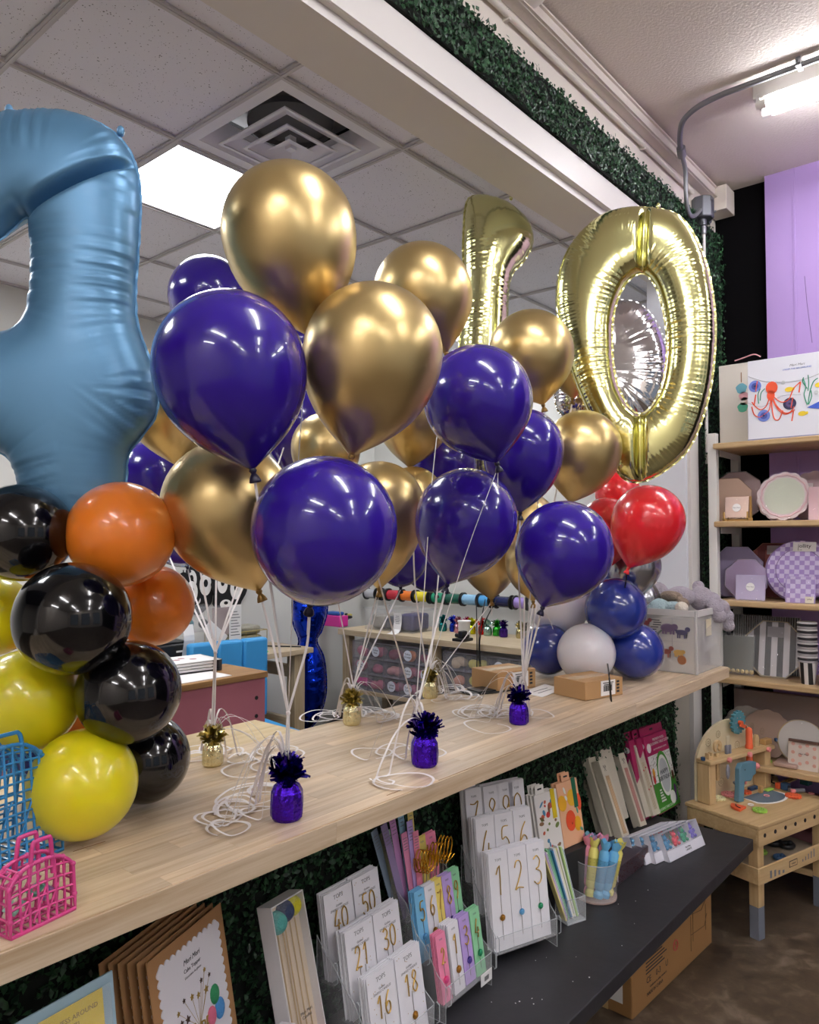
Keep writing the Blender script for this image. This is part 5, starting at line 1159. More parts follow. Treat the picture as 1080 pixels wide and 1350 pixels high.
# white single digit stand
o3, r3 = Vector((1.79, 1.215, ZB)), R(-19); s3 = [(0, .036), (.062, .114), (.118, .180)]
tier_stand('clear tiered stand holding the tall white single digit cards', o3, r3, .215, s3, .2)
g3 = 'tall white single digit candle cards'
for (dg, i, row, pom) in (('1', 0, 0, 'gold'), ('2', 1, 0, 'blue'), ('3', 2, 0, 'green'), ('4', 0, 1, 'gold'), ('5', 1, 1, 'gold'), ('6', 2, 1, 'gold'), ('7', 0, 2, 'gold'), ('8', .95, 2, 'gold'), ('9', 1.7, 2, 'gold'), ('0', 2.35, 2, 'gold')):
    y_, z_ = s3[row]; ww = .07 if row < 2 else .062
    candle_card('tall white card with gold %s candle, %s row of the right clear stand' % (NUMW[dg], ('front', 'middle', 'back')[row]), place(o3, r3, .069*(i+.5)-.001, y_-.004, z_), r3, R(7), ww-.003, .262, 'white', dg, pom, g3, dh=.078, nstack=6 if row == 0 and dg == '2' else 5)
# price label on the pastel stand
pl_ = place(o2, r2, .175, -.016, .02)
t = thing('price_label', 'small white barcode label at the right end of the pastel stand lip', 'label', pl_, r2); bx('label_sheet', -.026, .026, -.0015, 0, 0, .03, m_paper, t, 0); [bx('barcode', -.010+.003*q_, -.0085+.003*q_, -.002, -.0016, .008, .02, m_ink, t, 0) for q_ in range(7)]
def leanbox(name, label, cat, base, rz, tilt, w, d, h, m, group=None, roll=0):
    """origin at bottom front left corner; leans back by tilt"""
    t = thing(name, label, cat, base, group=group, rot=(-tilt, roll, rz)); return t
def tbox(name, t, x0, x1, y0, y1, z0, z1, m, bevel=0): return bx(name, x0, x1, y0, y1, z0, z1, m, t, bevel)
# riser blocks (mostly below the frame)
m_glit = mat('glitter_black', '3a3038', .35, var=(260, .9)); 
ri = thing('glitter_riser', 'dark glitter covered riser block under the slim cream boxes', 'riser', (2.40, 1.165, ZB+.001)); bx('block', 0, .34, 0, .165, 0, .058, m_glit, ri, .002)
gl_ = MB(); rs = random.Random(3)
for k in range(160): gl_.box((rs.uniform(.0, .34), -.0005, rs.uniform(.002, .056)), (.002, .001, .002))
obj('glitter_flecks', gl_, mat('copper_glitter', 'd07a5c', .2, .9), ri, kind='stuff')
rk = thing('black_riser', 'black riser block on the bench under the kraft cards and packets', 'riser', (.38, 1.08, ZB+.001)); bx('block', 0, .62, 0, .25, 0, .115, m_bench2, rk, .003)
# kraft cake topper cards
m_kraft = mat('kraft_card', 'a47a50', .85, var=(20, .06)); m_ctop = mat('cake_card_white', 'e9e6ec', .7)
p1 = Vector((.765, 1.20, .5505)); rz = R(22)
def kraft(i):
    d = Vector((-math.sin(rz), math.cos(rz), 0))*.0135*i+Vector((-.006*i, 0, 0))
    t = thing('cake_topper_card', ['kraft cake topper card in front with white scalloped star print'][0] if i == 0 else 'kraft cake topper card %s in the stack' % ['', 'second from the front', 'third from the front', 'fourth from the front', 'second from the back', 'rearmost'][i],
              'card', p1+d, group='kraft cake topper cards', rot=(R(-10), 0, rz))
    tbox('kraft_backing', t, 0, .240, -.001, .001, 0, .318, m_kraft)
    # scalloped sheet
    x0, x1, z0, z1 = .026, .216, .02, .292; pts = []; n = 11; m = 16; r = .0085
    def side(a, b, k):
        a = Vector(a); b = Vector(b); d_ = (b-a)/k; nn = Vector((d_.y, -d_.x)).normalized()
        for i_ in range(k):
            for q in range(5): f = q/5; pts.append(tuple(a+d_*(i_+f)+nn*math.sin(PI*f)*r*.8))
    side((x0, z0), (x1, z0), n); side((x1, z0), (x1, z1), m); side((x1, z1), (x0, z1), n); side((x0, z1), (x0, z0), m)
    obj('scalloped_sheet', MB().prism([(x, z) for x, z in pts], .0012, .0032, Matrix.Rotation(R(90), 4, 'X')), m_ctop, t)
    if i == 0:
        text('Meri Meri', .013, m_ink, t, (.121, -.0036, 0.268), FACE, shear=.35); text('Cake Topper', .010, m_ink, t, (.121, -.0036, 0.253), FACE); text('Décoration de gâteau', .006, m_greyink, t, (.121, -.0036, 0.241), FACE)
        gs = mat('star_gold', 'b99a50', .3, .8)
        for k, (x, z, r_) in enumerate(((.05, .145, .006), (.045, .165, .005), (.062, .178, .0045), (.083, .172, .006), (.066, .142, .008), (.100, .165, .006), (.112, .185, .005), (.124, .198, .0045), (.135, .182, .0045), (.122, .162, .008), (.035, .14, .004))):
            poly = [((r_ if j % 2 == 0 else r_*.45)*math.sin(2*PI*j/10), (r_ if j % 2 == 0 else r_*.45)*math.cos(2*PI*j/10)) for j in range(10)]
            obj('star', MB().prism(poly[::-1], 0, .0015, Matrix.Translation((x*1.15+.012, -.0034, z+.03)) @ Matrix.Rotation(R(90), 4, 'X')), gs if k % 2 else mat('star_bronze', '5a4438', .4, .6), t)
            obj('star_wire', MB().tube([(x*1.15+.012, -.0038, z+.03), (.121, -.0038, .14)], .0004, 3), gs, t)
        text('Happy', .034, gs, t, (.125, -.0045, .142), FACE, shear=.2, extrude=.0008)
        text('Birthday', .026, gs, t, (.12, -.0045, .105), FACE, shear=.2, extrude=.0008)
        for k, (c, x, z, r_) in enumerate((('2f8f5c', .143, .140, .0135), ('4a90d0', .152, .108, .0145), ('8c2f3c', .052, .098, .0145), ('e0708c', .128, .108, .013))):
            obj('honeycomb_ball', MB().ball((x*1.15+.012, -.004, z+.03), r_*1.1, 16, 8, (1, .3, 1.25)), mat('honey_'+c, c, .7, bump=(260, .5)), t, smooth=180)
for i in range(6): kraft(i)
# confetti packets at the lower left
pk_ = Vector((.475, 1.12, .5505)); t = thing('confetti_packet', 'pale blue packet with yellow card reading throw kindness around like confetti', 'packet', pk_, group=None, rot=(R(-9), 0, R(8)))
m_pb = mat('pale_blue_packet', '9fbccb', .5); tbox('blue_insert', t, 0, .19, .0, .004, 0, .362, m_pb, .001)
tbox('film_bag', t, -.012, .178, -.009, -.0075, 0, .35, mat('clear_film', 'f0f4f6', .05, alpha=.10, bump=(30, 1.0), spec=.8))
tbox('yellow_card', t, .0, .165, -.006, -.0045, .02, .348, mat('yellow_card', 'e3c91c', .5), .0005)
m_och = mat('ochre_ink', '8a7410', .6)
text('THROW KINDNESS AROUND\nLIKE CONFETTI', .0105, m_och, t, (.085, -.0064, .322), FACE, extrude=.0002, line=1.25)
# pompom candle boxes
def pombox(label, base, rz, tilt, w, d, h, poms, txt):
    t = thing('pompom_box', label, 'box', base, group='boxed pompom candles', rot=(-tilt, 0, rz)); mw = mat('grey_white_box', 'd6d4d6', .55); th = .0025
    tbox('back_panel', t, 0, w, d-th, d, 0, h, mw); tbox('side_panel', t, 0, th, 0, d, 0, h, mw, .0004); tbox('side_panel', t, w-th, w, 0, d, 0, h, mw, .0004); tbox('top_panel', t, 0, w, 0, d, h-th, h, mw); tbox('bottom_panel', t, 0, w, 0, d, 0, th, mw)
    tbox('inner_card', t, th, w-th, d-.02, d-.018, th, h-th, mat('box_inner_cream', 'd8c8b0', .7)); tbox('clear_window', t, th, w-th, 0, .0008, th, h-th, mat('window_film', 'ffffff', .04, alpha=.05, spec=.5))
    for c, x, z, r_ in poms: obj('pompom', MB().ball((x*w, d*.42, h-z), r_, 20, 12), mat('yarn_'+c, c, .95, bump=(320, 1.0), bd=.004), t, smooth=180)
    for k, x in enumerate((.22, .38, .46, .62, .78)): obj('candle_stick', MB().cyl((x*w, d*.40, .02), (x*w, d*.40, h-.05), .0016, n=6), mat('candle_gold', 'c4a878', .4, .3), t)
    text(txt, .009, m_ink, t, (w*.5, -.0006, h*.46), FACE)
    return t
pombox('tall boxed candles with teal, navy and yellow pompoms on top', Vector((1.055, 1.165, ZB+.002)), R(8), R(14), .102, .042, .425, [('5cb0a8', .25, .040, .0235), ('3a4668', .52, .027, .0225), ('d8d030', .77, .025, .0215), ('e04048', .75, .30, .022), ('d83a44', .35, .32, .02)], 'Meri Meri\nCandles')
pombox('boxed candles with teal pompom in front, cut off at the bottom edge', Vector((.865, 1.035, ZB+.002)), R(8), R(14), .125, .035, .275, [('5cb0a0', .62, .035, .024), ('c8b48c', .25, .03, .01), ('3a4668', .3, .09, .022)], 'Candles')
# napkin packs on hidden riser
nr = thing('white_riser', 'plain riser block hidden behind the narrow straws and crackers', 'riser', (2.13, 1.24, ZB+.001), R(-8)); bx('block', 0, .245, 0, .09, 0, .165, m_bench2, nr, .002)
def fruitpack(label, base, rz, w, h, bgc, prints, tagc, n):
    for k in range(n):
        t = thing('napkin_pack', label if k == 0 else '%s pack %s the %s one' % (label.split()[0], ['', 'directly behind', 'rearmost behind'][k], 'fruit and leaf' if k and label[0] == 'w' else 'orange printed'), 'packet', Vector(base)+Vector((-.004*k, .011*k, 0)), group='printed napkin packs', rot=(R(-10), 0, rz))
        tbox('napkins', t, 0, w, 0, .009, 0, h, mat('pack_'+bgc, bgc, .6), .002)
        hx = w*.5 if bgc != 'f0ece6' else w*.3
        tbox('hang_tab', t, hx-.022, hx+.022, .003, .005, h, h+.026, mat('tab_'+bgc, bgc, .6)); obj('hang_hole', MB().box((hx, .0025, h+.014), (.02, .0008, .005)), m_dark, t)
        if k: continue
        for (c, x, z, rx_, rz_, sh) in prints:
            M_ = Matrix.Translation((x*w, -.0004, z*h)) @ Matrix.Rotation(R(90), 4, 'X') @ Matrix.Rotation(sh, 4, 'Z')
            obj('printed_fruit', MB().prism([(rx_*math.cos(a_), rz_*math.sin(a_)) for a_ in [2*PI*i/16 for i in range(16)]], 0, .0006, M_), mat('fruit_'+c, c, .6), t)
        tbox('colour_tag', t, w*.70, w*.88, -.0016, -.0006, h*.55, h*1.02, mat('tag_'+tagc, tagc, .5))
rs = random.Random(8); pr_ = [(rs.choice(('c83a34', '7a8c4a', 'b8b890', '4a8cb0', 'd86a50', '8c6a4a')), rs.uniform(.08, .92), rs.uniform(.1, .93), rs.uniform(.003, .011), rs.uniform(.004, .013), rs.uniform(0, 3)) for _ in range(22)]
fruitpack('white pack printed with small fruits and leaves, yellow tag', place((2.135, 1.262, ZB+.168), R(-8), 0, 0, 0), R(-8), .115, .195, 'f0ece6', pr_, 'e8cc20', 3)
fruitpack('peach pack printed with oranges and lemons, green tag', place((2.135, 1.262, ZB+.168), R(-8), .122, .004, 0), R(-8), .115, .205, 'f0b890', [('e8532a', .45, .38, .026, .033, 0), ('f0b428', .16, .68, .022, .026, .3), ('f2bc30', .62, .72, .024, .027, 0), ('f0b020', .75, .30, .018, .024, 0), ('ea5a30', .93, .62, .012, .028, 0), ('eef0e8', .33, .86, .005, .012, .3), ('eef0e8', .36, .74, .006, .009, .6), ('5aa088', .80, .50, .004, .011, .2), ('5aa088', .88, .2, .005, .01, .9), ('5c2a1c', .5, .33, .003, .003, 0)], '1e6a4c', 2)
# slim straws holder
hb = at_z(754, 1217, ZB); HR = R(-20)
sh_ = thing('acrylic_cup', 'square clear acrylic holder full of slim striped party sticks', 'holder', (hb.x-.025, hb.y, ZB+.001), HR)
g = MB(); S_ = .072; H_ = .075
for (a_, b) in (((0, 0), (S_, 0)), ((S_, 0), (S_, S_*.8)), ((S_, S_*.8), (0, S_*.8)), ((0, S_*.8), (0, 0))):
    cx_, cy2 = (a_[0]+b[0])/2, (a_[1]+b[1])/2; g.box((cx_, cy2, H_/2), (abs(b[0]-a_[0])+.002, abs(b[1]-a_[1])+.002, H_))
obj('clear_walls', g, m_acr, sh_); obj('clear_base', MB().box((S_/2, S_*.4, .003), (S_, S_*.8, .006)), m_acre, sh_)
ed = MB()
for z in (.001, H_): ed.tube([(0, 0, z), (S_, 0, z), (S_, S_*.8, z), (0, S_*.8, z)], .0012, 4, True)
for x, y in ((0, 0), (S_, 0), (S_, S_*.8), (0, S_*.8)): ed.cyl((x, y, 0), (x, y, H_), .0012, n=4)
obj('wall_edges', ed, m_acre, sh_)
sc = ['e8dc90', 'c8a8d8', 'f0f0ee', '8fd09c', '6ab8a0', '4a90c0', 'e8e8ec', 'f2f0d8', 'e4d890', 'f0eef4', 'b8d890', 'f4f4f4']
for k, c in enumerate(sc):
    t = thing('paper_stick', '%s slim paper stick in the square clear holder' % ['pale yellow leftmost', 'lilac', 'white second group', 'mint green', 'sea green', 'mid blue', 'white beside the blue', 'cream', 'straw yellow', 'white printed', 'lime edged', 'rightmost white striped'][k], 'party stick',
              place((hb.x-.025, hb.y, ZB+.008), HR, .008+.0048*k, .018+.002*(k % 5), 0), group='slim party sticks', rot=(R(-8), R(-17+k*.6), HR))
    obj('stick_body', MB().box((0, .008, .11), (.0046, .022, .222-.006*(k % 3))), mat('stick_'+c, c, .55), t)
    if k % 3 == 2: obj('stripe', MB().box((0, -.0034, .11), (.0016, .0006, .2)), mat('stick_stripe', '6a8ca8' if k % 2 else '6a8ca8', .5), t)
# round cup of crackers
cc = at_z(786, 1182, ZB); cup = thing('round_clear_cup', 'round clear cup of pastel paper crackers on the bench', 'holder', (cc.x, cc.y, ZB+.001))
CR = .068
obj('cup_wall', MB().lathe([(CR-.004, .006), (CR, .006), (CR+.004, .125), (CR+.002, .125), (CR-.003, .008)], 40, caps=False), m_acr, cup, smooth=60); obj('cup_base', MB().lathe([(CR-.004, 0), (CR, .003), (CR, .009), (.001, .009)], 40), mat('acrylic_pinkish', 'e8c8bc', .1, alpha=.45), cup, smooth=40)
obj('cup_rim', MB().tube([((CR+.003)*math.cos(a_), (CR+.003)*math.sin(a_), .125) for a_ in [2*PI*i/40 for i in range(40)]], .0014, 5, True), m_acre, cup)
crk = [('yellow', 'e6dc78', -.033, -.03, -9, -8), ('blue', '6ab2dc', -.004, -.045, -12, -4), ('blue', '6fb8e0', .024, -.04, -16, -2), ('yellow', 'e8e08a', .048, -.012, -14, 3), ('pink', 'dc8a9c', -.045, .006, -6, -3), ('lilac', 'b8a0cc', -.012, .012, -6, -3), ('rose', 'e89cb8', .02, .01, -5, -2), ('teal', '70a8b8', -.03, .034, -4, 0)]
for k, (nm, c, x, y, roll, ti) in enumerate(crk):
    where = ['at the front left of the cup', 'at the front centre of the cup', 'right of the front centre one', 'at the right side with a label', 'leftmost at the back', 'in the middle of the back', 'behind the right blue one', 'behind the yellow one'][k]
    t = thing('paper_cracker', '%s paper cracker %s' % (nm, where), 'party cracker', tuple(Vector((cc.x, cc.y, ZB+.014))+RT*x*.8+FH*y*.8), group='pastel paper crackers', rot=(R(ti), R(-roll*.9), YAW-PI/2))
    m_ = mat('cracker_'+nm, c, .6); r_ = .0165
    obj('tube_body', MB().lathe([(r_, .012), (r_*.62, .0225), (r_, .032), (r_, .142), (r_*.62, .152)], 20), m_, t, smooth=40)
    fr = MB(); n = 20; vs = []
    for j, (rr_, z) in enumerate(((r_*.62, .152), (r_*1.0, .166), (r_*1.12, .18))):
        for i in range(n): a_ = 2*PI*i/n; vs.append((rr_*math.cos(a_)*(1+.1*math.sin(3*a_+k)), rr_*math.sin(a_), z+(.005*math.sin(4*a_+k) if j == 2 else 0)))
    fr.add(vs, [(j*n+i, j*n+(i+1) % n, (j+1)*n+(i+1) % n, (j+1)*n+i) for j in range(2) for i in range(n)]); obj('frilled_end', fr, m_, t, smooth=60)
    obj('frilled_end', MB().lathe([(r_*.95, 0), (r_, .012)], 20), m_, t, smooth=60)
    obj('printed_band', MB().lathe([(r_+.0004, .05), (r_+.0004, .12)], 20, caps=False), mat('band_'+nm, {'yellow': 'cfc45e', 'blue': '5a9cc4'}.get(nm, 'b88ca0'), .6), t, smooth=60)
    if k < 4:
        q = MB()
        for j in range(7): q.tube([((r_+.0008)*math.cos(a_), (r_+.0008)*math.sin(a_), .052+.011*j+.002*math.sin(a_*4)) for a_ in [-PI+PI*.25*i for i in range(5)]], .0005, 3)
        obj('printed_pattern', q, m_ink, t, kind='stuff')
lb = thing('price_label', 'white price sticker hanging on the round cup', 'label', (cc.x+.052, cc.y-.052, ZB+.05), R(30)); bx('label_sheet', -.014, .014, -.0015, 0, 0, .05, m_paper, lb, 0); bx('barcode', -.006, .006, -.002, -.0016, .008, .036, m_greyink, lb, 0)
# slim cream boxes leaning on the glitter riser
m_cb = mat('cream_box', 'cfc8b6', .6); m_cbs = mat('cream_box_side', 'b9b4a6', .6)
def cream(label, bpx, bpy_, rz, tilt, roll, front, w=.05, d=.036, h=.29, z=ZB+.060):
    b = at_z(bpx, bpy_, z)
    t = thing('slim_cream_box', label, 'box', b, group='slim cream candle boxes', rot=(-R(tilt), R(roll), R(rz)))
    tbox('box_body', t, 0, w, 0, d, 0, h, m_cb, .0012)
    if front:
        tbox('window_recess', t, w*.26, w*.74, -.0006, .0002, h*.06, h*.80, mat('box_window_'+front, {'tan': 'b89a74', 'rose': 'b07a70', 'cherry': 'cfc6b2'}[front], .3), 0)
        for k in range(3): tbox('candle', t, w*(.34+.13*k), w*(.34+.13*k)+.003, -.0014, -.0005, h*.08, h*.74, mat('thin_candle_'+front, {'tan': 'd8b890', 'rose': 'c8948c', 'cherry': 'b8a888'}[front], .4))
        for k in range(4): obj('window_scallop', MB().ball((w*(.31+.13*k), -.0006, h*.80), .0034, 8, 6, (1, .2, 1)), m_cb, t)
        bow = MB()
        for s in (-1, 1):
            bow.tube([(w/2, -.0008, h*.90), (w/2+s*.007, -.0008, h*.90+.008), (w/2+s*.009, -.0008, h*.90-.001)], .0005, 4, True); bow.tube([(w/2, -.0008, h*.90), (w/2+s*.005, -.0008, h*.90-.014)], .0005, 4)
        obj('bow_print', bow, m_ink, t)
        if front == 'cherry':
            for (x, z_) in ((.35, .63), (.7, .66), (.35, .36), (.7, .39)): obj('cherry_print', MB().ball((w*x, -.001, h*z_), .0042, 10, 6, (1, .3, 1)), mat('cherry_red', 'b8283c', .5), t)
    return t
cream('slim cream box leaning, third from the left with bow and tan window', 822, 1107, -6, 23, 3, 'tan')
cream('plain slim cream box, second from the left of the leaning row', 806, 1103, -6, 22, 3, None)
cream('plain slim cream box, leftmost of the leaning row', 796, 1097, -6, 21, 3, None)
cream('slim cream box with rose window right of the tan one', 845, 1090, -6, 23, 4, 'rose', z=ZB+.02)
cream('plain slim cream box behind the rose windowed one', 852, 1078, -6, 20, 3, None, z=ZB+.02)
cream('slim cream box printed with cherries beside the magenta boxes', 862, 1076, -6, 19, 2, 'cherry', w=.06, z=ZB+.02)
cream('short cream box lying across behind the leaning row', 812, 1086, -6, 17, 0, None, w=.10, h=.28)
r2_ = thing('low_riser', 'low black riser under the rear slim boxes', 'riser', (2.76, 1.19, ZB+.001)); bx('block', 0, .26, 0, .13, 0, .017, m_bench2, r2_, .001)
# magenta tablecloth boxes
m_mag = mat('magenta_box', 'a81f5c', .45); m_grn = mat('green_print', '3f8a2c', .5); m_bw = mat('bw_print', 'e4e4e0', .5)
bl_ = at_z(873, 1073, ZB)
for k in range(3):
    t = thing('tablecloth_box', ['magenta and green colouring tablecloth box in front, leaning on the hedge', 'magenta colouring tablecloth box, middle one, spine visible', 'magenta colouring tablecloth box, rearmost left, spine visible'][k], 'box',
              (bl_.x-.03-.07*k, bl_.y+.0-.002*k, ZB+.002), group='magenta colouring tablecloth boxes', rot=(R(-13), R(2), R(-1)))
    W_, D_, H_ = .235, .034, .325
    if k: t.location = (bl_.x-.03-.050*k, bl_.y+.038*k*.3, ZB+.002)
    tbox('box_body', t, 0, W_, 0, D_, 0, H_, m_mag, .0012)
    tbox('hang_tab', t, 0, W_, D_*.4, D_*.4+.002, H_, H_+.035, m_mag); obj('tab_hole', MB().box((W_/2, D_*.4-.0005, H_+.02), (.03, .001, .008)), m_dark, t)
    tbox('spine_green', t, -.0008, 0, .001, D_-.001, 0, H_*.52, m_grn)
    tr_ = Vector((-.0012, D_/2, H_*.30)); text('COLOURING TABLE CLOTH', .012, m_bw, t, tr_, (R(90), R(90), -PI/2), name='spine_lettering')
    obj('round_logo', MB().lathe([(.013, 0), (.013, .001)], 24), m_bw, t, loc=(-.0002, D_/2, H_*.88), rot=(0, -PI/2, 0))
    if k == 0:
        tbox('front_lower_print', t, .003, W_-.003, -.0008, 0, .003, H_*.40, m_grn); tbox('front_doodle_print', t, .003, W_-.003, -.0009, -.0001, H_*.38, H_*.74, m_bw)
        rs = random.Random(2); dd_ = MB()
        for q in range(150):
            x = rs.uniform(.008, W_-.008); z = rs.uniform(H_*.39, H_*.73)
            dd_.tube([(x+.004*math.cos(a_)*rs.uniform(.6, 1.2), -.0012, z+.004*math.sin(a_)) for a_ in (0, 1.3, 2.6, 4)], .0004, 3)
        obj('doodle_lines', dd_, m_ink, t, kind='stuff')
        for rr_, m_, yy in ((.083, m_grn, -.0014), (.070, m_bw, -.0018), (.058, mat('grey_oval', 'b8bcc0', .6), -.0022)):
            obj('oval_badge', MB().prism([(rr_*.8*math.cos(a_), rr_*1.25*math.sin(a_)) for a_ in [2*PI*i/28 for i in range(28)]], 0, .0004, Matrix.Translation((W_*.55, yy, H_*.44)) @ Matrix.Rotation(R(90), 4, 'X')), m_, t)
        text('HAPPY\nBIRTHDAY', .026, m_ink, t, (W_*.55, -.003, H_*.45), FACE)
        text('PREMIUM PAPER\nCOLOURING TABLE CLOTH', .0165, m_bw, t, (W_*.60, -.0008, H_*.90), FACE); text('GREAT FOR BIRTHDAYS & PARTIES', .009, m_bw, t, (W_*.6, -.0008, H_*.80), FACE)
        obj('round_logo', MB().lathe([(.02, 0), (.02, .001)], 24), m_bw, t, loc=(W_*.13, -.0002, H_*.84), rot=FACE)
        text('COLOURING TABLE CLOTH', .014, m_bw, t, (W_*.35, -.0012, H_*.05), FACE)
        for q, (c, x, z) in enumerate((('5c2a6c', .88, .22), ('e0a030', .12, .52), ('c83a3a', .10, .44), ('5c3a20', .9, .4), ('4a2a6a', .85, .12))): obj('printed_figure', MB().prism([(.012*math.cos(a_), .02*math.sin(a_)) for a_ in [2*PI*i/12 for i in range(12)]], 0, .0004, Matrix.Translation((W_*x, -.0014, H_*z)) @ Matrix.Rotation(R(90), 4, 'X')), mat('fig_'+c, c, .6), t)
        for q in range(5): tbox('printed_text_block', t, W_*.22, W_*(.42+.04*(q % 2)), -.0014, -.0008, H_*(.13+.035*q), H_*(.15+.035*q), m_bw)
        obj('rosette', MB().lathe([(.028, 0), (.028, .001)], 20), m_bw, t, loc=(W_*.72, -.001, H_*.13), rot=FACE)
# white window boxes with glitter bears
def bearmesh():
    mb = MB()
    for c, r_, s_ in (((0, 0, .012), .0105, (1, .8, 1.2)), ((0, -.001, .029), .0085, (1, .9, .95)), ((-.006, 0, .036), .0034, (1, .7, 1)), ((.006, 0, .036), .0034, (1, .7, 1)), ((-.008, -.005, .003), .0048, (1, 1.3, 1)), ((.008, -.005, .003), .0048, (1, 1.3, 1)), ((-.0105, -.004, .017), .0036, (1, 1.1, 1.5)), ((.0105, -.004, .017), .0036, (1, 1.1, 1.5)), ((0, -.008, .027), .003, (1, 1, .8))): mb.ball(c, r_, 10, 7, s_)
    return mb.mesh(180)
bear0 = bearmesh()
bL = at_z(884, 1138, ZB); bR = at_z(933, 1113, ZB); br = math.atan2((bR-bL).y, (bR-bL).x)
for k in range(4):
    o_ = bL+Vector((-.030*k-.018*(k > 0), .024*k+.01*(k > 0), .002)); til = R(24 if k == 0 else 19)
    t = thing('bear_candle_box', ['white window box of glitter bears, tilted back in front', 'white window box of glitter bears, second in the row', 'white window box of glitter bears, third in the row', 'white window box of glitter bears, leftmost in the row'][k], 'box', o_, group='window boxes of glitter bears', rot=(-til, 0, br+R(-2 if k else 0)))
    W_, D_, H_ = .252, .036, .098; mw = mat('window_box_white', 'dcdbe4', .5); th = .002
    tbox('back_panel', t, 0, W_, D_-th, D_, 0, H_, mw); tbox('side_panel', t, 0, th, 0, D_, 0, H_, mw); tbox('side_panel', t, W_-th, W_, 0, D_, 0, H_, mw); tbox('top_panel', t, 0, W_, 0, D_, H_-th, H_, mw); tbox('bottom_panel', t, 0, W_, 0, D_, 0, th, mw)
    tbox('front_band', t, 0, W_, 0, th, 0, H_*.36, mw); tbox('clear_window', t, 0, W_, 0, .0008, H_*.36, H_, mat('window_film'))
    text('Meri Meri\nCANDLES', .009, m_ink, t, (W_*.55, -.0005, H_*.18), FACE)
    for q, c in enumerate(('3a8ab8', 'e0485c', '2ea07a', '7a6cc8')):
        me = bear0.copy(); me.materials.append(mat('glitter_bear_'+c, c, .35, .3, bump=(500, .8), bd=.002)); o = bpy.data.objects.new('glitter_bear', me); COL.objects.link(o); o.parent = t; o.location = (W_*(.15+.235*q), D_*.5, H_*.40); o.scale = (1.45, 1.2, 1.35)
# big carton under the bench
bc_ = at_z(834, 1346, .0); bf = at_z(939, 1243, 0); ang = math.atan2((bf-bc_).y, (bf-bc_).x); Lc = (bf-bc_).length
bg_ = thing('large_carton', 'large brown tool table carton on the floor under the black bench', 'box', (bc_.x, bc_.y, .001), ang)
tbox('box_body', bg_, 0, Lc, 0, .23, 0, .375, mat('brown_carton', '9a7244', .8, var=(5, .07)), .004)
tbox('flap_seam', bg_, .003, Lc-.003, .113, .117, .375, .3765, mat('seam_dark', '5c4026', .8)); tbox('parcel_tape', bg_, -.0006, 0, .09, .14, .0, .375, m_tape)
text('TOOL TABLE', .034, m_ink, bg_, (Lc*.42, -.0006, .296), FACE, extrude=.0002); text('TM', .012, m_ink, bg_, (Lc*.61, -.0006, .305), FACE, extrude=.0002)
for k in range(14): tbox('printed_line', bg_, Lc*.15, Lc*(.34+.05*((k*7) % 3)/2), -.0006, 0, .262-.0118*k, .2662-.0118*k, m_ink)
[text(w_, .03, m_ink, bg_, (Lc*x_, -.0006, .085), FACE, extrude=.0002) for w_, x_ in (('CE', .18), ('0-3', .29), ('U', .39))]; text('Conforms to safety standards', .011, m_ink, bg_, (Lc*.29, -.0006, .058), FACE); text('MADE IN CHINA', .017, m_ink, bg_, (Lc*.25, -.0006, .038), FACE)
M9 = Matrix.Rotation(R(90), 4, 'X')
dr = MB(); X0 = Lc*.70
for pts in ([(0, .13), (.0, .0)], [(.02, .15), (.02, .03)], [(.14, .13), (.14, .03)], [(-.02, .14), (.10, .12), (.16, .16), (.04, .18), (-.02, .14)], [(0, .06), (.13, .05), (.15, .09)], [(.01, .18), (.01, .24), (.04, .28), (.10, .29), (.14, .25), (.14, .17)], [(.02, .22), (.14, .215)]): dr.tube([(X0+x, -.0008, .045+z) for x, z in pts], .0011, 4)
for (x, z, r_) in ((.07, .285, .018), (.05, .2, .01), (.1, .2, .01)): dr.tube([(X0+x+r_*math.cos(a_), -.0008, .045+z+r_*math.sin(a_)) for a_ in [2*PI*i/14 for i in range(14)]], .001, 4, True)
obj('line_drawing', dr, mat('faded_ink', '5c4630', .8), bg_)
obj('age_mark', MB().tube([(Lc*.50+.018*math.cos(a_), -.001, .12+.018*math.sin(a_)) for a_ in [2*PI*i/20 for i in range(20)]], .0022, 5, True), mat('red_ink', 'b85048', .7), bg_); obj('age_mark', MB().cyl((Lc*.50-.012, -.001, .132), (Lc*.50+.012, -.001, .108), .002, n=5), mat('red_ink'), bg_)
tbox('shipping_label', bg_, -.0008, 0, .035, .175, .04, .20, m_paper, 0); tbox('label_print', bg_, -.0012, -.0008, .06, .15, .15, .17, m_greyink, 0); tbox('warning_print', bg_, -.0008, 0, .06, .12, .22, .29, m_ink, 0)
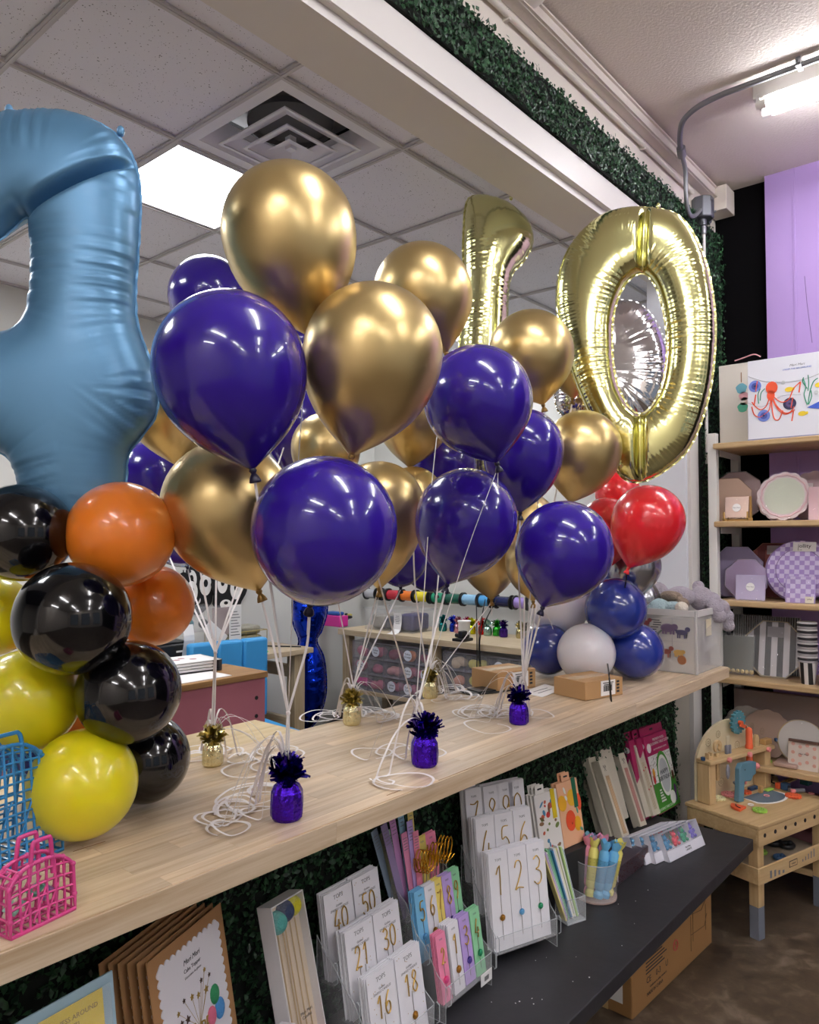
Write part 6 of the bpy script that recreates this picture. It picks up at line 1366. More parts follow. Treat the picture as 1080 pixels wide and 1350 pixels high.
# =============== SHELVING UNIT ON THE BLACK WALL ===============
SXF = 3.78; m_post = mat('shelf_post_white', 'd6d4d0', .5); m_shw = wood('shelf_maple', 'c9ad84', 'a88a60', 'Y', .8, .45, .05)
pt0 = at_x(934.5, 700, SXF); pt1 = at_x(948, 700, SXF+.0); PY1 = pt0.y; PY0 = PY1-.04
su = thing('shelving_unit', 'tall shelving unit with white posts and maple shelves at the right', 'shelf', (SXF, PY0, 0))
tbox('post', su, 0, .04, 0, .04, 0, 2.14, m_post, .002); tbox('post', su, .345, .385, 0, .04, 0, 2.14, m_post, .002)
tbox('post', su, 0, .04, -1.3, -1.26, 0, 2.14, m_post, .002); tbox('post', su, .345, .385, -1.3, -1.26, 0, 2.14, m_post, .002)
SHZ = []
for k, (px, py) in enumerate(((946, 588), (950, 691), (952, 795), (955, 897), (965, 1007))):
    z = at_x(px, py, SXF-.015).z; SHZ.append(z)
    tbox('shelf', su, -.018, .385, -1.30, .010, z-.014, z+.014, m_shw, .006)
    tbox('shelf_cleat', su, .05, .34, -.003, .0, z-.045, z-.014, m_post)
tbox('shelf', su, -.018, .385, -1.30, .010, .12, .15, m_shw, .006); SHZ.append(.15)
def sp(px, py, x=SXF+.05): return at_x(px, py, x)
FX = (R(90), 0, -PI/2)    # upright, facing -X
def poly_oct(r, n=8, a0=PI/8): return [(r*math.cos(a0+2*PI*i/n), r*math.sin(a0+2*PI*i/n)) for i in range(n)]
def poly_scal(r, n=14, amp=.06): return [(r*(1+amp*abs(math.sin(n*t/2)))*math.cos(t), r*(1+amp*abs(math.sin(n*t/2)))*math.sin(t)) for t in [2*PI*i/(n*6) for i in range(n*6)]]
def plates(label, px, py, rpx, col, shape, shelf, xoff, n=3, rim=None, group=None, film=False, tilt=12, extra=None, cat='plate'):
    x = SXF+xoff; c = at_x(px, py, x); D = (c-CAM).dot(FH); r = rpx*D/FPX*1.06; zs = SHZ[shelf]+.0145
    tb_ = R(tilt); h = r*math.cos(tb_)+.003
    t = thing('plate_pack', label, cat, (x+.0, c.y, zs), group=group, rot=(0, tb_, 0)); 
    P = {'oct': poly_oct(r*1.04), 'round': poly_oct(r, 40), 'scal': poly_scal(r*.95), 'poly': poly_oct(r*1.02, 10, 0)}[shape]
    lo = -min(p[1] for p in P); M0 = Matrix.Translation((0, 0, lo+.002)) @ Matrix.Rotation(-PI/2, 4, 'Z') @ Matrix.Rotation(PI/2, 4, 'X')
    for k in range(n):
        MK = Matrix.Translation((.006*k, .0035*k, 0)) @ M0
        obj('plate', MB().prism(P, -.002, .0, MK), mat('plate_'+col, col, .5), t)
        if rim and k < 2: obj('plate_rim', MB().tube([MK @ Vector((a_*.985, b*.985, .001)) for a_, b in P], .0014, 4, True), mat('rim_'+rim, rim, .35, .3), t)
    if film: obj('cellophane', MB().prism([(a_*1.02, b*1.02) for a_, b in P], .006, .0065, M0), mat('cellophane', 'f6f6f8', .05, alpha=.09, bump=(22, 1.0), spec=.9), t)
    return t, M0, r, lo
def napkins(label, px, py, wpx, hpx, col, shelf, xoff, film=True, scal=False, group=None, n=3, tilt=8, tagc=None):
    x = SXF+xoff; c = at_x(px, py, x); D = (c-CAM).dot(FH); 
    cosf = abs(RT.y)*1.0; w_ = wpx*D/FPX/(.7615-(.648*((px-540)/FPX))*0+0); w_ = wpx*D/FPX/ (abs(RT.y)+ (px-540)/FPX*FH.y); h = hpx*D/FPX; zs = SHZ[shelf]+.0145
    t = thing('napkin_pack', label, 'napkins', (x, c.y, zs), group=group, rot=(0, R(tilt), 0))
    for k in range(n):
        if scal:
            pts = []; q = 7; r_ = w_/q/2
            for i in range(q*4+1): f = i/(q*4); pts.append((-w_/2+w_*f, -.0-r_*.6*abs(math.sin(PI*q*f))))
            P = pts+[(w_/2, h), (-w_/2, h)]
        else: P = [(-w_/2, 0), (w_/2, 0), (w_/2, h), (-w_/2, h)]
        M0 = Matrix.Translation((.008*k, .004*k, .006 if scal else 0)) @ Matrix.Rotation(-PI/2, 4, 'Z') @ Matrix.Rotation(PI/2, 4, 'X')
        obj('napkin', MB().prism(P, -.006, 0, M0), mat('napkin_'+col, col, .7), t)
    if film: obj('cellophane', MB().box((-.002, 0, h/2), (.0006, w_+.006, h+.006)), mat('cellophane2', 'f6f6f8', .06, alpha=.07, bump=(24, 1.0), spec=.9), t)
    return t, w_, h
def sticker(t, y, z, r, word, x=-.004):
    obj('round_sticker', MB().lathe([(r, 0), (r, .0008)], 20), m_paper, t, loc=(x, y, z), rot=(0, -PI/2, 0)); text(word, r*.42, m_greyink, t, (x-.0012, y, z), FX)
def easel(label, px, shelf, xoff):
    x = SXF+xoff; c = at_x(px, 700, x); t = thing('wooden_easel', label, 'easel', (x, c.y, SHZ[shelf]+.0145)); m_ = mat('easel_wood', 'b08a50', .5)
    for s in (-.055, .055): tbox('leg', t, -.012, .05, s-.007, s+.007, 0, .014, m_, .001); tbox('prong', t, -.012, -.004, s-.004, s+.004, 0, .045, m_, .001); obj('upright', MB().box((.045, s, .06), (.008, .01, .12)), m_, t)
    tbox('crossbar', t, .02, .03, -.06, .06, .0, .010, m_, .001); return t
# top of the unit: white board, boxed garland
a = at_x(935, 482, SXF+.12); b = at_x(984, 585, SXF+.12)
zt = SHZ[0]+.015
wb_ = thing('cream_panel_box', 'tall cream box with printed pompom candle standing on the top shelf', 'box', (SXF+.12, PY1-.02, zt))
top = at_x(940, 484, SXF+.12).z
tbox('box_body', wb_, 0, .05, -.60, 0.0, 0, top-zt, mat('cream_box_big', 'd9d4ca', .6), .003)
c = at_x(978, 528, SXF+.12)
for cc_, dy, dz, r_ in (('6aa8b8', .0, .06, .026), ('e0a8b0', -.01, .02, .022), ('5cb898', -.004, -.035, .024), ('e8e0d8', -.012, -.005, .02)):
    obj('printed_pompom', MB().prism([(r_*math.cos(t_)*(1+.1*math.sin(5*t_)), r_*math.sin(t_)) for t_ in [2*PI*i/20 for i in range(20)]], 0, .0008, Matrix.Translation((-.0002, c.y-(wb_.location.y)+dy, c.z-zt+dz)) @ Matrix.Rotation(-PI/2, 4, 'Z') @ Matrix.Rotation(PI/2, 4, 'X')), mat('pp_'+cc_, cc_, .8), wb_)
obj('printed_stick', MB().box((-.0006, c.y-wb_.location.y, c.z-zt+.115), (.0008, .004, .05)), mat('stick_brown', '8a6a4a', .7), wb_)
XO = SXF+.0; a = at_x(984.5, 476, XO); b = at_x(983, 581, XO)
ob = thing('garland_box', 'white box printed with red octopus garland and seaweed on the top shelf', 'box', (XO, a.y, zt), rot=(0, R(2), 0))
OH = a.z-zt
tbox('box_body', ob, 0, .045, -.62, 0, 0, OH, mat('garland_box_white', 'dcdde6', .5), .003)
tbox('box_edge', ob, -.0015, .0, -.62, 0, 0, .006, mat('edge_grey_blue', '8a8ca8', .6))  # grey-blue strip along the bottom of the box front
def op(px, py): q = at_x(px, py, XO); return (-(q.y-a.y), q.z-zt)      # (u to the right, v up) on the box face
def flatpoly(name, pts, m_, lift=.001):
    obj(name, MB().prism([(u, v) for u, v in pts], 0, .0008, Matrix.Translation((-lift-.0008, 0, 0)) @ Matrix(((0, 0, 1, 0), (-1, 0, 0, 0), (0, 1, 0, 0), (0, 0, 0, 1)))), m_, ob)
def line(name, pp, r_, m_, lift=.001):
    obj(name, MB().tube([(-lift, -u, v) for u, v in [(q.x, q.y) for q in catmull([(*op(*p), 0) for p in pp], 4)]], r_, 5), m_, ob)
def disc(name, px, py, rp, m_, lift=.001, sx=1.0, sy=1.0):
    u, v = op(px, py); r_ = rp*.0035; flatpoly(name, [(u+r_*sx*math.cos(t_), v+r_*sy*math.sin(t_)) for t_ in [2*PI*i/20 for i in range(20)]], m_, lift)
m_or = mat('print_octopus_red', 'e0502c', .6); m_sg = mat('print_seagreen', '2f8a6c', .6); m_bl2 = mat('print_blue', '6a80cc', .6); m_nv = mat('print_navy', '2c2a50', .6); m_ye = mat('print_yellow', 'e8c830', .6)
line('garland_string', [(986, 496), (1010, 503), (1040, 503), (1062, 499), (1080, 492)], .0007, m_greyink); line('garland_string', [(986, 531), (1005, 536), (1030, 522), (1056, 520)], .0006, m_greyink)
disc('octopus_head', 1017, 511, 7.5, m_or, .0014, 1, 1.15); disc('octopus_neck', 1016, 521, 5.5, m_or, .0014, .9, 1.3)
for pp in ([(1014, 524), (1010, 535), (1003, 540), (996, 536), (991, 530)], [(1016, 526), (1014, 540), (1008, 546), (1001, 550), (994, 546), (991, 536)], [(1017, 526), (1018, 540), (1021, 552), (1027, 553), (1032, 541)], [(1019, 525), (1024, 535), (1034, 544), (1042, 543), (1047, 536)], [(1020, 523), (1030, 530), (1040, 526), (1046, 512), (1055, 503)], [(1018, 526), (1026, 540), (1036, 546), (1048, 540)]): line('octopus_arm', pp, .0026, m_or)
for (x0, y0) in ((998, 502), (1055, 503), (1045, 524), (1046, 541), (996, 520)): line('garland_tassel', [(x0, y0), (x0-2, y0+14)], .003, m_or)
for (x0, y0, m1) in ((995, 509, m_bl2), (1007, 548, m_bl2), (1041, 532, m_nv)):
    disc('paper_fan', x0, y0, 8, m1, .0012); disc('paper_fan_ring', x0, y0, 4.5, mat('print_blue_dark', '3c4c9c', .6) if m1 is m_bl2 else mat('print_navy2', '5a4a7c', .6), .0022); disc('paper_fan_centre', x0, y0, 1.5, m_nv, .003)
for pp in ([(1064, 533), (1060, 520), (1062, 510), (1059, 500)], [(1065, 533), (1068, 515), (1072, 503), (1078, 498)], [(1065, 515), (1066, 505), (1065, 494)], [(1066, 533), (1070, 522), (1068, 512)], [(1064, 512), (1058, 503), (1059, 497)], [(1002, 528), (1003, 518), (1008, 512)], [(1000, 532), (999, 520), (1002, 512)]): line('seaweed', pp, .0022, m_sg)
for (x0, y0) in ((1040, 513), (1058, 545), (1080, 507)): disc('yellow_fish', x0, y0, 4, m_ye, .0012, 1.3, .8); disc('fish_tail', x0+6, y0-1, 2, m_ye, .0012, .7, 1)
for (x0, y0) in ((1032, 504), (1076, 517)): disc('grey_puff', x0, y0, 2.6, mat('print_pale_grey', 'c2c6c8', .7))
flatpoly('blue_whale', [op(1064, 537), op(1080, 529), op(1085, 530), op(1085, 539), op(1070, 538)], mat('print_whale', '3c5cc0', .6), .0012)
u, v = op(1050, 480); text('Meri Meri', .016, m_greyink, ob, (-.0012, -u, v), FX, shear=.3); u, v = op(1050, 483.5); text('UNDER THE SEA GARLAND', .010, m_bl2, ob, (-.0012, -u, v-.004), FX)
rb = at_x(985, 477, SXF+.09); tag(obj('pink_ribbon', MB().tube(catmull([(0, .06, .01), (0, .02, .018), (0, -.03, .028), (0, -.06, .012)], 5), .003, 6), mat('pink_ribbon', 'e8a8b0', .5), None, loc=(SXF+.10, rb.y, max(top, 0)+.001), smooth=60), 'pink cord lying on top of the cream box', 'ribbon')
# shelf 1 (pink tableware)
plates('large pink ten-sided plate pack in film at the back of the pink shelf', 968, 641, 33, 'b9989a', 'poly', 1, .22, film=True, rim='8c6a6c')
plates('peach octagonal plate pack in front of the large pink one', 958, 655, 29, 'd8b8a4', 'oct', 1, .13, rim='a88874')
t, w_, h_ = napkins('scalloped peach napkin pack on a small wooden easel', 971, 668, 30, 27, 'e8c8b8', 1, .05, scal=True); t.location.z += .016; sticker(t, 0, h_*.5, .02, 'Meri Meri')
easel('small wooden easel under the scalloped peach napkins', 971, 1, .035)
t, M0, r, lo = plates('round film-wrapped pale green plate pack with pink frilled rim', 1032, 655, 31, 'dcc8cc', 'scal', 1, .08, film=True, n=5)
obj('plate_centre', MB().prism(poly_oct(r*.76, 32), .001, .002, M0), mat('pale_green_plate', 'c8d0bc', .35), t); obj('frill_rim', MB().tube([M0 @ Vector((r*.86*math.cos(q)*(1+.02*math.sin(14*q)), r*.86*math.sin(q)*(1+.02*math.sin(14*q)), .003)) for q in [2*PI*i/56 for i in range(56)]], .004, 5, True), mat('pink_rim', 'e0b4bc', .4), t)
t, M0, r, lo = plates('scalloped rose plate pack with paper tag at the back right of the pink shelf', 1072, 637, 32, 'a67c84', 'scal', 1, .24, film=True)
obj('paper_tag', MB().box((-.01, .04, lo*1.3), (.001, .07, .05)), mat('tag_grey', 'c0b4b4', .7), t)
t, w_, h_ = napkins('pink marbled napkin pack at the right edge of the pink shelf', 1080, 663, 27, 45, 'd8b0b8', 1, .07)
# shelf 2 (lilac tableware)
plates('large lilac octagonal plate pack on the lilac shelf', 968, 750, 33, 'a296b8', 'oct', 2, .20, n=5, rim='c8c0d8')
plates('small lilac octagonal plate pack with silver rims in front of the large one', 982, 762, 26, 'ab98ba', 'oct', 2, .12, n=5, rim='d8d0dc')
t, w_, h_ = napkins('scalloped lilac napkin pack in film with round sticker', 989, 774, 38, 32, 'b4a8cc', 2, .05, scal=True); sticker(t, 0, h_*.55, .02, 'Meri Meri')
t, M0, r, lo = plates('dark red striped octagonal plate pack at the back of the lilac shelf', 1018, 742, 36, '7a3c3c', 'oct', 2, .27, rim='c8a080')
for k in range(4): obj('stripe', MB().prism([(-r*.7+.1*k*r*4, -r*.6), (-r*.55+.1*k*r*4, -r*.6), (-r*.55+.1*k*r*4, r*.7), (-r*.7+.1*k*r*4, r*.7)], .0005, .0012, M0), mat('stripe_red', 'a05850', .6), t)
obj('paper_tag', MB().box((-.004, 0, lo*1.75), (.001, .07, .045)), mat('tag_grey'), t)
def gingham():
    m = mat('gingham_lilac', 'b8a4d4', .5); nt = m.node_tree; N = nt.nodes; L = nt.links; p = N['Principled BSDF']
    tc = N.new('ShaderNodeTexCoord'); ck = N.new('ShaderNodeTexChecker'); ck.inputs['Scale'].default_value = 46; ck.inputs[1].default_value = (*lin('c9bcdc'), 1); ck.inputs[2].default_value = (*lin('9a80be'), 1)
    L.new(tc.outputs['Object'], ck.inputs['Vector']); L.new(ck.outputs[0], p.inputs['Base Color']); return m
mg = gingham()
t, M0, r, lo = plates('round lilac gingham plate pack with white name tag on top', 1052, 757, 39, 'a890b8', 'round', 2, .11, n=4, rim='8c74a8')
obj('gingham_face', MB().prism(poly_oct(r*.97, 40), .0005, .002, M0), mg, t); obj('inner_ring', MB().tube([M0 @ Vector((r*.70*math.cos(q), r*.70*math.sin(q), .003)) for q in [2*PI*i/40 for i in range(40)]], .0015, 4, True), mat('rim_8c74a8'), t)
obj('paper_tag', MB().box((-.006, -.02, lo+r*.78), (.0012, .10, .045)), m_paper, t); text('jollity', .026, m_ink, t, (-.0075, -.02, lo+r*.80), FX); text('& co', .010, m_ink, t, (-.0075, .0, lo+r*.68), FX)
t, w_, h_ = napkins('lilac gingham napkin pack in film before the gingham plate', 1055, 775, 38, 35, 'a890d0', 2, .035)
obj('gingham_face', MB().box((-.0015, 0, h_/2), (.0012, w_*.96, h_*.96)), mg, t); obj('paper_tag', MB().box((-.004, -w_*.32, h_*.13), (.0012, w_*.3, h_*.24)), mat('tag_cream', 'd8d0c0', .7), t); text('jollity', .009, m_ink, t, (-.0055, -w_*.32, h_*.15), FX)
plates('dark gingham round plate at the right edge of the lilac shelf', 1092, 735, 22, '6a607c', 'round', 2, .27)
# shelf 3 (black and silver)
def stripes(name, period, c1, c2, rough=.4):
    m = mat(name, c1, rough); nt = m.node_tree; N = nt.nodes; L = nt.links; p = N['Principled BSDF']
    tc = N.new('ShaderNodeTexCoord'); sx = N.new('ShaderNodeSeparateXYZ'); mm = N.new('ShaderNodeMath'); mm.operation = 'PINGPONG'; mm.inputs[1].default_value = period/2
    gt = N.new('ShaderNodeMath'); gt.operation = 'GREATER_THAN'; gt.inputs[1].default_value = period/4; mx = N.new('ShaderNodeMix'); mx.data_type = 'RGBA'; mx.inputs[6].default_value = (*lin(c1), 1); mx.inputs[7].default_value = (*lin(c2), 1)
    L.new(tc.outputs['Object'], sx.inputs[0]); L.new(sx.outputs[1], mm.inputs[0]); L.new(mm.outputs[0], gt.inputs[0]); L.new(gt.outputs[0], mx.inputs[0]); L.new(mx.outputs[2], p.inputs['Base Color']); return m
ms1 = stripes('fine_grey_stripes', .011, '8a8884', '1e1c1c', .25); ms2 = stripes('wide_black_stripes', .055, 'c8c2c4', '1c1a1e', .4); ms3 = stripes('cup_stripes', .034, 'd8d2d0', '1c1a1e', .5)
c = sp(1005, 850, SXF+.24); t = thing('striped_tray_pack', 'fine grey striped tray pack in film at the back of the silver shelf', 'packet', (SXF+.24, c.y, SHZ[3]+.0145), rot=(0, R(8), 0))
tbox('tray', t, 0, .02, -.165, .14, 0, .28, ms1, .002); tbox('cellophane', t, -.004, -.0035, -.17, .145, 0, .285, mat('cellophane2'))
c = sp(972, 866, SXF+.10); t = thing('silver_bag_pack', 'clear bag of silver and gold scalloped paper bags on the silver shelf', 'packet', (SXF+.10, c.y, SHZ[3]+.0145), rot=(0, R(10), 0))
tbox('silver_sheet', t, 0, .012, -.07, .07, .02, .19, mat('silver_sheet', '84877e', .25, .5), .001); tbox('cellophane', t, -.005, -.0045, -.078, .078, .0, .2, mat('cellophane'))
for k in range(7): obj('gold_scallop', MB().ball((.004, -.063+.021*k, .02), .0125, 10, 6, (.5, 1, 1)), mat('gold_paper', 'c8b070', .3, .7), t, smooth=180)
t, M0, r, lo = plates('black and white striped octagonal plate pack in film', 1019, 861, 36, '9a9690', 'oct', 3, .13, n=3, rim='c8b070', film=True)
obj('striped_face', MB().prism(poly_oct(r*1.0), .0008, .002, M0), ms2, t); obj('grey_tag', MB().box((-.005, -.005, lo*1.62), (.0012, .075, .05)), mat('tag_grey2', '8a8488', .6), t)
c = sp(1065, 900, SXF+.06); t = thing('paper_cup_stack', 'tall stack of black and white patterned paper cups', 'cups', (SXF+.07, c.y, SHZ[3]+.0145))
cr0 = .040
obj('lowest_cup', MB().lathe([(cr0*.72, 0), (cr0*1.0, .095), (cr0*1.04, .096), (cr0*1.04, .099)], 28), ms3, t, smooth=40)
for k in range(18): obj('cup_rim', MB().lathe([(cr0*.98, .099+.0103*k), (cr0*1.06, .1005+.0103*k), (cr0*1.07, .1035+.0103*k), (cr0*.98, .1085+.0103*k)], 28), [mat('cup_grey', 'a8a2a4', .5), mat('cup_dark', '2a282c', .5), mat('cup_white', 'd0cccc', .5)][k % 3], t, smooth=40)
c = sp(1088, 900, SXF+.06); t = thing('paper_cup_stack', 'cup stack cut off by the right edge beside the tall one', 'cups', (SXF+.07, c.y-.01, SHZ[3]+.0145))
for k in range(10): obj('paper_cup', MB().lathe([(.030, .012*k), (.037, .010+.012*k), (.038, .0115+.012*k)], 20), mat('cup_grey') if k % 2 else mat('cup_dark'), t, smooth=40)
# shelf 4 (kraft and gold)
plates('scalloped pale plate pack in film at the left of the lower shelf', 983, 978, 27, 'a09080', 'scal', 4, .20, film=True)
plates('round scalloped taupe plate pack in the middle of the lower shelf', 1010, 985, 29, '9c8272', 'scal', 4, .13)
t, M0, r, lo = plates('white plate pack with wavy gold rim at the right of the lower shelf', 1055, 983, 27, 'cfc8c0', 'round', 4, .12, rim='c8a860', film=True)
t = thing('brown_film_packet', 'large brown packet in film at the back of the lower shelf', 'packet', (SXF+.28, sp(1035, 940, SXF+.28).y, SHZ[4]+.0145)); tbox('packet_body', t, 0, .03, -.35, .24, 0, .29, mat('brown_packet', '8a6c5c', .5), .003); tbox('cellophane', t, -.004, -.0035, -.35, .24, 0, .29, mat('cellophane'))
t, w_, h_ = napkins('cream napkin pack with pink polka dots on the lower shelf', 1059, 993, 39, 36, 'd8ccc0', 4, .045, film=False)
for i in range(4):
    for j in range(3): obj('polka_dot', MB().lathe([(.008, 0), (.008, .0008)], 14), mat('dot_pink', 'd8a494', .7), t, loc=(-.0002, w_*(-.36+.24*i), h_*(.2+.3*j+(.08 if i % 2 else 0))), rot=(0, -PI/2, 0))
obj('brown_top_fold', MB().box((-.001, 0, h_), (.02, w_, .012)), mat('brown_fold', '5c4034', .6), t); text('Meri Meri', .01, m_ink, t, (-.0015, 0, h_*.55), FX)
t = thing('film_packet', 'crinkled clear packet lying flat on the lower shelf', 'packet', (SXF+.02, sp(1035, 1012, SXF+.02).y, SHZ[4]+.0145)); tbox('contents', t, 0, .1, -.05, .05, 0, .02, mat('pale_brown_item', 'a88c80', .5, bump=(40, .6)), .006)
# bottom goods
t = thing('kraft_tray', 'kraft tray with pinkish packs on the bottom shelf', 'tray', (SXF+.05, sp(1060, 1120, SXF+.05).y, .166)); tbox('tray_base', t, 0, .28, -.25, .2, 0, .02, mat('tray_brown', '8c7050', .7)); tbox('pink_pack', t, .03, .25, -.2, .15, .021, .12, mat('dull_pink_pack', '8a5c64', .6), .004)
t = thing('maroon_box', 'maroon patterned box under the lowest shelf', 'box', (SXF+.05, sp(1060, 1120, SXF+.05).y, .30)); tbox('box_body', t, 0, .28, -.25, .2, 0, .09, mat('maroon_box', '6a3444', .6), .003)
# =============== TOY TOOL BENCH ===============
m_tw = wood('toy_pine', 'd0b487', 'b6976a', 'X', .7, .5, .05); m_twz = wood('toy_pine_z', 'd0b487', 'b6976a', 'Z', .7, .5, .05); m_ply = mat('toy_board_cream', 'cdbf9e', .6, var=(8, .03)); m_tg = mat('toy_grey', '6e7480', .6)
fl = at_z(1001, 1243, 0); TR = R(-16); P1_ = at_z(995, 1089, .465); TX, TY = P1_.x+.01, P1_.y-.012
tt = thing('toy_workbench', 'wooden toy workbench with arched tool board and grey tipped legs', 'toy bench', (TX, TY, 0), TR)
TZ = .465; TW, TD = .54, .335
def L2(q): return Matrix.Rotation(-TR, 3, 'Z') @ (q-Vector((TX, TY, 0)))
def onb(px, py, z=TZ): return L2(at_z(px, py, z))
def onp(px, py, yl):       # point on the vertical plane local y = yl
    d = ray(px, py); o_ = L2(CAM); dl = Matrix.Rotation(-TR, 3, 'Z') @ d; return o_+dl*((yl-o_.y)/dl.y)
tbox('worktop', tt, -.004, TW+.02, -.004, TD+.01, TZ-.018, TZ, m_tw, .004)
for x in (.012, TW-.045):
    for y in (.012, TD-.045):
        tbox('leg', tt, x, x+.042, y, y+.042, .13, TZ-.019, m_twz, .002); tbox('leg_tip', tt, x, x+.042, y, y+.042, 0, .13, m_tg, .002)
tbox('front_apron', tt, -.002, TW+.01, -.002, .011, TZ-.085, TZ-.019, m_tw, .002); tbox('side_apron', tt, -.002, .011, .012, TD, TZ-.075, TZ-.019, m_tw, .002)
for k in range(7): obj('apron_hole', MB().cyl((.04+.075*k, -.0035, TZ-.045), (.04+.075*k, -.002, TZ-.045), .0085, n=14), m_dark, tt)
tbox('tray_base', tt, -.01, TW, .0, TD, .245, .25, mat('tray_inside', '9a8a76', .8)); tbox('tray_front', tt, -.012, TW+.01, -.010, -.001, .235, .30, m_tw, .002); tbox('tray_side', tt, -.018, -.0105, -.008, TD, .235, .30, m_tw, .002); tbox('tray_back', tt, -.01, TW, TD, TD+.008, .235, .30, m_tw, .002)
for k, x in enumerate((.06, .09, .12, .15)): tbox('printed_tool_mark', tt, x, x+.012, -.0108, -.0098, .246, .246+(.03, .026, .018, .012)[k], m_tg)
tbox('printed_badge', tt, .20, .26, -.0108, -.0098, .256, .282, m_ink); tbox('badge_inner', tt, .203, .257, -.0112, -.0106, .259, .279, m_tw); text('robud', .012, m_ink, tt, (.23, -.0115, .269), FACE)
for k in range(5): tbox('printed_tool_mark', tt, .30+.022*k, .306+.022*k, -.0108, -.0098, .258, .268+.006*k, m_tg)
# arched board
yb_ = TD-.02; A0 = onp(919, 1052, yb_).x; A1 = min(onp(1022, 1030, yb_).x, .50); AT = onp(985, 943, yb_).z; cx_ = (A0+A1)/2; aw = (A1-A0)/2; hh = AT-TZ
arc = [(A0, 0), (A1, 0)]+[(cx_+aw*math.cos(PI*i/24), hh*.45+(hh*.55)*math.sin(PI*i/24)) for i in range(25)]
Mz = Matrix.Translation((0, yb_+.012, TZ)) @ Matrix.Rotation(PI/2, 4, 'X')
obj('arched_board', MB().prism(arc, 0, .012, Mz), m_ply, tt)
def gearpoly(r, n, d=.14): 
    out = []
    for i in range(n):
        for f, q in ((-.28, 1-d), (-.2, 1), (.2, 1), (.28, 1-d)): a_ = 2*PI*(i+f)/n; out.append((r*q*math.cos(a_), r*q*math.sin(a_)))
    return out
for (px, py, r_) in ((947, 968, .016), (934, 979, .018), (992, 957, .014), (1005, 964, .016), (972, 982, .018), (951, 1031, .02), (997, 1020, .018), (1006, 978, .02)):
    c = onp(px, py, yb_-.001); 
    obj('etched_gear', MB().tube([(c.x+u, yb_-.0008, c.z+v) for u, v in gearpoly(r_, 9)], .0007, 3, True).tube([(c.x+.35*r_*math.cos(q), yb_-.0008, c.z+.35*r_*math.sin(q)) for q in [2*PI*i/10 for i in range(10)]], .0007, 3, True), mat('etched_line', '7c6c50', .8), tt, kind='stuff')
sz_ = onp(925, 1008, yb_-.075).z
tbox('tool_bar', tt, A0-.005, A1+.03, yb_-.075, yb_-.001, sz_-.018, sz_, m_tw, .004)
tbox('upright', tt, A0, A0+.045, yb_-.065, yb_-.002, TZ+.001, sz_-.019, m_twz, .003); tbox('upright', tt, A1-.035, A1+.01, yb_-.065, yb_-.002, TZ+.001, sz_-.019, m_twz, .003)
def gearthing(label, c, r, n, m_, rot, th=.012, group='toy cog wheels', hub=None):
    t = thing('cog_wheel', label, 'cog wheel', Matrix.Rotation(TR, 3, 'Z') @ Vector(c)+Vector((TX, TY, 0)), group=group, rot=rot)
    obj('toothed_disc', MB().prism(gearpoly(r, n), 0, th), m_, t, bevel=.0012)
    for i in range(6): obj('dot', MB().cyl((r*.45*math.cos(i*PI/3), r*.45*math.sin(i*PI/3), th), (r*.45*math.cos(i*PI/3), r*.45*math.sin(i*PI/3), th+.0006), .0022, n=8), m_dark if hub is None else hub, t)
    return t
m_tb = mat('toy_teal', '48808c', .5); m_to = mat('toy_orange_red', 'd85c34', .5); m_tp = mat('toy_pink', 'dc8888', .5); m_tgr = mat('toy_lime', '98c450', .5); m_tcr = mat('toy_cream', 'dcd4a4', .5); m_tnv = mat('toy_navy', '2c4a6c', .5); m_tgy = mat('toy_mid_grey', '7c7c84', .5); m_tdt = mat('toy_dark_teal', '1f5c64', .5)
UPR = (R(90), 0, TR)
c = onp(973, 952, yb_-.03); g_ = gearthing('teal toy saw blade with orange crank high on the arched board', (c.x, yb_-.022, c.z), .054, 16, m_tb, UPR, .014, hub=m_tp)
obj('crank', MB().cyl((0, 0, .014), (0, 0, .03), .010, n=12).box((.017, -.010, .026), (.045, .016, .008), Matrix.Rotation(R(-20), 4, 'Z')), m_to, g_); obj('crank_hole', MB().cyl((.03, -.022, .03), (.03, -.022, .031), .004, n=8), m_dark, g_)
def toy(name, label, cat, c, rotz=0, group='toy tools on the workbench', rot=None):
    return thing(name, label, cat, Matrix.Rotation(TR, 3, 'Z') @ Vector(c)+Vector((TX, TY, 0)), TR+rotz, group, rot)
yq = yb_-.04
c = onp(988, 988, yq); t = toy('screwdriver', 'orange toy screwdriver handle standing in the tool bar', 'toy tool', (c.x, yq, sz_)); obj('handle', MB().lathe([(.017, .0), (.018, .012), (.015, .02), (.015, .08), (.012, .092), (.003, .097)], 16), m_to, t, smooth=50)
c2_ = onp(984, 1030, yq); t2 = obj('shaft_handle', MB().lathe([(.013, -.105), (.015, -.09), (.014, -.03), (.006, -.019)], 14), m_to, t, smooth=50)
c = onp(1014, 1005, yq); t = toy('screwdriver', 'lime handled toy screwdriver hanging from the tool bar', 'toy tool', (c.x, yq, sz_-.02)); obj('handle', MB().lathe([(.012, -.115), (.015, -.10), (.014, -.06), (.008, -.055)], 14), m_tgr, t, smooth=50); obj('shaft', MB().cyl((0, 0, -.056), (0, 0, -.001), .007, n=10), mat('toy_brown', '8c6a5c', .5), t)
c = onp(960, 988, yq); t = toy('pliers', 'grey handled toy pliers tips standing in the tool bar', 'toy tool', (c.x, yq, sz_)); 
for s in (-1, 1): obj('jaw', MB().box((s*.010, 0, .02), (.016, .014, .04)), m_tgy, t, bevel=.004); obj('handle_tip', MB().box((s*.006, 0, .06), (.006, .01, .04)), mat('toy_pale', 'c8bca0', .6), t, bevel=.002)
c = onp(946, 985, yq); t = toy('wrench', 'natural wood toy wrench with curved head in the tool bar', 'toy tool', (c.x, yq, sz_)); 
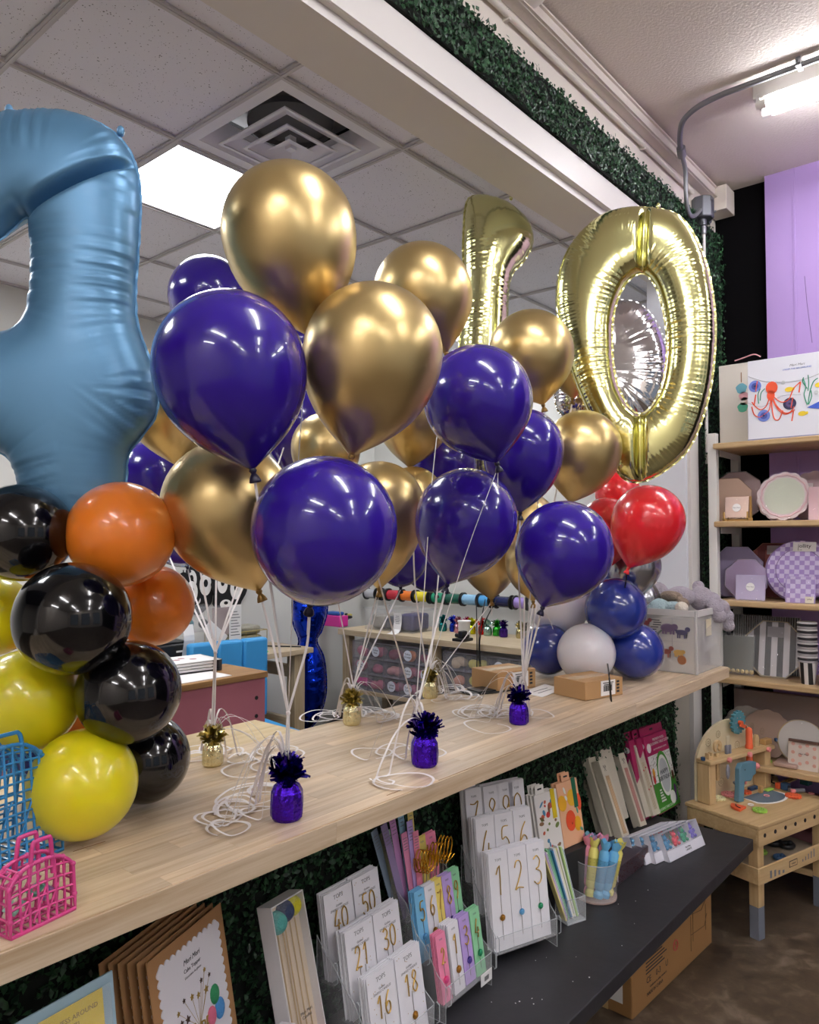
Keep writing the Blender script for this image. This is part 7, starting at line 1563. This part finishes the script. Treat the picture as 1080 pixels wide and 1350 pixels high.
M9_ = Matrix.Rotation(PI/2, 4, 'X')
hook = [(.028*math.cos(q), .045+.028*math.sin(q)) for q in [R(-60+300*i/14) for i in range(15)]]+[(.012*math.cos(q), .045+.012*math.sin(q)) for q in [R(240-300*i/14) for i in range(15)]]
obj('hook_head', MB().prism(hook, -.006, .006, M9_), m_tw, t, bevel=.002); obj('shaft', MB().box((0, 0, -.045), (.018, .012, .12)), m_tw, t, bevel=.003)
c = onp(997, 978, yq); t = toy('wooden_nut', 'natural wood toy bracket beside the orange screwdriver', 'toy tool', (c.x, yq, sz_)); obj('bracket', MB().prism([(.016*math.cos(q), .03+.026*math.sin(q)) for q in [R(-30+20*i) for i in range(12)]]+[(-.016, 0), (.016, 0)], -.006, .006, M9_), m_tw, t)
c = onp(1010, 980, yq); t = toy('wooden_block', 'small tan toy block at the right end of the tool bar', 'toy block', (c.x, yq, sz_)); obj('block_body', MB().box((0, 0, .0125), (.055, .03, .025)), mat('toy_tan', 'b8925c', .5), t, bevel=.003)
c = onp(935, 993, yq); t = toy('wooden_block', 'small pale cup-shaped toy block at the left of the tool bar', 'toy block', (c.x, yq, sz_)); obj('block_body', MB().box((0, 0, .006), (.03, .02, .012)).box((-.011, 0, .018), (.008, .02, .014)).box((.011, 0, .018), (.008, .02, .014)), m_tw, t)
for k, (px, py, m_) in enumerate(((927, 998, m_tnv), (1024, 979, m_tnv))): c = onp(px, py, yq); t = toy('toy_bolt', 'navy toy bolt cap at the %s end of the tool bar' % ('left', 'right')[k], 'toy bolt', (c.x, yq, sz_)); obj('cap', MB().lathe([(.010, 0), (.010, .014)], 6), m_, t, bevel=.001)
for k, px in enumerate((960, 987, 1012)): c = onp(px, 1000, yb_-.075); t = toy('toy_screw', 'pink toy screw head on the tool bar front, %s' % ('left', 'middle', 'right')[k], 'toy screw', (c.x, yb_-.0765, sz_-.009), group='pink toy screws'); obj('head', MB().lathe([(.012, 0), (.012, .012), (.008, .014)], 6, Matrix.Rotation(PI/2, 4, 'X')), m_tp, t, bevel=.001)
# drill
c = onp(975, 1020, yb_-.09); t = toy('toy_drill', 'blue grey toy drill with pink tip hanging before the board', 'toy drill', (c.x, yb_-.105, TZ+.001)); dz = sz_-TZ-.02
obj('drill_body', MB().prism([(-.05, dz*.02), (-.01, .0), (-.004, dz*.35), (.0, dz*.50), (.045, dz*.46), (.065, dz*.58), (.085, dz*.62), (.088, dz*.92), (.065, dz*.95), (-.02, dz*.97), (-.038, dz*.85), (-.042, dz*.4)], -.012, .012, M9_), mat('toy_blue_grey', '567e90', .5), t, bevel=.003)
obj('drill_tip', MB().cyl((.088, 0, dz*.78), (.115, 0, dz*.78), .013, n=12), m_tp, t, smooth=40); obj('trigger', MB().box((.018, 0, dz*.46), (.01, .012, .02)), m_tp, t); obj('screw_dot', MB().cyl((.0, -.0125, dz*.8), (.0, -.0135, dz*.8), .003, n=8), m_dark, t)
c = onp(959, 1012, yb_-.085); t = toy('toy_hammer_grip', 'dark grey toy grip hanging left of the drill', 'toy tool', (c.x, yb_-.088, sz_-.02)); obj('grip', MB().ball((0, 0, -.035), .012, 12, 8, (1, .6, 2.8)), m_tgy, t, smooth=180)
c = onp(939, 1043, yb_-.085); t = toy('toy_peg', 'grey toy bolt standing by the left upright', 'toy bolt', (onb(940, 1046).x, onb(940, 1046).y, TZ+.001)); obj('shaft', MB().cyl((0, 0, .008), (0, 0, .075), .010, n=14), m_tgy, t, smooth=40); obj('head', MB().lathe([(.02, 0), (.02, .008)], 6), m_tnv, t)
# loose pieces on the worktop
for (px, py, r_, n, m_, lab) in ((947, 1054, .032, 12, m_tcr, 'cream toy cog lying at the front left of the worktop'), (962, 1049, .036, 14, m_tp, 'pink toy cog lying behind the cream one'), (984, 1046, .024, 12, m_to, 'orange toy cog lying by the drill'), (1002, 1070, .030, 12, m_tgr, 'lime toy cog lying at the front edge'), (1046, 1051, .034, 14, m_to, 'orange toy cog with pink nut at the right')):
    c = onb(px, py); g_ = gearthing(lab, (c.x, c.y, TZ+.0015), r_, n, m_, (0, 0, TR), .010)
c = onb(1046, 1048); t = toy('toy_nut', 'pink toy nut on the orange cog at the right', 'toy nut', (c.x, c.y, TZ+.013)); obj('nut_body', MB().lathe([(.012, 0), (.012, .012)], 6), m_tp, t, bevel=.001)
c = onb(971, 1066); t = toy('toy_protractor', 'orange red quarter-round toy protractor near the front edge', 'toy tool', (c.x, c.y, TZ+.0015), R(10))
q_ = [(0, 0)]+[(-.062*math.cos(R(90*i/10)), .062*math.sin(R(90*i/10))) for i in range(11)]
obj('quarter_plate', MB().prism([(x+.03, y-.03) for x, y in q_][::-1], 0, .009), m_to, t, bevel=.001); obj('curved_slot', MB().tube([(.03-.042*math.cos(R(10+7*i)), -.03+.042*math.sin(R(10+7*i)), .0095) for i in range(11)], .0025, 5), m_dark, t)
c = onb(973, 1050); t = toy('toy_bolt', 'grey toy bolt with flat round head standing on the worktop', 'toy bolt', (c.x, c.y, TZ+.0015)); obj('shaft', MB().cyl((0, 0, 0), (0, 0, .05), .009, n=14), m_tgy, t, smooth=40); obj('flat_head', MB().lathe([(.012, .048), (.02, .056), (.02, .062), (.004, .064)], 18), m_tgy, t, smooth=40)
c = onb(1022, 1052); t = toy('grey_mat', 'blue grey fan-shaped mat with white rim on the worktop', 'mat', (c.x-.02, c.y+.03, TZ+.0005))
obj('white_rim', MB().prism([(.12*math.cos(R(200+14*i)), .075*math.sin(R(200+14*i))) for i in range(11)]+[(.1, .05), (-.1, .05)], 0, .001), m_paper, t); obj('mat_face', MB().prism([(.105*math.cos(R(200+14*i)), .065*math.sin(R(200+14*i))) for i in range(11)]+[(.1, .05), (-.1, .05)], .0011, .0022), mat('toy_mat_grey', '5a6a76', .6), t)
for k, (px, py, rz_, l_) in enumerate(((1006, 1033, 10, .10), (1022, 1030, 35, .09), (1040, 1034, 5, .12))):
    c = onb(px, py); t = toy('toy_strip', 'natural wood toy strip with slots, %s of three' % ('left', 'middle', 'right')[k], 'toy strip', (c.x, c.y, TZ+.0015+.006*k), R(rz_), group='slotted toy strips'); P_s = MB()
    for s in (-1, 1): P_s.box((0, s*.011, .003), (l_, .006, .006))
    for j in range(6): P_s.box((-l_/2+.003+j*(l_-.006)/5, 0, .003), (.006, .018, .006))
    obj('slotted_plate', P_s, m_tw, t)
for k, (px, py, m_, lab, d_) in enumerate(((993, 1042, m_tnv, 'navy toy wrench head piece near the mat', (.06, .02, .014)), (1003, 1046, mat('toy_tan'), 'small tan toy piece near the mat', (.02, .015, .03)), (1014, 1043, m_tgr, 'lime toy bracket behind the mat', (.05, .02, .008)), (1027, 1040, m_to, 'orange toy block behind the mat', (.03, .02, .025)), (1036, 1042, m_tnv, 'navy toy cube with hole behind the mat', (.032, .03, .03)), (1063, 1035, m_tdt, 'dark teal toy block, smaller front one', (.04, .04, .035)), (1075, 1027, m_tdt, 'dark teal toy block, taller rear one', (.05, .05, .055)))):
    c = onb(px, py); t = toy('toy_piece', lab, 'toy block', (c.x, c.y, TZ+.0035), group='loose toy pieces'); obj('block_body', MB().box((0, 0, d_[2]/2), d_), m_, t, bevel=.002)
    if k in (0, 4): obj('hole', MB().cyl((0, -d_[1]/2-.0005, d_[2]/2), (0, -d_[1]/2, d_[2]/2), d_[2]*.3, n=12), m_dark, t)
c = onb(1052, 1046); t = toy('toy_screw', 'grey toy screw lying on its side at the right', 'toy screw', (c.x, c.y, TZ+.0135), R(-30)); obj('shaft', MB().cyl((-.03, 0, 0), (.03, 0, 0), .009, n=12), m_tgy, t, smooth=40); obj('head', MB().cyl((-.04, 0, 0), (-.03, 0, 0), .0125, n=12), m_tgy, t, smooth=40)
for k, (px, py) in enumerate(((990, 1062), (1011, 1050), (1070, 1047))):
    c = onb(px, py); t = toy('toy_washer', 'flat ring lying on the worktop, %s' % ('white by the protractor', 'pink rimmed on the mat', 'pink rimmed at the right')[k], 'toy ring', (c.x, c.y, TZ+.004)); obj('ring', MB().tube([(.011*math.cos(q), .011*math.sin(q), 0) for q in [2*PI*i/16 for i in range(16)]], .0022, 5, True), m_paper if k == 0 else m_tp, t)
# pieces in the lower tray
rs = random.Random(4)
for k, (px, py, m_, lab, r_) in enumerate(((1020, 1108, m_dark, 'dark round toy part in the lower tray, middle', .03), (1038, 1112, m_dark, 'dark ring-like toy part in the lower tray, right', .028), (985, 1118, m_tdt, 'dark teal toy part in the lower tray, left', .026), (976, 1124, m_dark, 'black toy part at the left end of the lower tray', .02), (1028, 1127, m_tnv, 'navy toy wrench in the lower tray', .022), (1005, 1120, m_tgr, 'olive green toy part in the lower tray', .018), (970, 1120, m_to, 'brownish orange toy part in the lower tray', .018))):
    c = onb(px, py, .27); t = toy('tray_toy', lab, 'toy part', (min(max(c.x, .03), TW-.04), min(max(c.y, .04), TD-.04), .251), group='toy parts in the lower tray')
    obj('part_body', MB().tube([(r_*math.cos(q), r_*.8*math.sin(q), r_*.42) for q in [2*PI*i/14 for i in range(14)]], r_*.4, 8, True).ball((r_*.9, 0, r_*.5), r_*.48, 10, 6), m_, t, smooth=60)
